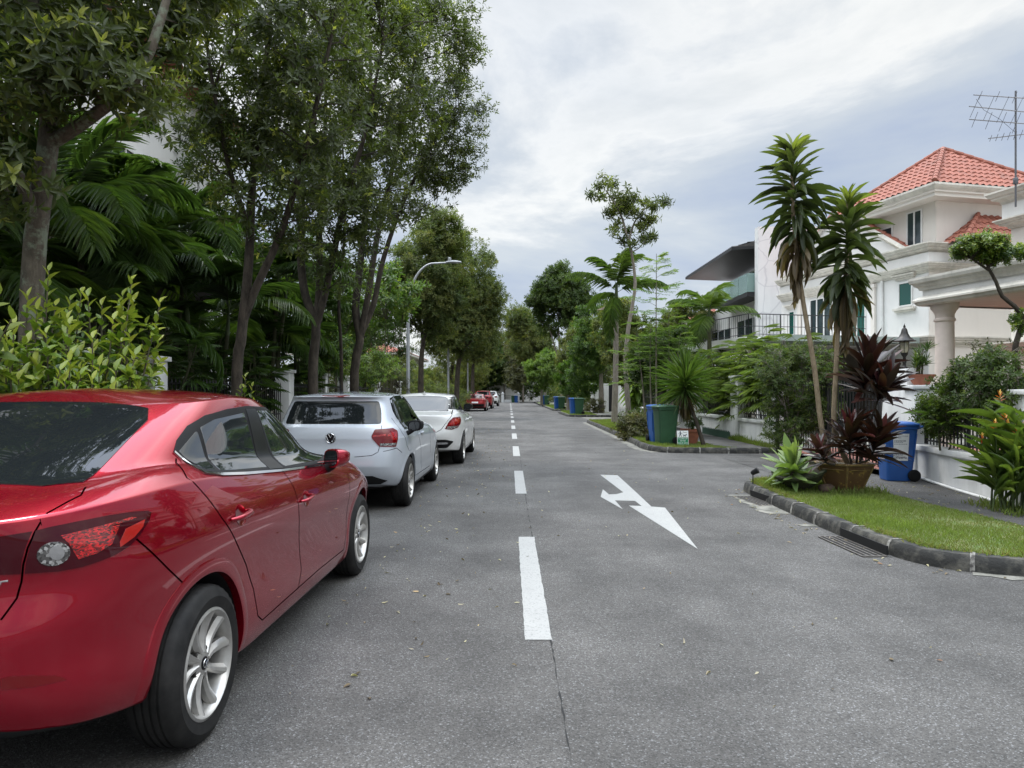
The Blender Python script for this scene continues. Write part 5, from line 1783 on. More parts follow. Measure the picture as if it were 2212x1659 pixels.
# ---- left-hand house behind the palms
def build_left():
    t = empty('house', (-9.6, 9.0, 0), 0, 'white house with white-framed windows and a red-edged porch roof, half hidden by palms', 'house')
    mb = MB(); mb.box((-8, 0, 0), (0, 15, 10.2)); mb.build('wall', MT['wall_w'], t)
    mb = MB(); tile_plane(mb, (.9, -.8, 10.1), (.9, 15.8, 10.1), [(-4, 11.5, 12.6), (-4, 3.5, 12.6)]); tile_plane(mb, (-9, -.8, 10.1), (.9, -.8, 10.1), [(-4, 3.5, 12.6)]); tile_plane(mb, (.9, 15.8, 10.1), (-9, 15.8, 10.1), [(-4, 11.5, 12.6)]); mb.build('roof', MT['tile_r'], t, smooth=40)
    mb = MB(); tile_plane(mb, (2.1, 3.2, 4.25), (2.1, 11.5, 4.25), [(.02, 11.5, 5.0), (.02, 3.2, 5.0)]); mb.build('porch_roof', MT['tile_r'], t, smooth=40)
    mb = MB(); mb.box((.01, 3.2, 4.02), (2.08, 11.5, 4.22)); mb.build('porch_beam', simple('porch_beam', (.06, .035, .03), .7), t)
    for c in ((1.9, 3.4), (1.9, 11.2)):
        mb = MB(); mb.box((c[0] - .14, c[1] - .14, 0), (c[0] + .14, c[1] + .14, 4.02)); mb.build('porch_column', MT['wall_w'], t)
    mb = MB(); mb.box((.002, 3.4, .1), (.03, 11.3, 3.95)); mb.build('porch_shade_panel', MT['dark_in'], t)  # dark sheet on the wall stands for the shade under this porch
    def win(y0, y1, z0, z1):
        mb = MB()
        for (a, b) in ((y0, y0 + .07), (y1 - .07, y1)): mb.box((.0, a, z0), (.05, b, z1))
        mb.box((0, y0 + .07, z0), (.05, y1 - .07, z0 + .07)); mb.box((0, y0 + .07, z1 - .07), (.05, y1 - .07, z1))
        n = max(2, int((y1 - y0) / .55))
        for i in range(1, n): c = y0 + (y1 - y0) * i / n; mb.box((0, c - .025, z0 + .07), (.046, c + .025, z1 - .07))
        for k in (1, 2): c = z0 + (z1 - z0) * k / 3; mb.box((0, y0 + .07, c - .02), (.044, y1 - .07, c + .02))
        w = mb.build('window', MT['frame_w'], t)
        mb = MB(); mb.box((-.01, y0 + .05, z0 + .05), (.015, y1 - .05, z1 - .05)); mb.build('pane', MT['pane'], w)
    win(7.6, 9.8, 5.6, 7.6); win(3.0, 4.6, 5.6, 7.2); win(11.5, 13.2, 5.6, 7.2)
    return t


build_left()
plain_house((-17, 56, 0), 0, 8.5, 14, 4.6, 'pale house with red roof behind the lamp posts on the left', MT['tile_r'])
plain_house((-4, 112, 0), 0, 12, 9, 5.4, 'pale house closing the end of the road behind trees', MT['tile_d'], wins=[(0, 2, 4, 3.4, 4.6, 'b'), (0, 6, 8, 3.4, 4.6, 'b')])
# ------------------------------------------------------------------ fences, bins, pots, lamps
MT['wall_f'] = plaster('fence_wall', (0.74, 0.74, 0.73), (0.3, 0.31, 0.28), 0.55)
MT['terra'] = simple('terracotta', (0.34, 0.12, 0.07), 0.75, c2=(0.26, 0.09, 0.055), nscale=9, bmp=(40, .3, .004))


def rails(mb, p, q, z0, z1, step=.11, r=.008, hr=(.12, .5, 1.0), spear=True):
    p, q = Vector(p), Vector(q); L = (q - p).length; n = max(2, int(L / step))
    for i in range(n + 1):
        c = p + (q - p) * i / n
        mb.box((c.x - r, c.y - r, z0), (c.x + r, c.y + r, z1 - .03))
        if spear: mb.tube([(c.x, c.y, z1 - .03), (c.x, c.y, z1 + .0), (c.x, c.y, z1 + .07)], [.008, .018, .001], 4)
    for h in hr:
        z = z0 + (z1 - z0) * h - .02
        mb.tube([(p.x, p.y, z), (q.x, q.y, z)], .014, 4)


def near_fence():
    t = empty('boundary_wall', (6.33, 11.16, 0), R(-8.25), 'low white wall with black railings and gate pillar beside the blue recycling bin', 'wall')
    mb = MB(); mb.box((0, -2.9, .08), (.2, -.2, .56)); mb.box((0, -7.0, .08), (.2, -3.3, .56)); mb.build('plinth', MT['wall_f'], t)
    mb = MB(); mb.box((-.035, -2.9, .56), (.235, -.2, .645)); mb.box((-.035, -7.0, .56), (.235, -3.3, .645)); mb.build('coping', MT['wall_f'], t, bevel=.006)
    for y0, y1, h in ((-.2, .2, 1.50), (-3.3, -2.9, 1.42)):
        mb = MB(); mb.box((-.03, y0, .08), (.34, y1, h)); mb.box((-.07, y0 - .04, h), (.38, y1 + .04, h + .06)); mb.build('pillar', MT['wall_f'], t, bevel=.006)
    # the swept gate wall beyond the pillar
    prof = [(.2, .08), (1.25, .08), (1.25, 1.1), (1.2, 1.3), (1.08, 1.52), (.9, 1.7), (.68, 1.8), (.45, 1.83), (.2, 1.83)]
    M = Matrix(((0, 0, 1, 0), (1, 0, 0, 0), (0, 1, 0, 0), (0, 0, 0, 1)))
    mb = MB(); mb.prism(prof, .0, .26, 0, M); mb.build('gate_wall', MT['wall_f'], t, bevel=.008)
    f = empty('railing', (0, 0, 0), parent=t)
    mb = MB(); rails(mb, (.1, -.32, 0), (.1, -2.86, 0), .66, 1.3, .105); mb.build('bars', MT['rail'], f)
    mb = MB(); mb.box((.08, -.29, .66), (.12, -.25, 1.36)); mb.box((.08, -1.6, .66), (.12, -1.56, 1.36)); mb.build('post', MT['rail'], f)
    mb = MB(); rails(mb, (.1, -3.4, 0), (.1, -6.9, 0), .66, 1.3, .105); mb.build('bars', MT['rail'], f)
    mb = MB(); mb.tube([(-.09, -.0, .17), (-.05, -.6, .15), (-.045, -1.6, .125), (-.05, -3.0, .12), (-.05, -5.5, .12)], .022, 8); mb.build('drain_pipe', MT['frame_w'], t, smooth=50)


near_fence()


def far_fence():
    t = empty('boundary_wall', (6.42, 17.0, 0), 0, 'white fence wall with square pillars under overhanging fan palms', 'wall')
    X = .22
    for y0, y1 in ((.35, 2.8), (3.5, 7.0), (7.7, 12.0), (12.7, 17.8)):
        mb = MB(); mb.box((0, y0, .08), (X, y1, .66)); mb.build('plinth', MT['wall_f'], t)
        mb = MB(); mb.box((-.05, y0, .66), (X + .03, y1, .745)); mb.build('coping', MT['wall_f'], t, bevel=.006)
        mb = MB(); rails(mb, (.12, y0 + .1, 0), (.12, y1 - .1, 0), .76, 1.75, .13); mb.build('railing', MT['rail'], t)
    for y0, y1 in ((2.8, 3.5), (7.0, 7.7), (12.0, 12.7)):
        mb = MB(); mb.box((-.04, y0, .08), (.30, y1, 1.86)); mb.box((-.08, y0 - .04, 1.86), (.34, y1 + .04, 1.93)); mb.build('pillar', MT['wall_f'], t, bevel=.006)
    mb = MB(); mb.box((-.02, -.0, .08), (.28, .34, 1.95)); mb.build('pillar', MT['wall_f'], t, bevel=.006)
    mb = MB(); mb.box((-.05, -.14, .1), (.0, -.02, 2.0)); mb.build('gate_post', MT['rail'], t)


far_fence()


def gate():
    t = empty('driveway_gate', (6.55, 12.5, 0), 0, 'black barred double gate across the brick driveway', 'gate')
    for a, b in ((0.05, 2.1), (2.15, 4.3)):
        g = empty('gate_leaf', (0, 0, 0), parent=t)
        mb = MB(); rails(mb, (0, a, 0), (0, b, 0), .16, 1.62, .12, .009, (0.02, .16, .55, 1.0)); mb.build('bars', MT['rail'], g)
        for y in (a, b):
            mb = MB(); mb.box((-.025, y - .025, .13), (.025, y + .025, 1.7)); mb.build('stile', MT['rail'], g)


gate()


def far_gate():
    t = empty('gate_wall', (5.75, 50.0, 0), 0, 'white piers with tall black gate panels beside the slender palm trunk', 'gate')
    for i, (x0, x1, m) in enumerate(((0, .22, 0), (.28, .5, 0), (.56, .72, 0), (.74, .86, 1), (.90, 1.22, 0), (1.26, 1.72, 1), (1.76, 1.98, 0))):
        mb = MB(); mb.box((x0, -.0 - .3 * (m == 0), .08), (x1, .1, 2.08 if m == 0 else 2.0)); mb.build('pier' if m == 0 else 'gate_panel', MT['wall_f'] if m == 0 else MT['rail'], t)


far_gate()


def end_gate():
    t = empty('gate_wall', (0, 103.5, 0), 0, 'small white gateway with two capped pillars at the far end of the road', 'gate')
    for x in (-.95, 1.3):
        mb = MB(); mb.box((x - .2, -.2, 0), (x + .2, .2, 1.25)); mb.box((x - .26, -.26, 1.25), (x + .26, .26, 1.33)); mb.lathe([(.16, 1.33), (.14, 1.4), (.0, 1.52)], 10, M=Matrix.Translation((x, 0, 0))); mb.build('pillar', MT['wall_f'], t)
    mb = MB(); mb.box((-.75, -.08, 0), (.2, .08, .42)); mb.build('plinth', MT['wall_f'], t)
    mb = MB(); rails(mb, (-.73, 0, 0), (.2, 0, 0), .43, 1.0, .09, .008); mb.build('railing', MT['rail'], t)
    mb = MB(); mb.box((.22, -.06, 0), (1.08, .06, .85)); mb.build('panel', MT['wall_f'], t)


end_gate()


def left_fence():
    t = empty('boundary_wall', (-5.0, 6.0, 0), 0, 'white fence pillars with dark railings along the left-hand palms', 'wall')
    ys = (-1.2, 3.7, 9.6, 12.7, 15.3, 20.3, 25.5)
    for y in ys:
        mb = MB(); mb.box((-.16, y, .08), (.16, y + .36, 1.88)); mb.box((-.2, y - .04, 1.88), (.2, y + .4, 1.95)); mb.build('pillar', MT['wall_f'], t, bevel=.008)
    for a, b in zip(ys[:-1], ys[1:]):
        mb = MB(); mb.box((-.09, a + .36, .08), (.09, b, .4)); mb.build('plinth', MT['wall_f'], t)
        mb = MB(); rails(mb, (0, a + .45, 0), (0, b - .1, 0), .41, 1.6, .12); mb.build('railing', MT['rail'], t)


left_fence()


# ---- wheelie bins
def plastic(name, c):
    return simple(name, c, 0.42, c2=tuple(x * .8 for x in c), nscale=5, lo=.4, hi=.7)


MT['bin_b'] = plastic('blue_bin', (0.018, 0.095, 0.34))
MT['bin_g'] = plastic('green_bin', (0.028, 0.085, 0.04))
MT['sticker'] = simple('sticker_paper', (0.75, 0.75, 0.74), .6, c2=(.68, .68, .67))
MT['sticker_p'] = simple('sticker_picture', (0.72, 0.66, 0.62), .6, c2=(.45, .3, .27), nscale=16, lo=.5, hi=.62)
MT['ink'] = simple('print_ink', (0.05, 0.06, 0.09), .6)


def make_bin(loc, rz, col, label, stickers=True, group='wheelie bins along the kerb', h=.93, lidtilt=0.0):
    t = empty('wheelie_bin', loc, R(rz), label, 'bin', group)
    m = MT[col]
    mb = MB()
    lv = [(0.0, .19, .20, -.02), (.05, .195, .205, -.02), (.30, .205, .225, -.01), (.70, .222, .255, 0), (h - .06, .232, .272, 0), (h - .05, .25, .29, 0), (h, .25, .29, 0)]
    vs, fs = [], []
    n = 20
    for z, hx, hy, oy in lv:
        for k in range(n):
            a = 2 * math.pi * (k + .5) / n
            c, s = math.cos(a), math.sin(a)
            e = 0.22
            vs.append((math.copysign(abs(c) ** e, c) * hx, math.copysign(abs(s) ** e, s) * hy + oy, z + .01))
    for i in range(len(lv) - 1):
        for k in range(n): fs.append((i * n + k, i * n + (k + 1) % n, (i + 1) * n + (k + 1) % n, (i + 1) * n + k))
    fs.append(tuple(reversed(range(n))))
    mb.add(vs, fs)
    b = mb.build('bin_body', m, t, smooth=35)
    for sx in (1, -1):
        for y0_, y1_, z0_ in ((-.2, -.235, .3), (.19, .235, .34)):
            mb = MB(); mb.tube([(sx * .207, y0_, z0_), (sx * .233, y1_, h - .12)], .012, 6); mb.build('rib', m, b, smooth=50)
    # lid with raised centre, lip and hinge handle
    mb = MB()
    lid = [(0.0, .262, .31), (.025, .265, .315), (.045, .25, .30), (.06, .19, .23), (.066, .1, .12)]
    vs, fs = [], []
    for z, hx, hy in lid:
        for k in range(n):
            a = 2 * math.pi * (k + .5) / n; c, s = math.cos(a), math.sin(a); e = .25
            vs.append((math.copysign(abs(c) ** e, c) * hx, math.copysign(abs(s) ** e, s) * hy - .01, h + .012 + z))
    for i in range(len(lid) - 1):
        for k in range(n): fs.append((i * n + k, i * n + (k + 1) % n, (i + 1) * n + (k + 1) % n, (i + 1) * n + k))
    fs.append(tuple(range((len(lid) - 1) * n, len(lid) * n))); fs.append(tuple(reversed(range(n))))
    mb.add(vs, fs)
    mb.build('lid', m, t, smooth=35)
    mb = MB(); mb.tube([(-.2, .29, h - .03), (-.2, .35, h - .0), (.2, .35, h - .0), (.2, .29, h - .03)], .014, 8); mb.build('handle', m, t, smooth=50)
    for sx in (1, -1):
        mb = MB(); mb.lathe([(.05, -.025), (.085, -.028), (.1, -.02), (.102, 0), (.1, .02), (.085, .028), (.05, .025)], 28, 0, Matrix.Translation((sx * .225, .2, .102)) @ Matrix.Rotation(R(90), 4, 'Y')); mb.build('wheel', MT['black'], t, smooth=40)
    mb = MB(); mb.tube([(-.2, .2, .102), (.2, .2, .102)], .012, 8); mb.build('axle', MT['black'], t)
    if stickers:
        # white notice on the side, picture notice on the front; slope follows the body
        sl = (.233 - .205) / (h - .37)
        def side_pt(y, z): return (.2055 + (z - .3) * sl + .006, y, z + .01)
        q = [side_pt(-.13, .34), side_pt(.10, .34), side_pt(.115, .80), side_pt(-.145, .80)]
        mb = MB(); mb.add(q, [(0, 1, 2, 3)]); s1 = mb.build('sticker', MT['sticker'], t)
        M = Matrix(((0, sl, 1, 0), (1, 0, 0, 0), (0, 1, 0, 0), (0, 0, 0, 1)))
        def put(txt, y, z, size, align='LEFT'):
            p = side_pt(y, z)
            text_mesh('lettering', txt, size, MT['ink'], s1, Matrix.Translation((p[0] + .0015, p[1], p[2])) @ M, align=align)
        put('RECYCLING', -.065, .755, .030); put('BIN', -.065, .728, .030)
        mb = MB()
        o = side_pt(-.105, .742)
        mb.tube([(o[0] + .002 + .022 * math.sin(a) * sl, o[1] + .022 * math.cos(a), o[2] + .022 * math.sin(a)) for a in np.linspace(0, 2 * math.pi, 17)], .0022, 4)
        mb.build('mark', MT['ink'], s1)
        mb = MB()   # lines of small print, far too small to read
        rr = random.Random(8)
        for z in (.685, .668, .651, .622, .452, .438, .405, .392, .379):
            y0_ = -.125 if z > .6 else -.12
            y = y0_
            while y < .06 - (.05 if z in (.651, .438, .379) else 0):
                L = rr.uniform(.012, .03)
                p, q2 = side_pt(y, z - .004), side_pt(y + L, z + .004)
                mb.add([(p[0] + .0012, p[1], p[2]), (p[0] + .0012, q2[1], p[2]), (q2[0] + .0012, q2[1], q2[2]), (q2[0] + .0012, p[1], q2[2])], [(0, 1, 2, 3)])
                y += L + .007
        mb.build('small_print', MT['ink'], s1)
        sf = (.272 - .225) / (h - .37)
        def front_pt(x, z): return (x, -.235 - (z - .3) * sf * .98 - .008, z + .01)
        q = [front_pt(.14, .36), front_pt(-.10, .36), front_pt(-.10, .82), front_pt(.145, .82)]
        mb = MB(); mb.add(q, [(3, 2, 1, 0)]); mb.build('sticker', MT['sticker_p'], t)
    return t


make_bin((5.86, 10.74, .122), -97, 'bin_b', 'blue recycling bin with white notices standing by the white gate pillar', group='wheelie bins along the street').scale = (.87, .87, .88)
g = 'wheelie bins along the street'
make_bin((4.02, 18.25, .118), -80, 'bin_g', 'green bin beside the dog notice, in front of a blue bin', False, g)
make_bin((3.98, 19.0, .118), 6, 'bin_b', 'blue bin half hidden behind the green bin near the dog notice', True, g)
for i, (px_, Y, dx) in enumerate(((1251, 43.2, -.55), (1213, 57.0, -.62), (1181, 79.5, -.62))):
    x = (px_ - CX) / FPX * Y
    w = ('nearest of the three far pairs', 'in the middle of the three far pairs', 'farthest up the road of the three pairs')[i]
    make_bin((x, Y, .118), -85, 'bin_g', 'green bin ' + w + ', on its grass island', False, g)
    make_bin((x + dx * .5, Y + .35, .118), -80, 'bin_b', 'blue bin ' + w + ', left of its green neighbour', False, g)
make_bin((.55, 102.6, 0), -10, 'bin_g', 'tiny green bin against the white gateway at the road end', False, g)
make_bin((1.0, 102.6, 0), -10, 'bin_b', 'tiny blue bin against the white gateway at the road end', False, g)


# ---- the dog notice
def dog_sign():
    t = empty('notice_board', (4.36, 17.8, .12), R(4), 'small green and white notice about cleaning up after dogs, leaning by a terracotta pot', 'sign')
    t.rotation_euler.x = R(-6)
    wht = MT['sticker']; grn = simple('sign_green', (0.02, 0.22, 0.10), .5)
    mb = MB(); mb.box((-.145, 0, .01), (.145, .008, .37)); mb.build('board', wht, t, bevel=.003)
    mb = MB(); mb.box((-.133, -.003, .022), (.133, -.0005, .2)); mb.build('green_panel', grn, t)
    M = lambda x, z, y=-.0045: Matrix.Translation((x, y, z)) @ Matrix.Rotation(R(90), 4, 'X')
    for txt, z in (('CLEAN UP', .168), ('AFTER', .113), ('YOUR DOG', .056)):
        text_mesh('lettering', txt, .056, wht, t, M(0, z), xs=.9)
    text_mesh('lettering', 'Please', .042, MT['ink'], t, M(.055, .327, -.0025))
    # walker and dog
    mb = MB()
    F = -.0025
    def poly(P): mb.add([(x, F, z) for x, z in P], [tuple(range(len(P)))])
    c = [(-.06 + .014 * math.cos(a), .345 + .014 * math.sin(a)) for a in np.linspace(0, 2 * math.pi, 13)[:-1]]; poly(c)
    poly([(-.075, .33), (-.05, .332), (-.045, .275), (-.078, .272)]); poly([(-.05, .328), (-.015, .30), (-.01, .292), (-.02, .29), (-.05, .31)])
    poly([(-.075, .325), (-.105, .285), (-.112, .287), (-.08, .33)])
    poly([(-.078, .275), (-.06, .275), (-.085, .215), (-.105, .208), (-.098, .218)]); poly([(-.064, .277), (-.045, .277), (-.03, .215), (-.015, .21), (-.04, .21)])
    mb.build('walker_figure', MT['ink'], t)
    mb = MB()
    poly([(.02, .265), (.075, .262), (.08, .24), (.018, .245)]); poly([(.07, .262), (.085, .285), (.105, .278), (.108, .268), (.085, .25)])
    poly([(.02, .255), (.03, .25), (.022, .215), (.012, .215)]); poly([(.065, .25), (.078, .25), (.08, .215), (.068, .215)]); poly([(.03, .25), (.04, .25), (.04, .218), (.03, .218)])
    poly([(.02, .265), (.005, .285), (.0, .283), (.015, .255)])
    mb.build('dog_figure', MT['ink'], t)
    mb = MB(); mb.tube([(0, .012, -.01), (0, .02, .2)], .006, 6); mb.build('stake', MT['rail'], t)


dog_sign()


# ---- pots
def pot(name, loc, prof, mat, label, n=24, cat='plant pot', soil=True, rz=0, sx=1.0):
    t = empty(name, loc, R(rz), label, cat)
    mb = MB(); mb.lathe(prof, n, sx=sx); mb.build('bowl', mat, t, smooth=35)
    if soil:
        r = max(p[0] for p in prof) * .9; z = max(p[1] for p in prof) - .04
        mb = MB(); mb.lathe([(r, z), (0, z + .015)], n, sx=sx, cap=False); mb.build('earth', MT['soil'], t)
    return t


pot('plant_pot', (4.75, 18.6, .12), [(.0, .0), (.17, 0), (.23, .30), (.26, .31), (.265, .37), (.225, .37), (.215, .3)], MT['terra'], 'terracotta pot with a small leafy shrub behind the dog notice')
q = Vector((6.33 + .15, 11.16, 1.56))
pot('plant_pot', q, [(.0, .0), (.09, 0), (.15, .13), (.165, .14), (.17, .17), (.14, .17), (.13, .13)], MT['terra'], 'terracotta bowl on top of the white gate pillar', sx=1.25)


def hex_planter():
    m, nt_, p = nmat('glazed_planter')
    g = N(nt_, 'ShaderNodeTexCoord').outputs['Object']
    nz = noise(nt_, g, 11, 5, .7)
    base = ramp(nt_, noise(nt_, g, 3.5, 5, .6), [(.3, (.085, .045, .022)), (.6, (.14, .08, .038)), (.8, (.07, .06, .04))])
    nt_.links.new(mixc(nt_, ramp(nt_, nz, [(.58, 0.0), (.62, .8)]), base, (.36, .24, .06)), p.inputs['Base Color'])
    p.inputs['Roughness'].default_value = .4
    t = empty('hexagonal_planter', (4.53, 9.62, .115), R(12), 'brown glazed hexagonal planter with yellow relief holding dark red cordylines', 'planter')
    mb = MB(); mb.lathe([(.0, .0), (.25, .0), (.24, .02), (.385, .35), (.40, .36), (.40, .395), (.36, .395), (.34, .33)], 6); mb.build('bowl', m, t)
    yl = simple('yellow_glaze', (.27, .185, .06), .45, c2=(.13, .09, .04), nscale=15)
    mb = MB()
    for k in range(6):
        a = 2 * math.pi * k / 6
        mb.tube([(.245 * math.cos(a), .245 * math.sin(a), .03), (.388 * math.cos(a), .388 * math.sin(a), .35)], .012, 6)
        b = 2 * math.pi * (k + 1) / 6
        mb.tube([(.402 * math.cos(a), .402 * math.sin(a), .378), (.402 * math.cos(b), .402 * math.sin(b), .378)], .014, 6)
        mb.tube([(.36 * math.cos(a + .12), .36 * math.sin(a + .12), .31), (.36 * math.cos(b - .12), .36 * math.sin(b - .12), .31)], .006, 5)
    mb.build('relief', yl, t, smooth=50)
    mb = MB(); mb.lathe([(.36, .35), (0, .37)], 6, cap=False); mb.build('earth', MT['soil'], t)
    return t


hex_planter()
mossy = simple('mossy_stone', (.07, .062, .045), .9, c2=(.035, .05, .018), nscale=7, bmp=(30, .8, .02))
t = pot('stone_bowl', (4.02, 9.75, .16), [(.0, .0), (.16, .0), (.27, .10), (.33, .20), (.36, .22), (.365, .25), (.31, .25), (.29, .19)], mossy, 'mossy round stone bowl tilted on the grass, holding the pale agave')
t.rotation_euler = (R(10), R(-13), 0)
mb = MB(); bm_ = bmesh.new(); bmesh.ops.create_icosphere(bm_, subdivisions=2, radius=.11)
rr = random.Random(4)
for v in bm_.verts: v.co *= rr.uniform(.85, 1.1); v.co.z *= .7
me_ = bpy.data.meshes.new('garden_stone'); bm_.to_mesh(me_); bm_.free(); me_.shade_smooth()
o = link('garden_stone', me_, simple('brown_stone', (.1, .065, .045), .9, c2=(.05, .035, .025), nscale=20)); o.location = (4.22, 9.45, .16); tag(o, 'brown stone wedged between the stone bowl and the hexagonal planter', 'stone')


# ---- gate lamp, garden spotlight, street lamps
def gate_lamp():
    p = Vector((6.47, 11.62, 1.825))
    t = empty('gate_lamp', p, 0, 'black lantern with a bell-shaped hood on the white gate wall', 'lamp')
    it = simple('lamp_iron', (.02, .018, .017), .45, .4, c2=(.035, .03, .026), nscale=20)
    mb = MB(); mb.lathe([(.06, 0), (.06, .02), (.03, .05), (.022, .1), (.034, .12), (.024, .15), (.022, .2), (.05, .24), (.058, .27)], 16); mb.build('stem', it, t, smooth=40)
    gl = simple('lamp_glass', (.5, .45, .32), .2, c2=(.42, .38, .28), coat=.6)
    mb = MB(); mb.lathe([(.052, .27), (.068, .32), (.075, .44), (.07, .45)], 20); mb.build('glass_shade', gl, t, smooth=40)
    mb = MB()
    for k in range(6):
        a = math.pi * k / 3; mb.tube([(.056 * math.cos(a), .056 * math.sin(a), .27), (.071 * math.cos(a), .071 * math.sin(a), .32), (.079 * math.cos(a), .079 * math.sin(a), .45)], .004, 5)
    mb.build('cage', it, t)
    mb = MB(); mb.lathe([(.17, .455), (.175, .465), (.15, .475), (.085, .53), (.055, .59), (.042, .65), (.03, .67), (.016, .685), (.02, .70), (.006, .73), (.0, .76)], 24); mb.build('hood', it, t, smooth=40)


gate_lamp()
t = empty('garden_spotlight', (3.52, 10.25, .12), R(-30), 'small black garden spotlight on a spike beside the agave', 'lamp')
mb = MB(); mb.tube([(0, 0, -.05), (0, 0, .14)], .008, 6); mb.build('spike', MT['rail'], t)
mb = MB(); mb.lathe([(.02, -.05), (.035, -.03), (.042, .05), (.046, .055), (.038, .06)], 14, M=Matrix.Translation((0.02, 0, .18)) @ Matrix.Rotation(R(60), 4, 'Y')); mb.build('lamp_head', MT['rail'], t, smooth=40)

galv = simple('galvanised_steel', (.36, .37, .38), .45, .5, c2=(.28, .29, .3), nscale=3)


def street_lamp(loc, label, H=5.9, arm=1.5):
    t = empty('street_lamp', loc, 0, label, 'street lamp', 'street lamps on the left verge')
    mb = MB(); mb.lathe([(.13, 0), (.13, .03), (.085, .05), (.085, .9), (.068, .95), (.055, H * .72)], 20); mb.build('pole', galv, t, smooth=40)
    pts, rad = [], []
    z0 = H * .72
    for k in range(15):
        a = k / 14 * math.pi / 2 * .93
        rx, rz_ = arm * .62, H - z0
        pts.append((rx * (1 - math.cos(a)), 0, z0 + rz_ * math.sin(a))); rad.append(.05 - .018 * k / 14)
    pts.append((arm - .12, 0, H + .02)); rad.append(.03)
    mb = MB(); mb.tube(pts, rad, 12); mb.build('arm', galv, t, smooth=40)
    hd = empty('lamp_head', (arm - .12, 0, H + .02), parent=t)
    mb = MB(); mb.lathe([(0, -.03), (.09, -.03), (.11, -.01), (.10, .03), (.05, .055), (0, .06)], 20, M=Matrix.Translation((.22, 0, .02)) @ Matrix.Diagonal((2.6, 1.1, 1, 1))); mb.build('housing', galv, hd, smooth=40)
    mb = MB(); mb.lathe([(.06, .0), (.06, .1), (.03, .12)], 14, M=Matrix.Translation((.08, 0, .06))); mb.build('sensor', galv, hd, smooth=40)
    return t


street_lamp((-3.56, 25.0, .1), 'grey street lamp with a curved arm standing beyond the white sedan')
street_lamp((-3.6, 42.0, .1), 'grey street lamp post half hidden in the left trees, nearer than the red coupe', 6.2)
street_lamp((-3.5, 60.0, .1), 'distant grey street lamp post beside the far red cars', 6.2)

# low green picket edging along the fence wall
mb = MB(); rr = random.Random(2)
for i in range(34):
    y = 20.2 + i * .085
    mb.box((6.27, y, .12), (6.285, y + .055, .12 + .2 + .03 * (i % 2)))
mb.box((6.287, 20.2, .18), (6.297, 23.1, .21))
tag(mb.build('picket_edging', simple('green_plastic', (.03, .075, .05), .6)), 'low dark green picket edging at the foot of the white fence', 'garden edging')
# ------------------------------------------------------------------ vegetation kit
UP = np.array([0.0, 0.0, 1.0])


def unit(a):
    return a / np.maximum(np.linalg.norm(a, axis=-1, keepdims=True), 1e-9)


def tmpl(st, wd, droop=0.0, fold=0.12, wave=0.0):
    """leaf blade: stations along its length, half widths, droop of the tip, fold along the midrib"""
    n = len(st)
    C = [(0, s, -droop * s * s) for s in st]
    V, T = list(C), []
    for sgn in (-1, 1):
        base = len(V)
        m = {}
        for i in range(n):
            if wd[i] > 0:
                m[i] = len(V); V.append((sgn * wd[i] * .5, st[i], C[i][2] + fold * wd[i] * .5 * (0.3)))
        for i in range(n - 1):
            a, b = m.get(i), m.get(i + 1)
            if a is not None: T.append((i, i + 1, a) if sgn < 0 else (i, a, i + 1))
            if b is not None:
                if a is not None: T.append((a, i + 1, b) if sgn < 0 else (a, b, i + 1))
                else: T.append((i, i + 1, b) if sgn < 0 else (i, b, i + 1))
    return np.array(V, float), np.array(T, int)


KITE = (np.array([(0, 0, 0), (-.5, .45, .1), (0, 1, -.08), (.5, .45, .1)], float), np.array([(0, 2, 1), (0, 3, 2)], int))
LANCE = tmpl([0, .45, 1], [0, 1, 0], .12, .5)
OVATE = tmpl([0, .2, .45, .75, 1], [0, .75, 1, .62, 0], .16, .8)
BLADE = tmpl([0, .15, .5, .8, 1], [.5, .9, 1, .6, 0], .3, .6)
STRAP = tmpl([0, .12, .35, .6, .8, .93, 1], [.45, .6, .95, 1, .75, .4, 0], .45, .9)
NEEDLE = tmpl([0, .5, 1], [.8, 1, 0], .15, .4)


class Leaves:
    def __init__(s): s.V, s.T, s.A, s.n = [], [], [], 0

    def add(s, P, D, U, L, W, tint, tm, curl=None):
        P = np.atleast_2d(np.asarray(P, float)); n = len(P)
        if n == 0: return
        D = unit(np.broadcast_to(np.asarray(D, float), (n, 3))); U = np.broadcast_to(np.asarray(U, float), (n, 3))
        L = np.broadcast_to(np.asarray(L, float), (n,)); W = np.broadcast_to(np.asarray(W, float), (n,)); tint = np.broadcast_to(np.asarray(tint, float), (n,))
        S = np.cross(D, U); bad = np.linalg.norm(S, axis=1) < 1e-4
        if bad.any(): S[bad] = np.cross(D[bad], np.array([1.0, .3, 0]))
        S = unit(S); Nn = np.cross(S, D)
        tv, tt = tm
        k = len(tv)
        z = tv[:, 2][None, :] * (np.ones(n) if curl is None else np.broadcast_to(curl, (n,)))[:, None]
        V = (P[:, None, :] + S[:, None, :] * (tv[:, 0][None, :] * W[:, None])[..., None] + D[:, None, :] * (tv[:, 1][None, :] * L[:, None])[..., None] + Nn[:, None, :] * (z * L[:, None])[..., None])
        s.V.append(V.reshape(-1, 3)); s.T.append((tt[None] + (np.arange(n) * k)[:, None, None] + s.n).reshape(-1, 3)); s.A.append(np.repeat(tint, k)); s.n += n * k

    def build(s, name, mat, parent, origin=(0, 0, 0), smooth=False):
        if not s.V: return None
        return mesh_tris(name, np.concatenate(s.V) - np.asarray(origin, float), np.concatenate(s.T), mat, parent, np.concatenate(s.A), smooth)


def rand_dirs(rng, n):
    return unit(rng.normal(size=(n, 3)))


def perp(A):
    B = np.cross(A, np.where(np.abs(A[:, 2:3]) < .9, UP, np.array([1.0, 0, 0])))
    B = unit(B)
    return B, np.cross(A, B)


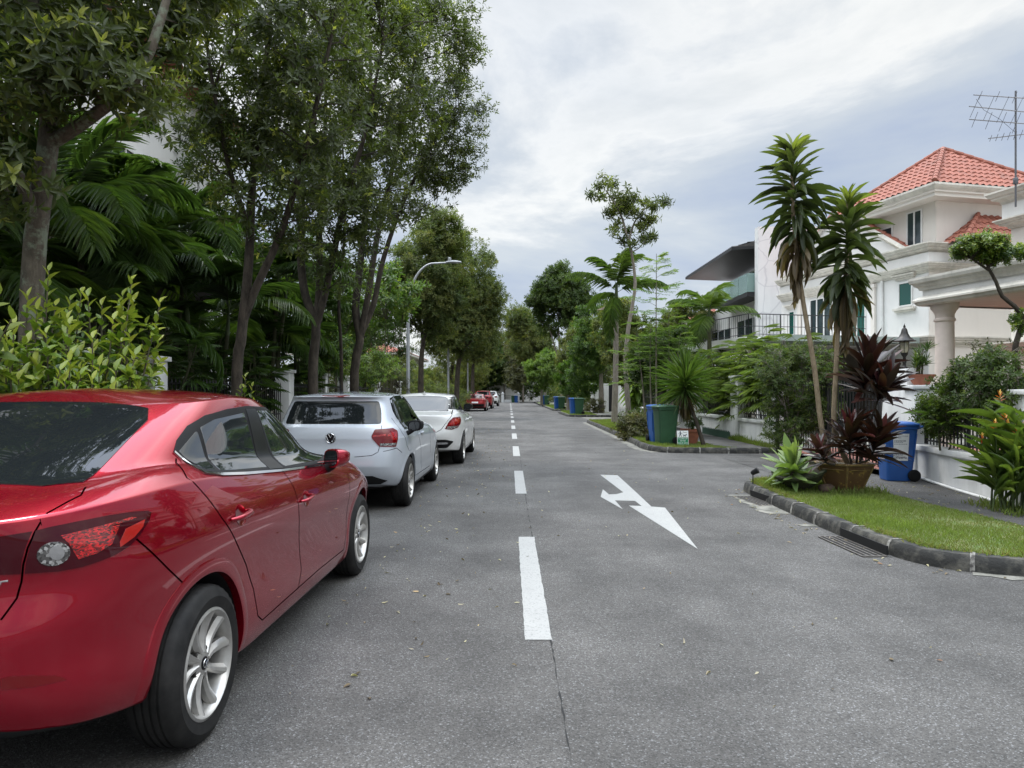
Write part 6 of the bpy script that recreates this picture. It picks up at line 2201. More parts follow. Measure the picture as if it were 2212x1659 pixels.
def rosettes(lv, rng, C, A, K, L, W, tint, young=.0, tm=LANCE, spacing=.012, spread=(28, 95), ytint=.9):
    """leaf whorls at twig tips C pointing along A"""
    C = np.asarray(C, float); A = unit(np.asarray(A, float)); n = len(C)
    B1, B2 = perp(A)
    ph = rng.uniform(0, 6.28, n)
    yg = rng.random(n) < young
    tint = np.broadcast_to(tint, (n,))
    for k in range(K):
        f = (k + .5) / K
        th = np.radians(spread[0] + (spread[1] - spread[0]) * f + rng.normal(0, 10, n))
        p = ph + 2.39996 * k + rng.normal(0, .2, n)
        D = A * np.cos(th)[:, None] + (B1 * np.cos(p)[:, None] + B2 * np.sin(p)[:, None]) * np.sin(th)[:, None]
        sc = rng.uniform(.75, 1.15, n) * (0.75 + .35 * f)
        tt = tint + rng.normal(0, .06, n)
        tt = np.where(yg & (f < .45), ytint + rng.normal(0, .08, n), np.where(yg, tt + .12, tt))
        lv.add(C - A * (spacing * k), D, A, L * sc, W * sc, np.clip(tt, 0, 1), tm)


class Wood:
    """limbs with growing points that later branches can fork from"""

    def __init__(s): s.mb = MB(); s.P, s.R, s.n = [], [], 0

    def limb(s, pts, r0, r1, n=8, node=True, jit=0.0, rng=None):
        pts = [Vector(p) for p in pts]
        Q = [pts[0] * 2 - pts[1]] + pts + [pts[-1] * 2 - pts[-2]]
        out = []
        for i in range(1, len(Q) - 2):
            m = max(2, int((Q[i + 1] - Q[i]).length / .22))
            for k in range(m):
                t = k / m; a, b, c, d = Q[i - 1], Q[i], Q[i + 1], Q[i + 2]
                out.append(.5 * ((2 * b) + (c - a) * t + (2 * a - 5 * b + 4 * c - d) * t * t + (3 * b - 3 * c + d - a) * t ** 3))
        out.append(pts[-1])
        if jit and rng is not None:
            out = [p + Vector(rng.normal(0, jit, 3)) * (1 if 0 < i < len(out) - 1 else 0) for i, p in enumerate(out)]
        rad = [r0 + (r1 - r0) * i / (len(out) - 1) for i in range(len(out))]
        s.mb.tube(out, rad, n)
        if node:
            s.P += [np.array(p) for p in out]; s.R += rad

    def reach(s, c, rng, rmax=.05, n=5, rmin=.006, lift=.35):
        """grow a branch from the best growing point to c"""
        P = np.array(s.P); Rr = np.array(s.R)
        d = np.linalg.norm(P - c, axis=1)
        cost = d + np.maximum(0, P[:, 2] - c[2] + .25 * d) * 1.2 + (Rr < .008) * 1.5
        i = int(np.argmin(cost)); p = P[i]; L = d[i]
        r0 = min(Rr[i] * .75, .006 + .014 * L, rmax); r1 = rmin
        mid = p + (c - p) * .5 + np.array([0, 0, lift * .3 * L]) * rng.uniform(.2, 1) + rng.normal(0, .06 * L, 3)
        s.limb([p, mid, c], max(r0, rmin), r1, n)
        return c - mid

    def twig(s, a, b, r=.004):
        s.mb.tube([a, (Vector(a) + Vector(b)) * .5 + Vector((0, 0, .01)), b], [r, r * .8, r * .6], 3, cap=False)


def shell_points(rng, ell, n, inner=.45, flat=None):
    """clump centres through a union of ellipsoids, denser outside"""
    out = []
    vol = np.array([e[1][0] * e[1][1] * e[1][2] for e in ell]) ** .75
    pick = rng.choice(len(ell), n, p=vol / vol.sum())
    d = rand_dirs(rng, n); r = inner + (1 - inner) * rng.random(n) ** .6
    for k in range(n):
        c, rad = ell[pick[k]]
        out.append(np.array(c) + d[k] * r[k] * np.array(rad))
    return np.array(out)


def make_tree(name, base, trunks, ell, label, cat='tree', group=None, seed=1, clumps=60, rc=.38, ros=26, K=7, L=.11, W=.036, tint=.3, tvar=.12, young=.08, leaf=None, barkm=None, tm=LANCE, extra=None, twigs=True, upb=.5, trunk_n=10, inner=.45, spread=(28, 95), brmax=.05, keep=None):
    rng = np.random.default_rng(seed)
    t = empty(name, base, 0, label, cat, group)
    wd = Wood()
    for pts, r0, r1 in trunks: wd.limb(pts, r0, r1, trunk_n)
    C = shell_points(rng, ell, clumps, inner)
    if extra is not None: C = np.concatenate([C, np.array(extra, float)])
    if keep is not None: C = np.array([c for c in C if keep(c)])
    top = np.array(wd.P)[:, 2].min()
    cen = np.mean([np.array(e[0]) for e in ell], axis=0)
    order = np.argsort([np.min(np.linalg.norm(np.array(wd.P) - c, axis=1)) for c in C])
    lv = Leaves()
    for i in order:
        c = C[i]
        wd.reach(c, rng, brmax)
        n = max(4, int(ros * rng.uniform(.6, 1.35)))
        rr_ = rc * rng.uniform(.7, 1.25)
        off = rand_dirs(rng, n) * (rng.random((n, 1)) ** .45) * rr_ * np.array([1.0, 1.0, .8])
        p = c + off
        a = unit(off / rr_ * .8 + unit(c - cen) * .5 + UP * upb + rng.normal(0, .25, (n, 3)))
        tt = tint + rng.normal(0, tvar)
        rosettes(lv, rng, p, a, K, L, W, np.clip(tt + rng.normal(0, .04, n), .02, .7), young, tm, L * .1, spread)
        if twigs:
            for k in range(0, n, 2): wd.twig(c + off[k] * .15, p[k] - a[k] * L * .5, .0035)
    o = Vector(base)
    wd.mb.v = [(v[0] - o.x, v[1] - o.y, v[2] - o.z) for v in wd.mb.v]
    wd.mb.build('trunk', barkm, t, smooth=60)
    lv.build('crown', leaf, t, base)
    return t


def frond(lv, wd, rng, p0, az, el, Lf, droop, nl=28, leaf=.42, wid=.035, tint=.35, vee=35, hang=.35, r=.012, twist=0.0):
    """feather frond: arching rachis with two ranks of leaflets"""
    h = np.array([math.cos(az), math.sin(az), 0.0])
    n = 14
    pts = [np.array(p0, float)]
    e = el
    for i in range(n):
        e -= droop / n * (0.4 + 1.2 * i / n)
        pts.append(pts[-1] + (h * math.cos(e) + UP * math.sin(e)) * Lf / n)
    pts = np.array(pts)
    wd.mb.tube([Vector(p) for p in pts], [r * (1 - .85 * i / n) for i in range(n + 1)], 5)
    t = np.linspace(.14, .995, nl)
    s = t * n; i0 = np.minimum(s.astype(int), n - 1); f = (s - i0)[:, None]
    P = pts[i0] * (1 - f) + pts[i0 + 1] * f
    T = unit(pts[i0 + 1] - pts[i0])
    S = unit(np.cross(T, UP)); Nn = np.cross(S, T)
    ll = leaf * (np.sin(np.pi * (.12 + .8 * t)) ** .7)
    for sg in (-1, 1):
        out = S * sg * math.cos(R(vee)) + Nn * math.sin(R(vee)) * .7 - UP * hang * .6
        ang = (.35 + .55 * t)[:, None]
        D = unit(out * (1.15 - ang * .55) + T * ang * 1.1 + rng.normal(0, .06, (nl, 3)))
        lv.add(P + rng.normal(0, .004, (nl, 3)), D, Nn, ll * rng.uniform(.85, 1.1, nl), wid, np.clip(tint + rng.normal(0, .06, nl), 0, 1), BLADE, 1.0 + hang)


def make_palm(name, stems, label, cat='palm', group=None, seed=1, leaf=None, barkm=None, fr=9, Lf=1.7, lf=.42, wid=.04, tint=.3, shaft=.6, r=.06, el=(75, 5), droop=1.3, hang=.35, shaftm=None, nl=28):
    """stems: list of (base, top, lean) ; one clump is one palm"""
    rng = np.random.default_rng(seed)
    b0 = stems[0][0]
    t = empty(name, b0, 0, label, cat, group)
    wd = Wood(); lv = Leaves(); sw = Wood()
    for base, top in stems:
        base, top = Vector(base), Vector(top)
        mid = base.lerp(top, .5) + Vector((rng.normal(0, .05), rng.normal(0, .05), 0))
        wd.limb([base, mid, top], r * 1.15, r * .85, 10)
        d = (top - mid).normalized()
        # ring scars
        sw.limb([top, top + d * shaft * .6, top + d * shaft], r * 1.0, r * .45, 8)
        c = np.array(top + d * shaft)
        n = int(fr * rng.uniform(.85, 1.15))
        for k in range(n):
            f = k / max(1, n - 1)
            az = 2.39996 * k + rng.uniform(-.25, .25)
            e = R(el[0] + (el[1] - el[0]) * f + rng.normal(0, 6))
            frond(lv, sw, rng, c - np.array(d) * shaft * .35 * f, az, e, Lf * rng.uniform(.85, 1.1) * (.75 + .3 * f), droop * rng.uniform(.7, 1.2), nl, lf, wid, tint + rng.normal(0, .05), 30, hang, .014)
    o = Vector(b0)
    for w in (wd, sw): w.mb.v = [(v[0] - o.x, v[1] - o.y, v[2] - o.z) for v in w.mb.v]
    wd.mb.build('trunk', barkm, t, smooth=60)
    sw.mb.build('frond_stalks', shaftm or MT['stalk'], t, smooth=60)
    lv.build('fronds', leaf, t, b0)
    return t


def make_fans(name, stems, label, cat='fan palm', seed=1, leaf=None, barkm=None, fans=9, Lb=.34, wid=.035, tint=.35, group=None, nb=9):
    """clumping fan palm: cane stems with finger-like fans"""
    rng = np.random.default_rng(seed)
    b0 = stems[0][0]
    t = empty(name, b0, 0, label, cat, group)
    wd = Wood(); lv = Leaves()
    for base, top in stems:
        base, top = Vector(base), Vector(top)
        wd.limb([base, base.lerp(top, .5) + Vector((rng.normal(0, .04), rng.normal(0, .04), 0)), top], .014, .011, 6)
        L = (top - base).length
        for k in range(int(fans * rng.uniform(.8, 1.2))):
            f = k / fans
            p = np.array(base.lerp(top, 1 - .5 * f))
            az = 2.39996 * k + rng.uniform(-.3, .3); e = R(70 - 65 * f + rng.normal(0, 10))
            h = np.array([math.cos(az), math.sin(az), 0])
            d = h * math.cos(e) + UP * math.sin(e)
            q = p + d * rng.uniform(.22, .42) - UP * .05 * f
            wd.mb.tube([Vector(p), Vector((p + q) / 2 + UP * .03), Vector(q)], [.005, .004, .003], 4, cap=False)
            side = unit(np.cross(d, UP)); nn = np.cross(side, d)
            fd = unit(d * .7 + h * .5 - UP * .25)
            n = nb
            ang = np.radians(np.linspace(-78, 78, n)) + rng.normal(0, .06, n)
            D = fd[None] * np.cos(ang)[:, None] + side[None] * np.sin(ang)[:, None] - UP[None] * .1
            lv.add(np.repeat(q[None], n, 0), D, np.repeat(nn[None], n, 0), Lb * (1 - .25 * np.abs(ang) / 1.4) * rng.uniform(.85, 1.1, n), wid, np.clip(tint + rng.normal(0, .07, n), 0, 1), BLADE, rng.uniform(.5, 1.3))
    o = Vector(b0)
    wd.mb.v = [(v[0] - o.x, v[1] - o.y, v[2] - o.z) for v in wd.mb.v]
    wd.mb.build('canes', barkm, t, smooth=60)
    lv.build('foliage', leaf, t, b0)
    return t


def make_shrub(name, base, ell, label, cat='shrub', group=None, seed=1, clumps=30, rc=.22, ros=18, K=6, L=.07, W=.03, tint=.35, tvar=.12, young=.15, leaf=None, barkm=None, tm=LANCE, stems=5, inner=.3, upb=.5, spread=(28, 95)):
    rng = np.random.default_rng(seed)
    base = Vector(base)
    cen = np.mean([np.array(e[0]) for e in ell], axis=0)
    tr = []
    for i in range(stems):
        b = base + Vector((rng.normal(0, .05), rng.normal(0, .05), -.03))
        e = ell[i % len(ell)]
        top = Vector(e[0]) + Vector(rng.normal(0, .4, 3) * np.array(e[1]))
        tr.append(([b, b.lerp(top, .5) + Vector((0, 0, .08)), top], .018, .006))
    return make_tree(name, base, tr, ell, label, cat, group, seed, clumps, rc, ros, K, L, W, tint, tvar, young, leaf, barkm, tm, None, True, upb, 6, inner, spread)


# leaf and bark surfaces
LF = {}
LF['street'] = leafmat('street_tree_leaf', [(0.0, (.038, .056, .02)), (.35, (.072, .096, .032)), (.6, (.115, .14, .04)), (.85, (.25, .28, .06)), (1.0, (.34, .35, .09))], .42, .46, .45)
LF['far'] = leafmat('far_tree_leaf', [(0.0, (.036, .058, .024)), (.4, (.085, .118, .042)), (.7, (.155, .17, .055)), (1.0, (.23, .21, .075))], .55, .42, .25)
LF['bright'] = leafmat('bright_shrub_leaf', [(0.0, (.02, .05, .012)), (.4, (.055, .115, .018)), (.7, (.15, .23, .03)), (1.0, (.36, .40, .07))], .32, .3)
LF['palm'] = leafmat('palm_leaf', [(0.0, (.022, .046, .015)), (.35, (.05, .098, .024)), (.65, (.11, .165, .035)), (1.0, (.24, .28, .065))], .45, .4, .3)
LF['light'] = leafmat('light_leaf', [(0.0, (.03, .07, .015)), (.4, (.08, .15, .03)), (.75, (.16, .24, .05)), (1.0, (.3, .34, .07))], .45, .4, .35)
LF['dark'] = leafmat('dark_leaf', [(0.0, (.022, .042, .014)), (.4, (.048, .085, .022)), (.7, (.085, .125, .03)), (1.0, (.15, .19, .04))], .5, .38, .25)
LF['brown'] = leafmat('bronze_leaf', [(0.0, (.042, .046, .024)), (.4, (.085, .09, .042)), (.7, (.13, .125, .048)), (1.0, (.18, .14, .055))], .5, .3, .35)
LF['drac'] = leafmat('dracaena_leaf', [(0.0, (.12, .085, .05)), (.18, (.17, .125, .07)), (.3, (.04, .056, .024)), (.6, (.058, .082, .03)), (.85, (.12, .15, .04)), (1.0, (.22, .26, .06))], .42, .38, .45)
LF['red'] = leafmat('cordyline_leaf', [(0.0, (.016, .008, .009)), (.4, (.035, .012, .014)), (.7, (.075, .02, .022)), (1.0, (.16, .03, .035))], .28, .2, .6)
LF['agave'] = leafmat('agave_leaf', [(0.0, (.07, .12, .05)), (.5, (.16, .25, .07)), (1.0, (.32, .40, .14))], .4, .25)
LF['grass'] = leafmat('grass_blade', [(0.0, (.25, .21, .10)), (.3, (.18, .205, .07)), (.7, (.18, .255, .06)), (1.0, (.27, .34, .09))], .55, .4, .2)
LF['dry'] = leafmat('fallen_leaf', [(0.0, (.05, .035, .02)), (.3, (.19, .14, .08)), (.6, (.34, .30, .22)), (.85, (.46, .42, .24)), (1.0, (.40, .17, .07))], .6, .15, .3)
MT['bark_moss'] = bark('lichen_bark', (.05, .042, .033), (.15, .13, .10), (.19, .22, .16), 16)
MT['bark_d'] = bark('dark_bark', (.022, .019, .015), (.085, .07, .055), None, 12)
MT['bark_p'] = bark('pale_bark', (.13, .115, .09), (.26, .23, .19), None, 16)
MT['bark_b'] = bark('buff_stem', (.16, .12, .075), (.30, .24, .16), None, 30)
MT['cane'] = bark('palm_cane', (.045, .05, .025), (.10, .10, .06), None, 20)
MT['stalk'] = simple('frond_stalk', (.07, .10, .03), .5, c2=(.045, .07, .022))
MT['stem_g'] = simple('green_stem', (.05, .05, .025), .6, c2=(.09, .07, .04), nscale=20)
# ------------------------------------------------------------------ left-hand planting
GL = 'broad-leaved street trees on the left verge'


def poly_at(L, Y):
    return [at(x, y, Y) for x, y in L]


def ea(px, py, Y, rx, ry, rz):
    return (tuple(at(px, py, Y)), (rx, ry, rz))


# nearest tree, lichen-spotted trunk
b = Vector((-4.12, 6.1, .1))
T1 = [([b, at(70, 620, 6.1), at(92, 400, 6.1), at(108, 270, 6.1), at(92, 170, 6.15), at(70, 40, 6.2), at(55, -120, 6.3), at(30, -320, 6.4)], .115, .05),
      ([at(106, 310, 6.1), at(150, 285, 6.05), at(235, 225, 5.9), at(300, 160, 5.8), at(345, 50, 5.8), at(390, -120, 5.9)], .06, .025),
      ([at(92, 180, 6.1), at(150, 90, 6.4), at(215, -40, 6.8), at(260, -220, 7.2)], .05, .02),
      ([at(80, 480, 6.1), at(40, 380, 5.9), at(-30, 280, 5.6), at(-120, 150, 5.4)], .06, .025)]
x1 = [at(*p) for p in ((95, 95, 5.6), (150, 110, 5.5), (235, 120, 5.7), (280, 190, 5.6), (60, 170, 5.5), (20, 240, 5.6), (165, 190, 5.8), (120, 220, 6.0), (300, 100, 5.9), (200, 60, 5.8), (345, 140, 6.1), (30, 60, 5.6), (10, 330, 5.6), (400, 60, 6.2), (330, 20, 6.0), (60, 20, 5.8), (110, 60, 5.5), (190, 140, 5.6), (260, 90, 5.7), (140, 150, 5.5), (210, 210, 5.8), (30, 150, 5.5), (0, 200, 5.5), (20, 420, 5.6), (-10, 380, 5.5), (380, 110, 6.1), (310, 210, 5.9), (430, 10, 6.3))]
make_tree('street_tree', b, T1, [ea(120, -170, 6.3, 1.5, 1.3, .95), ea(330, -120, 6.6, 1.2, 1.2, .8), ea(-60, 40, 6.0, .9, 1.0, .9)], 'nearest street tree with a thick lichen-patched trunk, over the red sedan', 'tree', GL, 11, 110, .34, 17, 8, .125, .042, .36, .12, .22, LF['street'], MT['bark_moss'], OVATE, x1, trunk_n=14)

b = Vector((-3.64, 9.5, .1))
T2 = [([b, at(512, 800, 9.5), at(520, 740, 9.5), at(525, 690, 9.5), at(534, 610, 9.5), at(540, 520, 9.6), at(545, 400, 9.7), at(560, 250, 9.8), at(580, 80, 9.9), at(590, -130, 10)], .082, .028),
      ([at(526, 690, 9.5), at(545, 640, 9.5), at(575, 575, 9.45), at(600, 520, 9.4), at(640, 400, 9.3), at(680, 240, 9.2), at(720, 60, 9.2)], .06, .02),
      ([at(540, 500, 9.6), at(500, 380, 9.4), at(470, 240, 9.2), at(440, 60, 9.1)], .04, .015)]
x2 = [at(*p) for p in ((640, 400, 9.1), (610, 370, 9.0), (665, 440, 9.1), (560, 440, 9.2), (520, 470, 9.5), (700, 470, 9.4), (480, 420, 9.4), (590, 480, 9.3), (630, 500, 9.4), (680, 360, 9.1), (400, 180, 9.3), (425, 235, 9.4), (390, 265, 9.6), (445, 150, 9.3), (365, 215, 9.8), (420, 300, 9.8), (340, 280, 9.9), (460, 270, 9.5), (400, 120, 9.3), (540, 350, 9.3), (500, 330, 9.4), (460, 380, 9.6), (610, 440, 9.2), (650, 520, 9.5), (570, 520, 9.6), (640, 330, 9.2), (700, 400, 9.3), (720, 300, 9.3))]
make_tree('street_tree', b, T2, [ea(590, 60, 9.6, 1.15, 1.3, 2.2), ea(680, 150, 9.4, .8, 1, 1.6), ea(500, 200, 9.6, .6, .9, 1.4)], 'second street tree from the front, dark trunk forking low in a Y', 'tree', GL, 22, 150, .36, 15, 8, .12, .042, .26, .1, .1, LF['street'], MT['bark_d'], LANCE, x2)

b = Vector((-3.58, 13.0, .1))
T3 = [([b, at(676, 800, 13), at(680, 750, 13), at(682, 700, 13), at(660, 640, 13), at(650, 560, 13.1), at(652, 440, 13.2), at(640, 280, 13.3), at(620, 80, 13.4)], .105, .028),
      ([at(683, 705, 13), at(690, 620, 13.1), at(690, 500, 13.2), at(700, 350, 13.2), at(705, 150, 13.3)], .075, .02),
      ([at(684, 700, 13), at(703, 630, 12.9), at(718, 560, 12.8), at(745, 440, 12.7), at(790, 280, 12.6), at(830, 80, 12.6)], .07, .02)]
x3 = [at(*p) for p in ((740, 480, 12.5), (760, 520, 12.5), (735, 560, 12.4), (770, 580, 12.6), (700, 560, 12.6), (755, 450, 12.6), (720, 500, 12.6), (775, 620, 12.7), (650, 540, 12.8), (690, 440, 12.6), (730, 400, 12.6), (780, 500, 12.8), (800, 540, 12.9), (700, 600, 12.7), (740, 620, 12.5), (670, 480, 12.7), (640, 460, 12.8), (770, 400, 12.6))]
make_tree('street_tree', b, T3, [ea(730, 210, 13, 1.7, 1.6, 3.0), ea(820, 120, 12.8, 1.2, 1.3, 2.0), ea(740, 430, 12.8, .9, 1, .9)], 'third street tree with a three-limbed trunk behind the silver hatchback', 'tree', GL, 33, 200, .38, 16, 8, .12, .042, .27, .1, .1, LF['street'], MT['bark_d'], LANCE, x3)

b = Vector((-3.6, 16.5, .1))
T4 = [([b, at(766, 800, 16.5), at(775, 750, 16.5), at(777, 725, 16.5), at(768, 670, 16.5), at(775, 600, 16.5), at(790, 450, 16.6), at(800, 280, 16.7), at(800, 80, 16.8)], .118, .03),
      ([at(778, 728, 16.5), at(795, 640, 16.4), at(812, 530, 16.3), at(840, 400, 16.2), at(880, 220, 16.1), at(910, 50, 16)], .08, .02),
      ([at(779, 722, 16.5), at(806, 660, 16.6), at(828, 560, 16.7), at(870, 440, 16.8), at(930, 320, 16.9), at(985, 230, 17)], .075, .02),
      ([b + Vector((-.35, .2, 0)), at(737, 760, 16.8), at(732, 650, 16.9), at(745, 480, 17), at(740, 300, 17.1)], .05, .02)]
make_tree('street_tree', b, T4, [ea(850, 190, 16.5, 2.0, 1.9, 3.2), ea(960, 160, 16.4, 1.05, 1.4, 2.1), ea(970, 320, 16.6, .75, 1.0, .9), ea(860, 390, 16.5, 1.0, 1.2, 1.0)], 'big fourth street tree with many upright limbs, crown against open sky', 'tree', GL, 44, 270, .42, 18, 8, .115, .038, .27, .1, .07, LF['street'], MT['bark_d'], LANCE, None, upb=.7)

GM = 'mid-distance left verge trees'
b = at(908, 0, 30); b.z = .1
make_tree('street_tree', b, [([b, at(910, 780, 30), at(914, 730, 30), at(900, 660, 30), at(890, 560, 30)], .15, .04), ([at(914, 730, 30), at(940, 680, 30.2), at(955, 580, 30.3), at(960, 500, 30.3)], .1, .03), ([at(914, 720, 30), at(880, 680, 29.7), at(860, 620, 29.5)], .07, .02)],
          [ea(925, 590, 30, 1.75, 1.8, 2.3), ea(955, 510, 30.2, 1.0, 1.1, 1.1), ea(880, 640, 29.8, 1.1, 1.2, 1.4), ea(950, 660, 30, 1.2, 1.4, 1.4)], 'round street tree behind the curved street lamp', 'tree', GM, 55, 280, .5, 26, 7, .16, .055, .46, .1, .06, LF['far'], MT['bark_d'], KITE, None, False)
b = at(985, 0, 42); b.z = .1
make_tree('street_tree', b, [([b, at(990, 790, 42), at(1003, 750, 42), at(1010, 680, 42), at(1000, 580, 42)], .18, .05), ([at(1000, 755, 42), at(1030, 720, 42), at(1050, 660, 42)], .1, .03), ([at(998, 760, 42), at(970, 730, 41.5), at(955, 680, 41.3)], .09, .03)],
          [ea(1005, 610, 42, 1.9, 2.2, 3.0), ea(1045, 650, 42, 1.15, 1.4, 1.6), ea(965, 640, 41.5, 1.4, 1.6, 2.3), ea(1010, 710, 42, 1.9, 1.8, 1.5), ea(950, 720, 42, 1.4, 1.5, 1.4)], 'large rounded street tree leaning over the kerb before the red coupe', 'tree', GM, 66, 340, .6, 26, 7, .19, .065, .48, .1, .06, LF['far'], MT['bark_d'], KITE, None, False)
b = at(1020, 0, 58); b.z = .1
make_tree('street_tree', b, [([b, at(1022, 790, 58), at(1030, 700, 58)], .2, .06)], [ea(1030, 690, 58, 2.1, 2.2, 3.4), ea(1060, 740, 58, 1.0, 1.2, 1.4), ea(1000, 740, 58, 1.8, 1.6, 1.8)], 'olive street tree beyond the lamp posts on the left', 'tree', GM, 67, 170, .8, 20, 6, .25, .09, .5, .1, .05, LF['far'], MT['bark_d'], KITE, None, False)
b = Vector((-5.5, 68, .1))
make_tree('street_tree', b, [([b, b + Vector((0, 0, 3)), b + Vector((.3, 0, 6))], .25, .08)], [((-4.6, 68, 5.0), (2.6, 2.4, 3.4)), ((-3.6, 66, 3.0), (1.6, 1.6, 1.6))], 'drooping pale green tree above the red coupe', 'tree', GM, 68, 120, .9, 20, 6, .3, .08, .6, .08, .05, LF['far'], MT['bark_d'], KITE, None, False, upb=-.2)

# trees behind the left fence that close the view
for i, (x, y, z, rx, rz, lab) in enumerate(((-8.5, 21, 6.6, 2.4, 3.0, 'dark tree behind the third street tree'), (-7.8, 30, 5.4, 2.2, 2.8, 'tree in the garden left of the street lamp'), (-8.5, 44, 6.0, 2.8, 3.2, 'garden tree behind the mid-distance left trees'))):
    b = Vector((x, y, .1))
    make_tree('garden_tree', b, [([b, b + Vector((.1, 0, z * .5)), b + Vector((.2, .1, z))], .13, .04)], [((x, y, z), (rx, rx, rz)), ((x + .5, y - .5, z - 1.6), (rx * .8, rx * .8, rz * .6))], lab, 'tree', 'garden trees behind the left fence', 70 + i, 110, .55, 22, 7, .17, .06, .3, .1, .04, LF['dark'], MT['bark_d'], KITE, None, False)


# ---- hero shrub on the verge
def big_shrub(name, spots, label, seed, L=.115, W=.05, leaf='bright', step=.05, tint=.42, cat='shrub'):
    rng = np.random.default_rng(seed)
    b0 = Vector(spots[0][0])
    t = empty(name, b0, 0, label, cat)
    lv = Leaves(); wd = Wood()
    for base, top in spots:
        base, top = Vector(base), Vector(top)
        mid = base.lerp(top, .5) + Vector((rng.normal(0, .05), rng.normal(0, .05), 0))
        wd.limb([base, mid, top], .014, .004, 6)
        n = int((top - base).length * .8 / step)
        d = np.array((top - mid).normalized())
        B1, B2 = perp(d[None])
        for k in range(n):
            f = k / n
            p = np.array(top.lerp(mid, f * 1.6) if f < .6 else mid.lerp(base, (f - .6) * 1.6))
            a = 2.4 * k + rng.normal(0, .2)
            th = R(25 + 60 * min(1, f * 2.5) + rng.normal(0, 8))
            D = d * math.cos(th) + (B1[0] * math.cos(a) + B2[0] * math.sin(a)) * math.sin(th)
            sc = rng.uniform(.8, 1.2) * (.7 + .4 * min(1, f * 3))
            tt = np.clip((.95 if f < .06 else .72 if f < .2 else tint) + rng.normal(0, .1), 0, 1)
            lv.add(p[None], D[None], d[None], L * sc, W * sc, tt, OVATE, rng.uniform(.4, 1.4))
            if rng.random() < .35 and f > .12:     # side shoot
                q = p + D * .09
                rosettes(lv, rng, q[None], unit(D + d)[None], 5, L * .85, W * .85, tt, .5, OVATE, .012)
    wd.mb.v = [(v[0] - b0.x, v[1] - b0.y, v[2] - b0.z) for v in wd.mb.v]
    wd.mb.build('stems', MT['stem_g'], t, smooth=60)
    lv.build('foliage', LF[leaf], t, b0)
    return t


rng = np.random.default_rng(5)
sp = []
for px_, py_, Y in ((105, 585, 5.6), (60, 640, 5.5), (190, 640, 5.6), (285, 605, 5.7), (265, 640, 5.8), (245, 690, 5.4), (150, 700, 5.3), (30, 700, 5.2), (200, 730, 5.2), (100, 720, 5.1), (280, 720, 5.6), (270, 770, 5.3), (20, 770, 5.0), (80, 790, 5.0), (150, 780, 5.0), (215, 790, 5.1), (250, 800, 5.0), (120, 660, 5.8), (220, 660, 5.9), (60, 740, 5.3), (175, 760, 5.5), (130, 800, 4.9), (40, 820, 4.9), (200, 820, 4.95), (260, 740, 5.8), (290, 800, 5.5), (0, 720, 5.4), (-20, 780, 5.2)):
    top = at(px_, py_, Y)
    bs = Vector((top.x * .82 - .66 + rng.normal(0, .08), top.y + rng.normal(0, .1), .1))
    sp.append((bs, top))
    for _ in range(2): sp.append((bs + Vector((rng.normal(0, .1), rng.normal(0, .1), 0)), Vector((top.x + rng.normal(0, .14), top.y + rng.normal(0, .18), top.z - rng.uniform(.08, .45)))))
big_shrub('verge_shrub', sp, 'bright glossy-leaved shrub with upright shoots between the red sedan and the nearest tree', 7, .135, .062, 'bright', .042, .45)
sp = [(Vector((-4.5 + dx, 4.9 + dy, .1)), at(px_, py_, 4.8)) for px_, py_, dx, dy in ((-10, 640, 0, 0), (-60, 680, .1, .1), (10, 760, -.1, .1), (-50, 800, 0, -.1), (25, 690, .1, 0))]
big_shrub('verge_shrub', sp, 'large-leaved darker shrub cut by the left edge, left of the bright shrub', 8, .2, .1, 'palm', .09, .45)
sp = [(Vector((-3.45 + dx, 9.3 + dy, .1)), at(px_, py_, 9.3)) for px_, py_, dx, dy in ((530, 815, 0, 0), (545, 835, .05, 0), (520, 840, -.05, .05))]
big_shrub('verge_shrub', sp, 'small yellow-green sapling at the foot of the forked tree', 9, .12, .055, 'bright', .05, .6)


# ---- palms behind the fence
def clump(x, y, stems, seed, label, group, zr=(2.6, 5.0), spread=.55, fr=8, Lf=1.9, tint=.3, lf=.56, wid=.036, lean=.25):
    rng = np.random.default_rng(seed)
    S = []
    for i in range(stems):
        bx, by = x + rng.normal(0, spread * .5), y + rng.normal(0, spread * .6)
        h = rng.uniform(*zr)
        S.append((Vector((bx, by, .05)), Vector((bx + rng.normal(0, lean) * h / 4, by + rng.normal(0, lean) * h / 4, h))))
    return make_palm('clump_palm', S, label, 'palm', group, seed, LF['palm'], MT['cane'], fr, Lf, lf, wid, tint, .5, .045, (80, 8), 1.4, .4, nl=38)


GP = 'clustered palms behind the left fence'
clump(-5.9, 7.6, 5, 101, 'dark clustered palm right behind the thick lichen-patched trunk', GP, (1.9, 4.4), .6, 8, 2.0, .36)
clump(-6.3, 10.2, 5, 102, 'clustered palm with long fronds across the left house window', GP, (2.0, 4.0), .7, 8, 2.0, .38)
clump(-6.0, 13.2, 5, 103, 'clustered palm with bare canes behind the forked tree', GP, (2.4, 4.3), .7, 8, 1.9, .34)
clump(-5.8, 16.0, 5, 104, 'clustered palm between the second and third street trees', GP, (1.4, 4.4), .7, 8, 1.8, .34)
clump(-5.9, 19.5, 4, 105, 'clustered palm behind the silver hatchback roof', GP, (1.6, 4.6), .7, 8, 1.7, .36)
clump(-7.0, 5.0, 4, 106, 'clustered palm at the left edge behind the bright shrub', GP, (2.0, 5.2), .6, 9, 2.0, .26)
S = []
rng = np.random.default_rng(9)
GF = 'rhapis fan palms along the left fence'
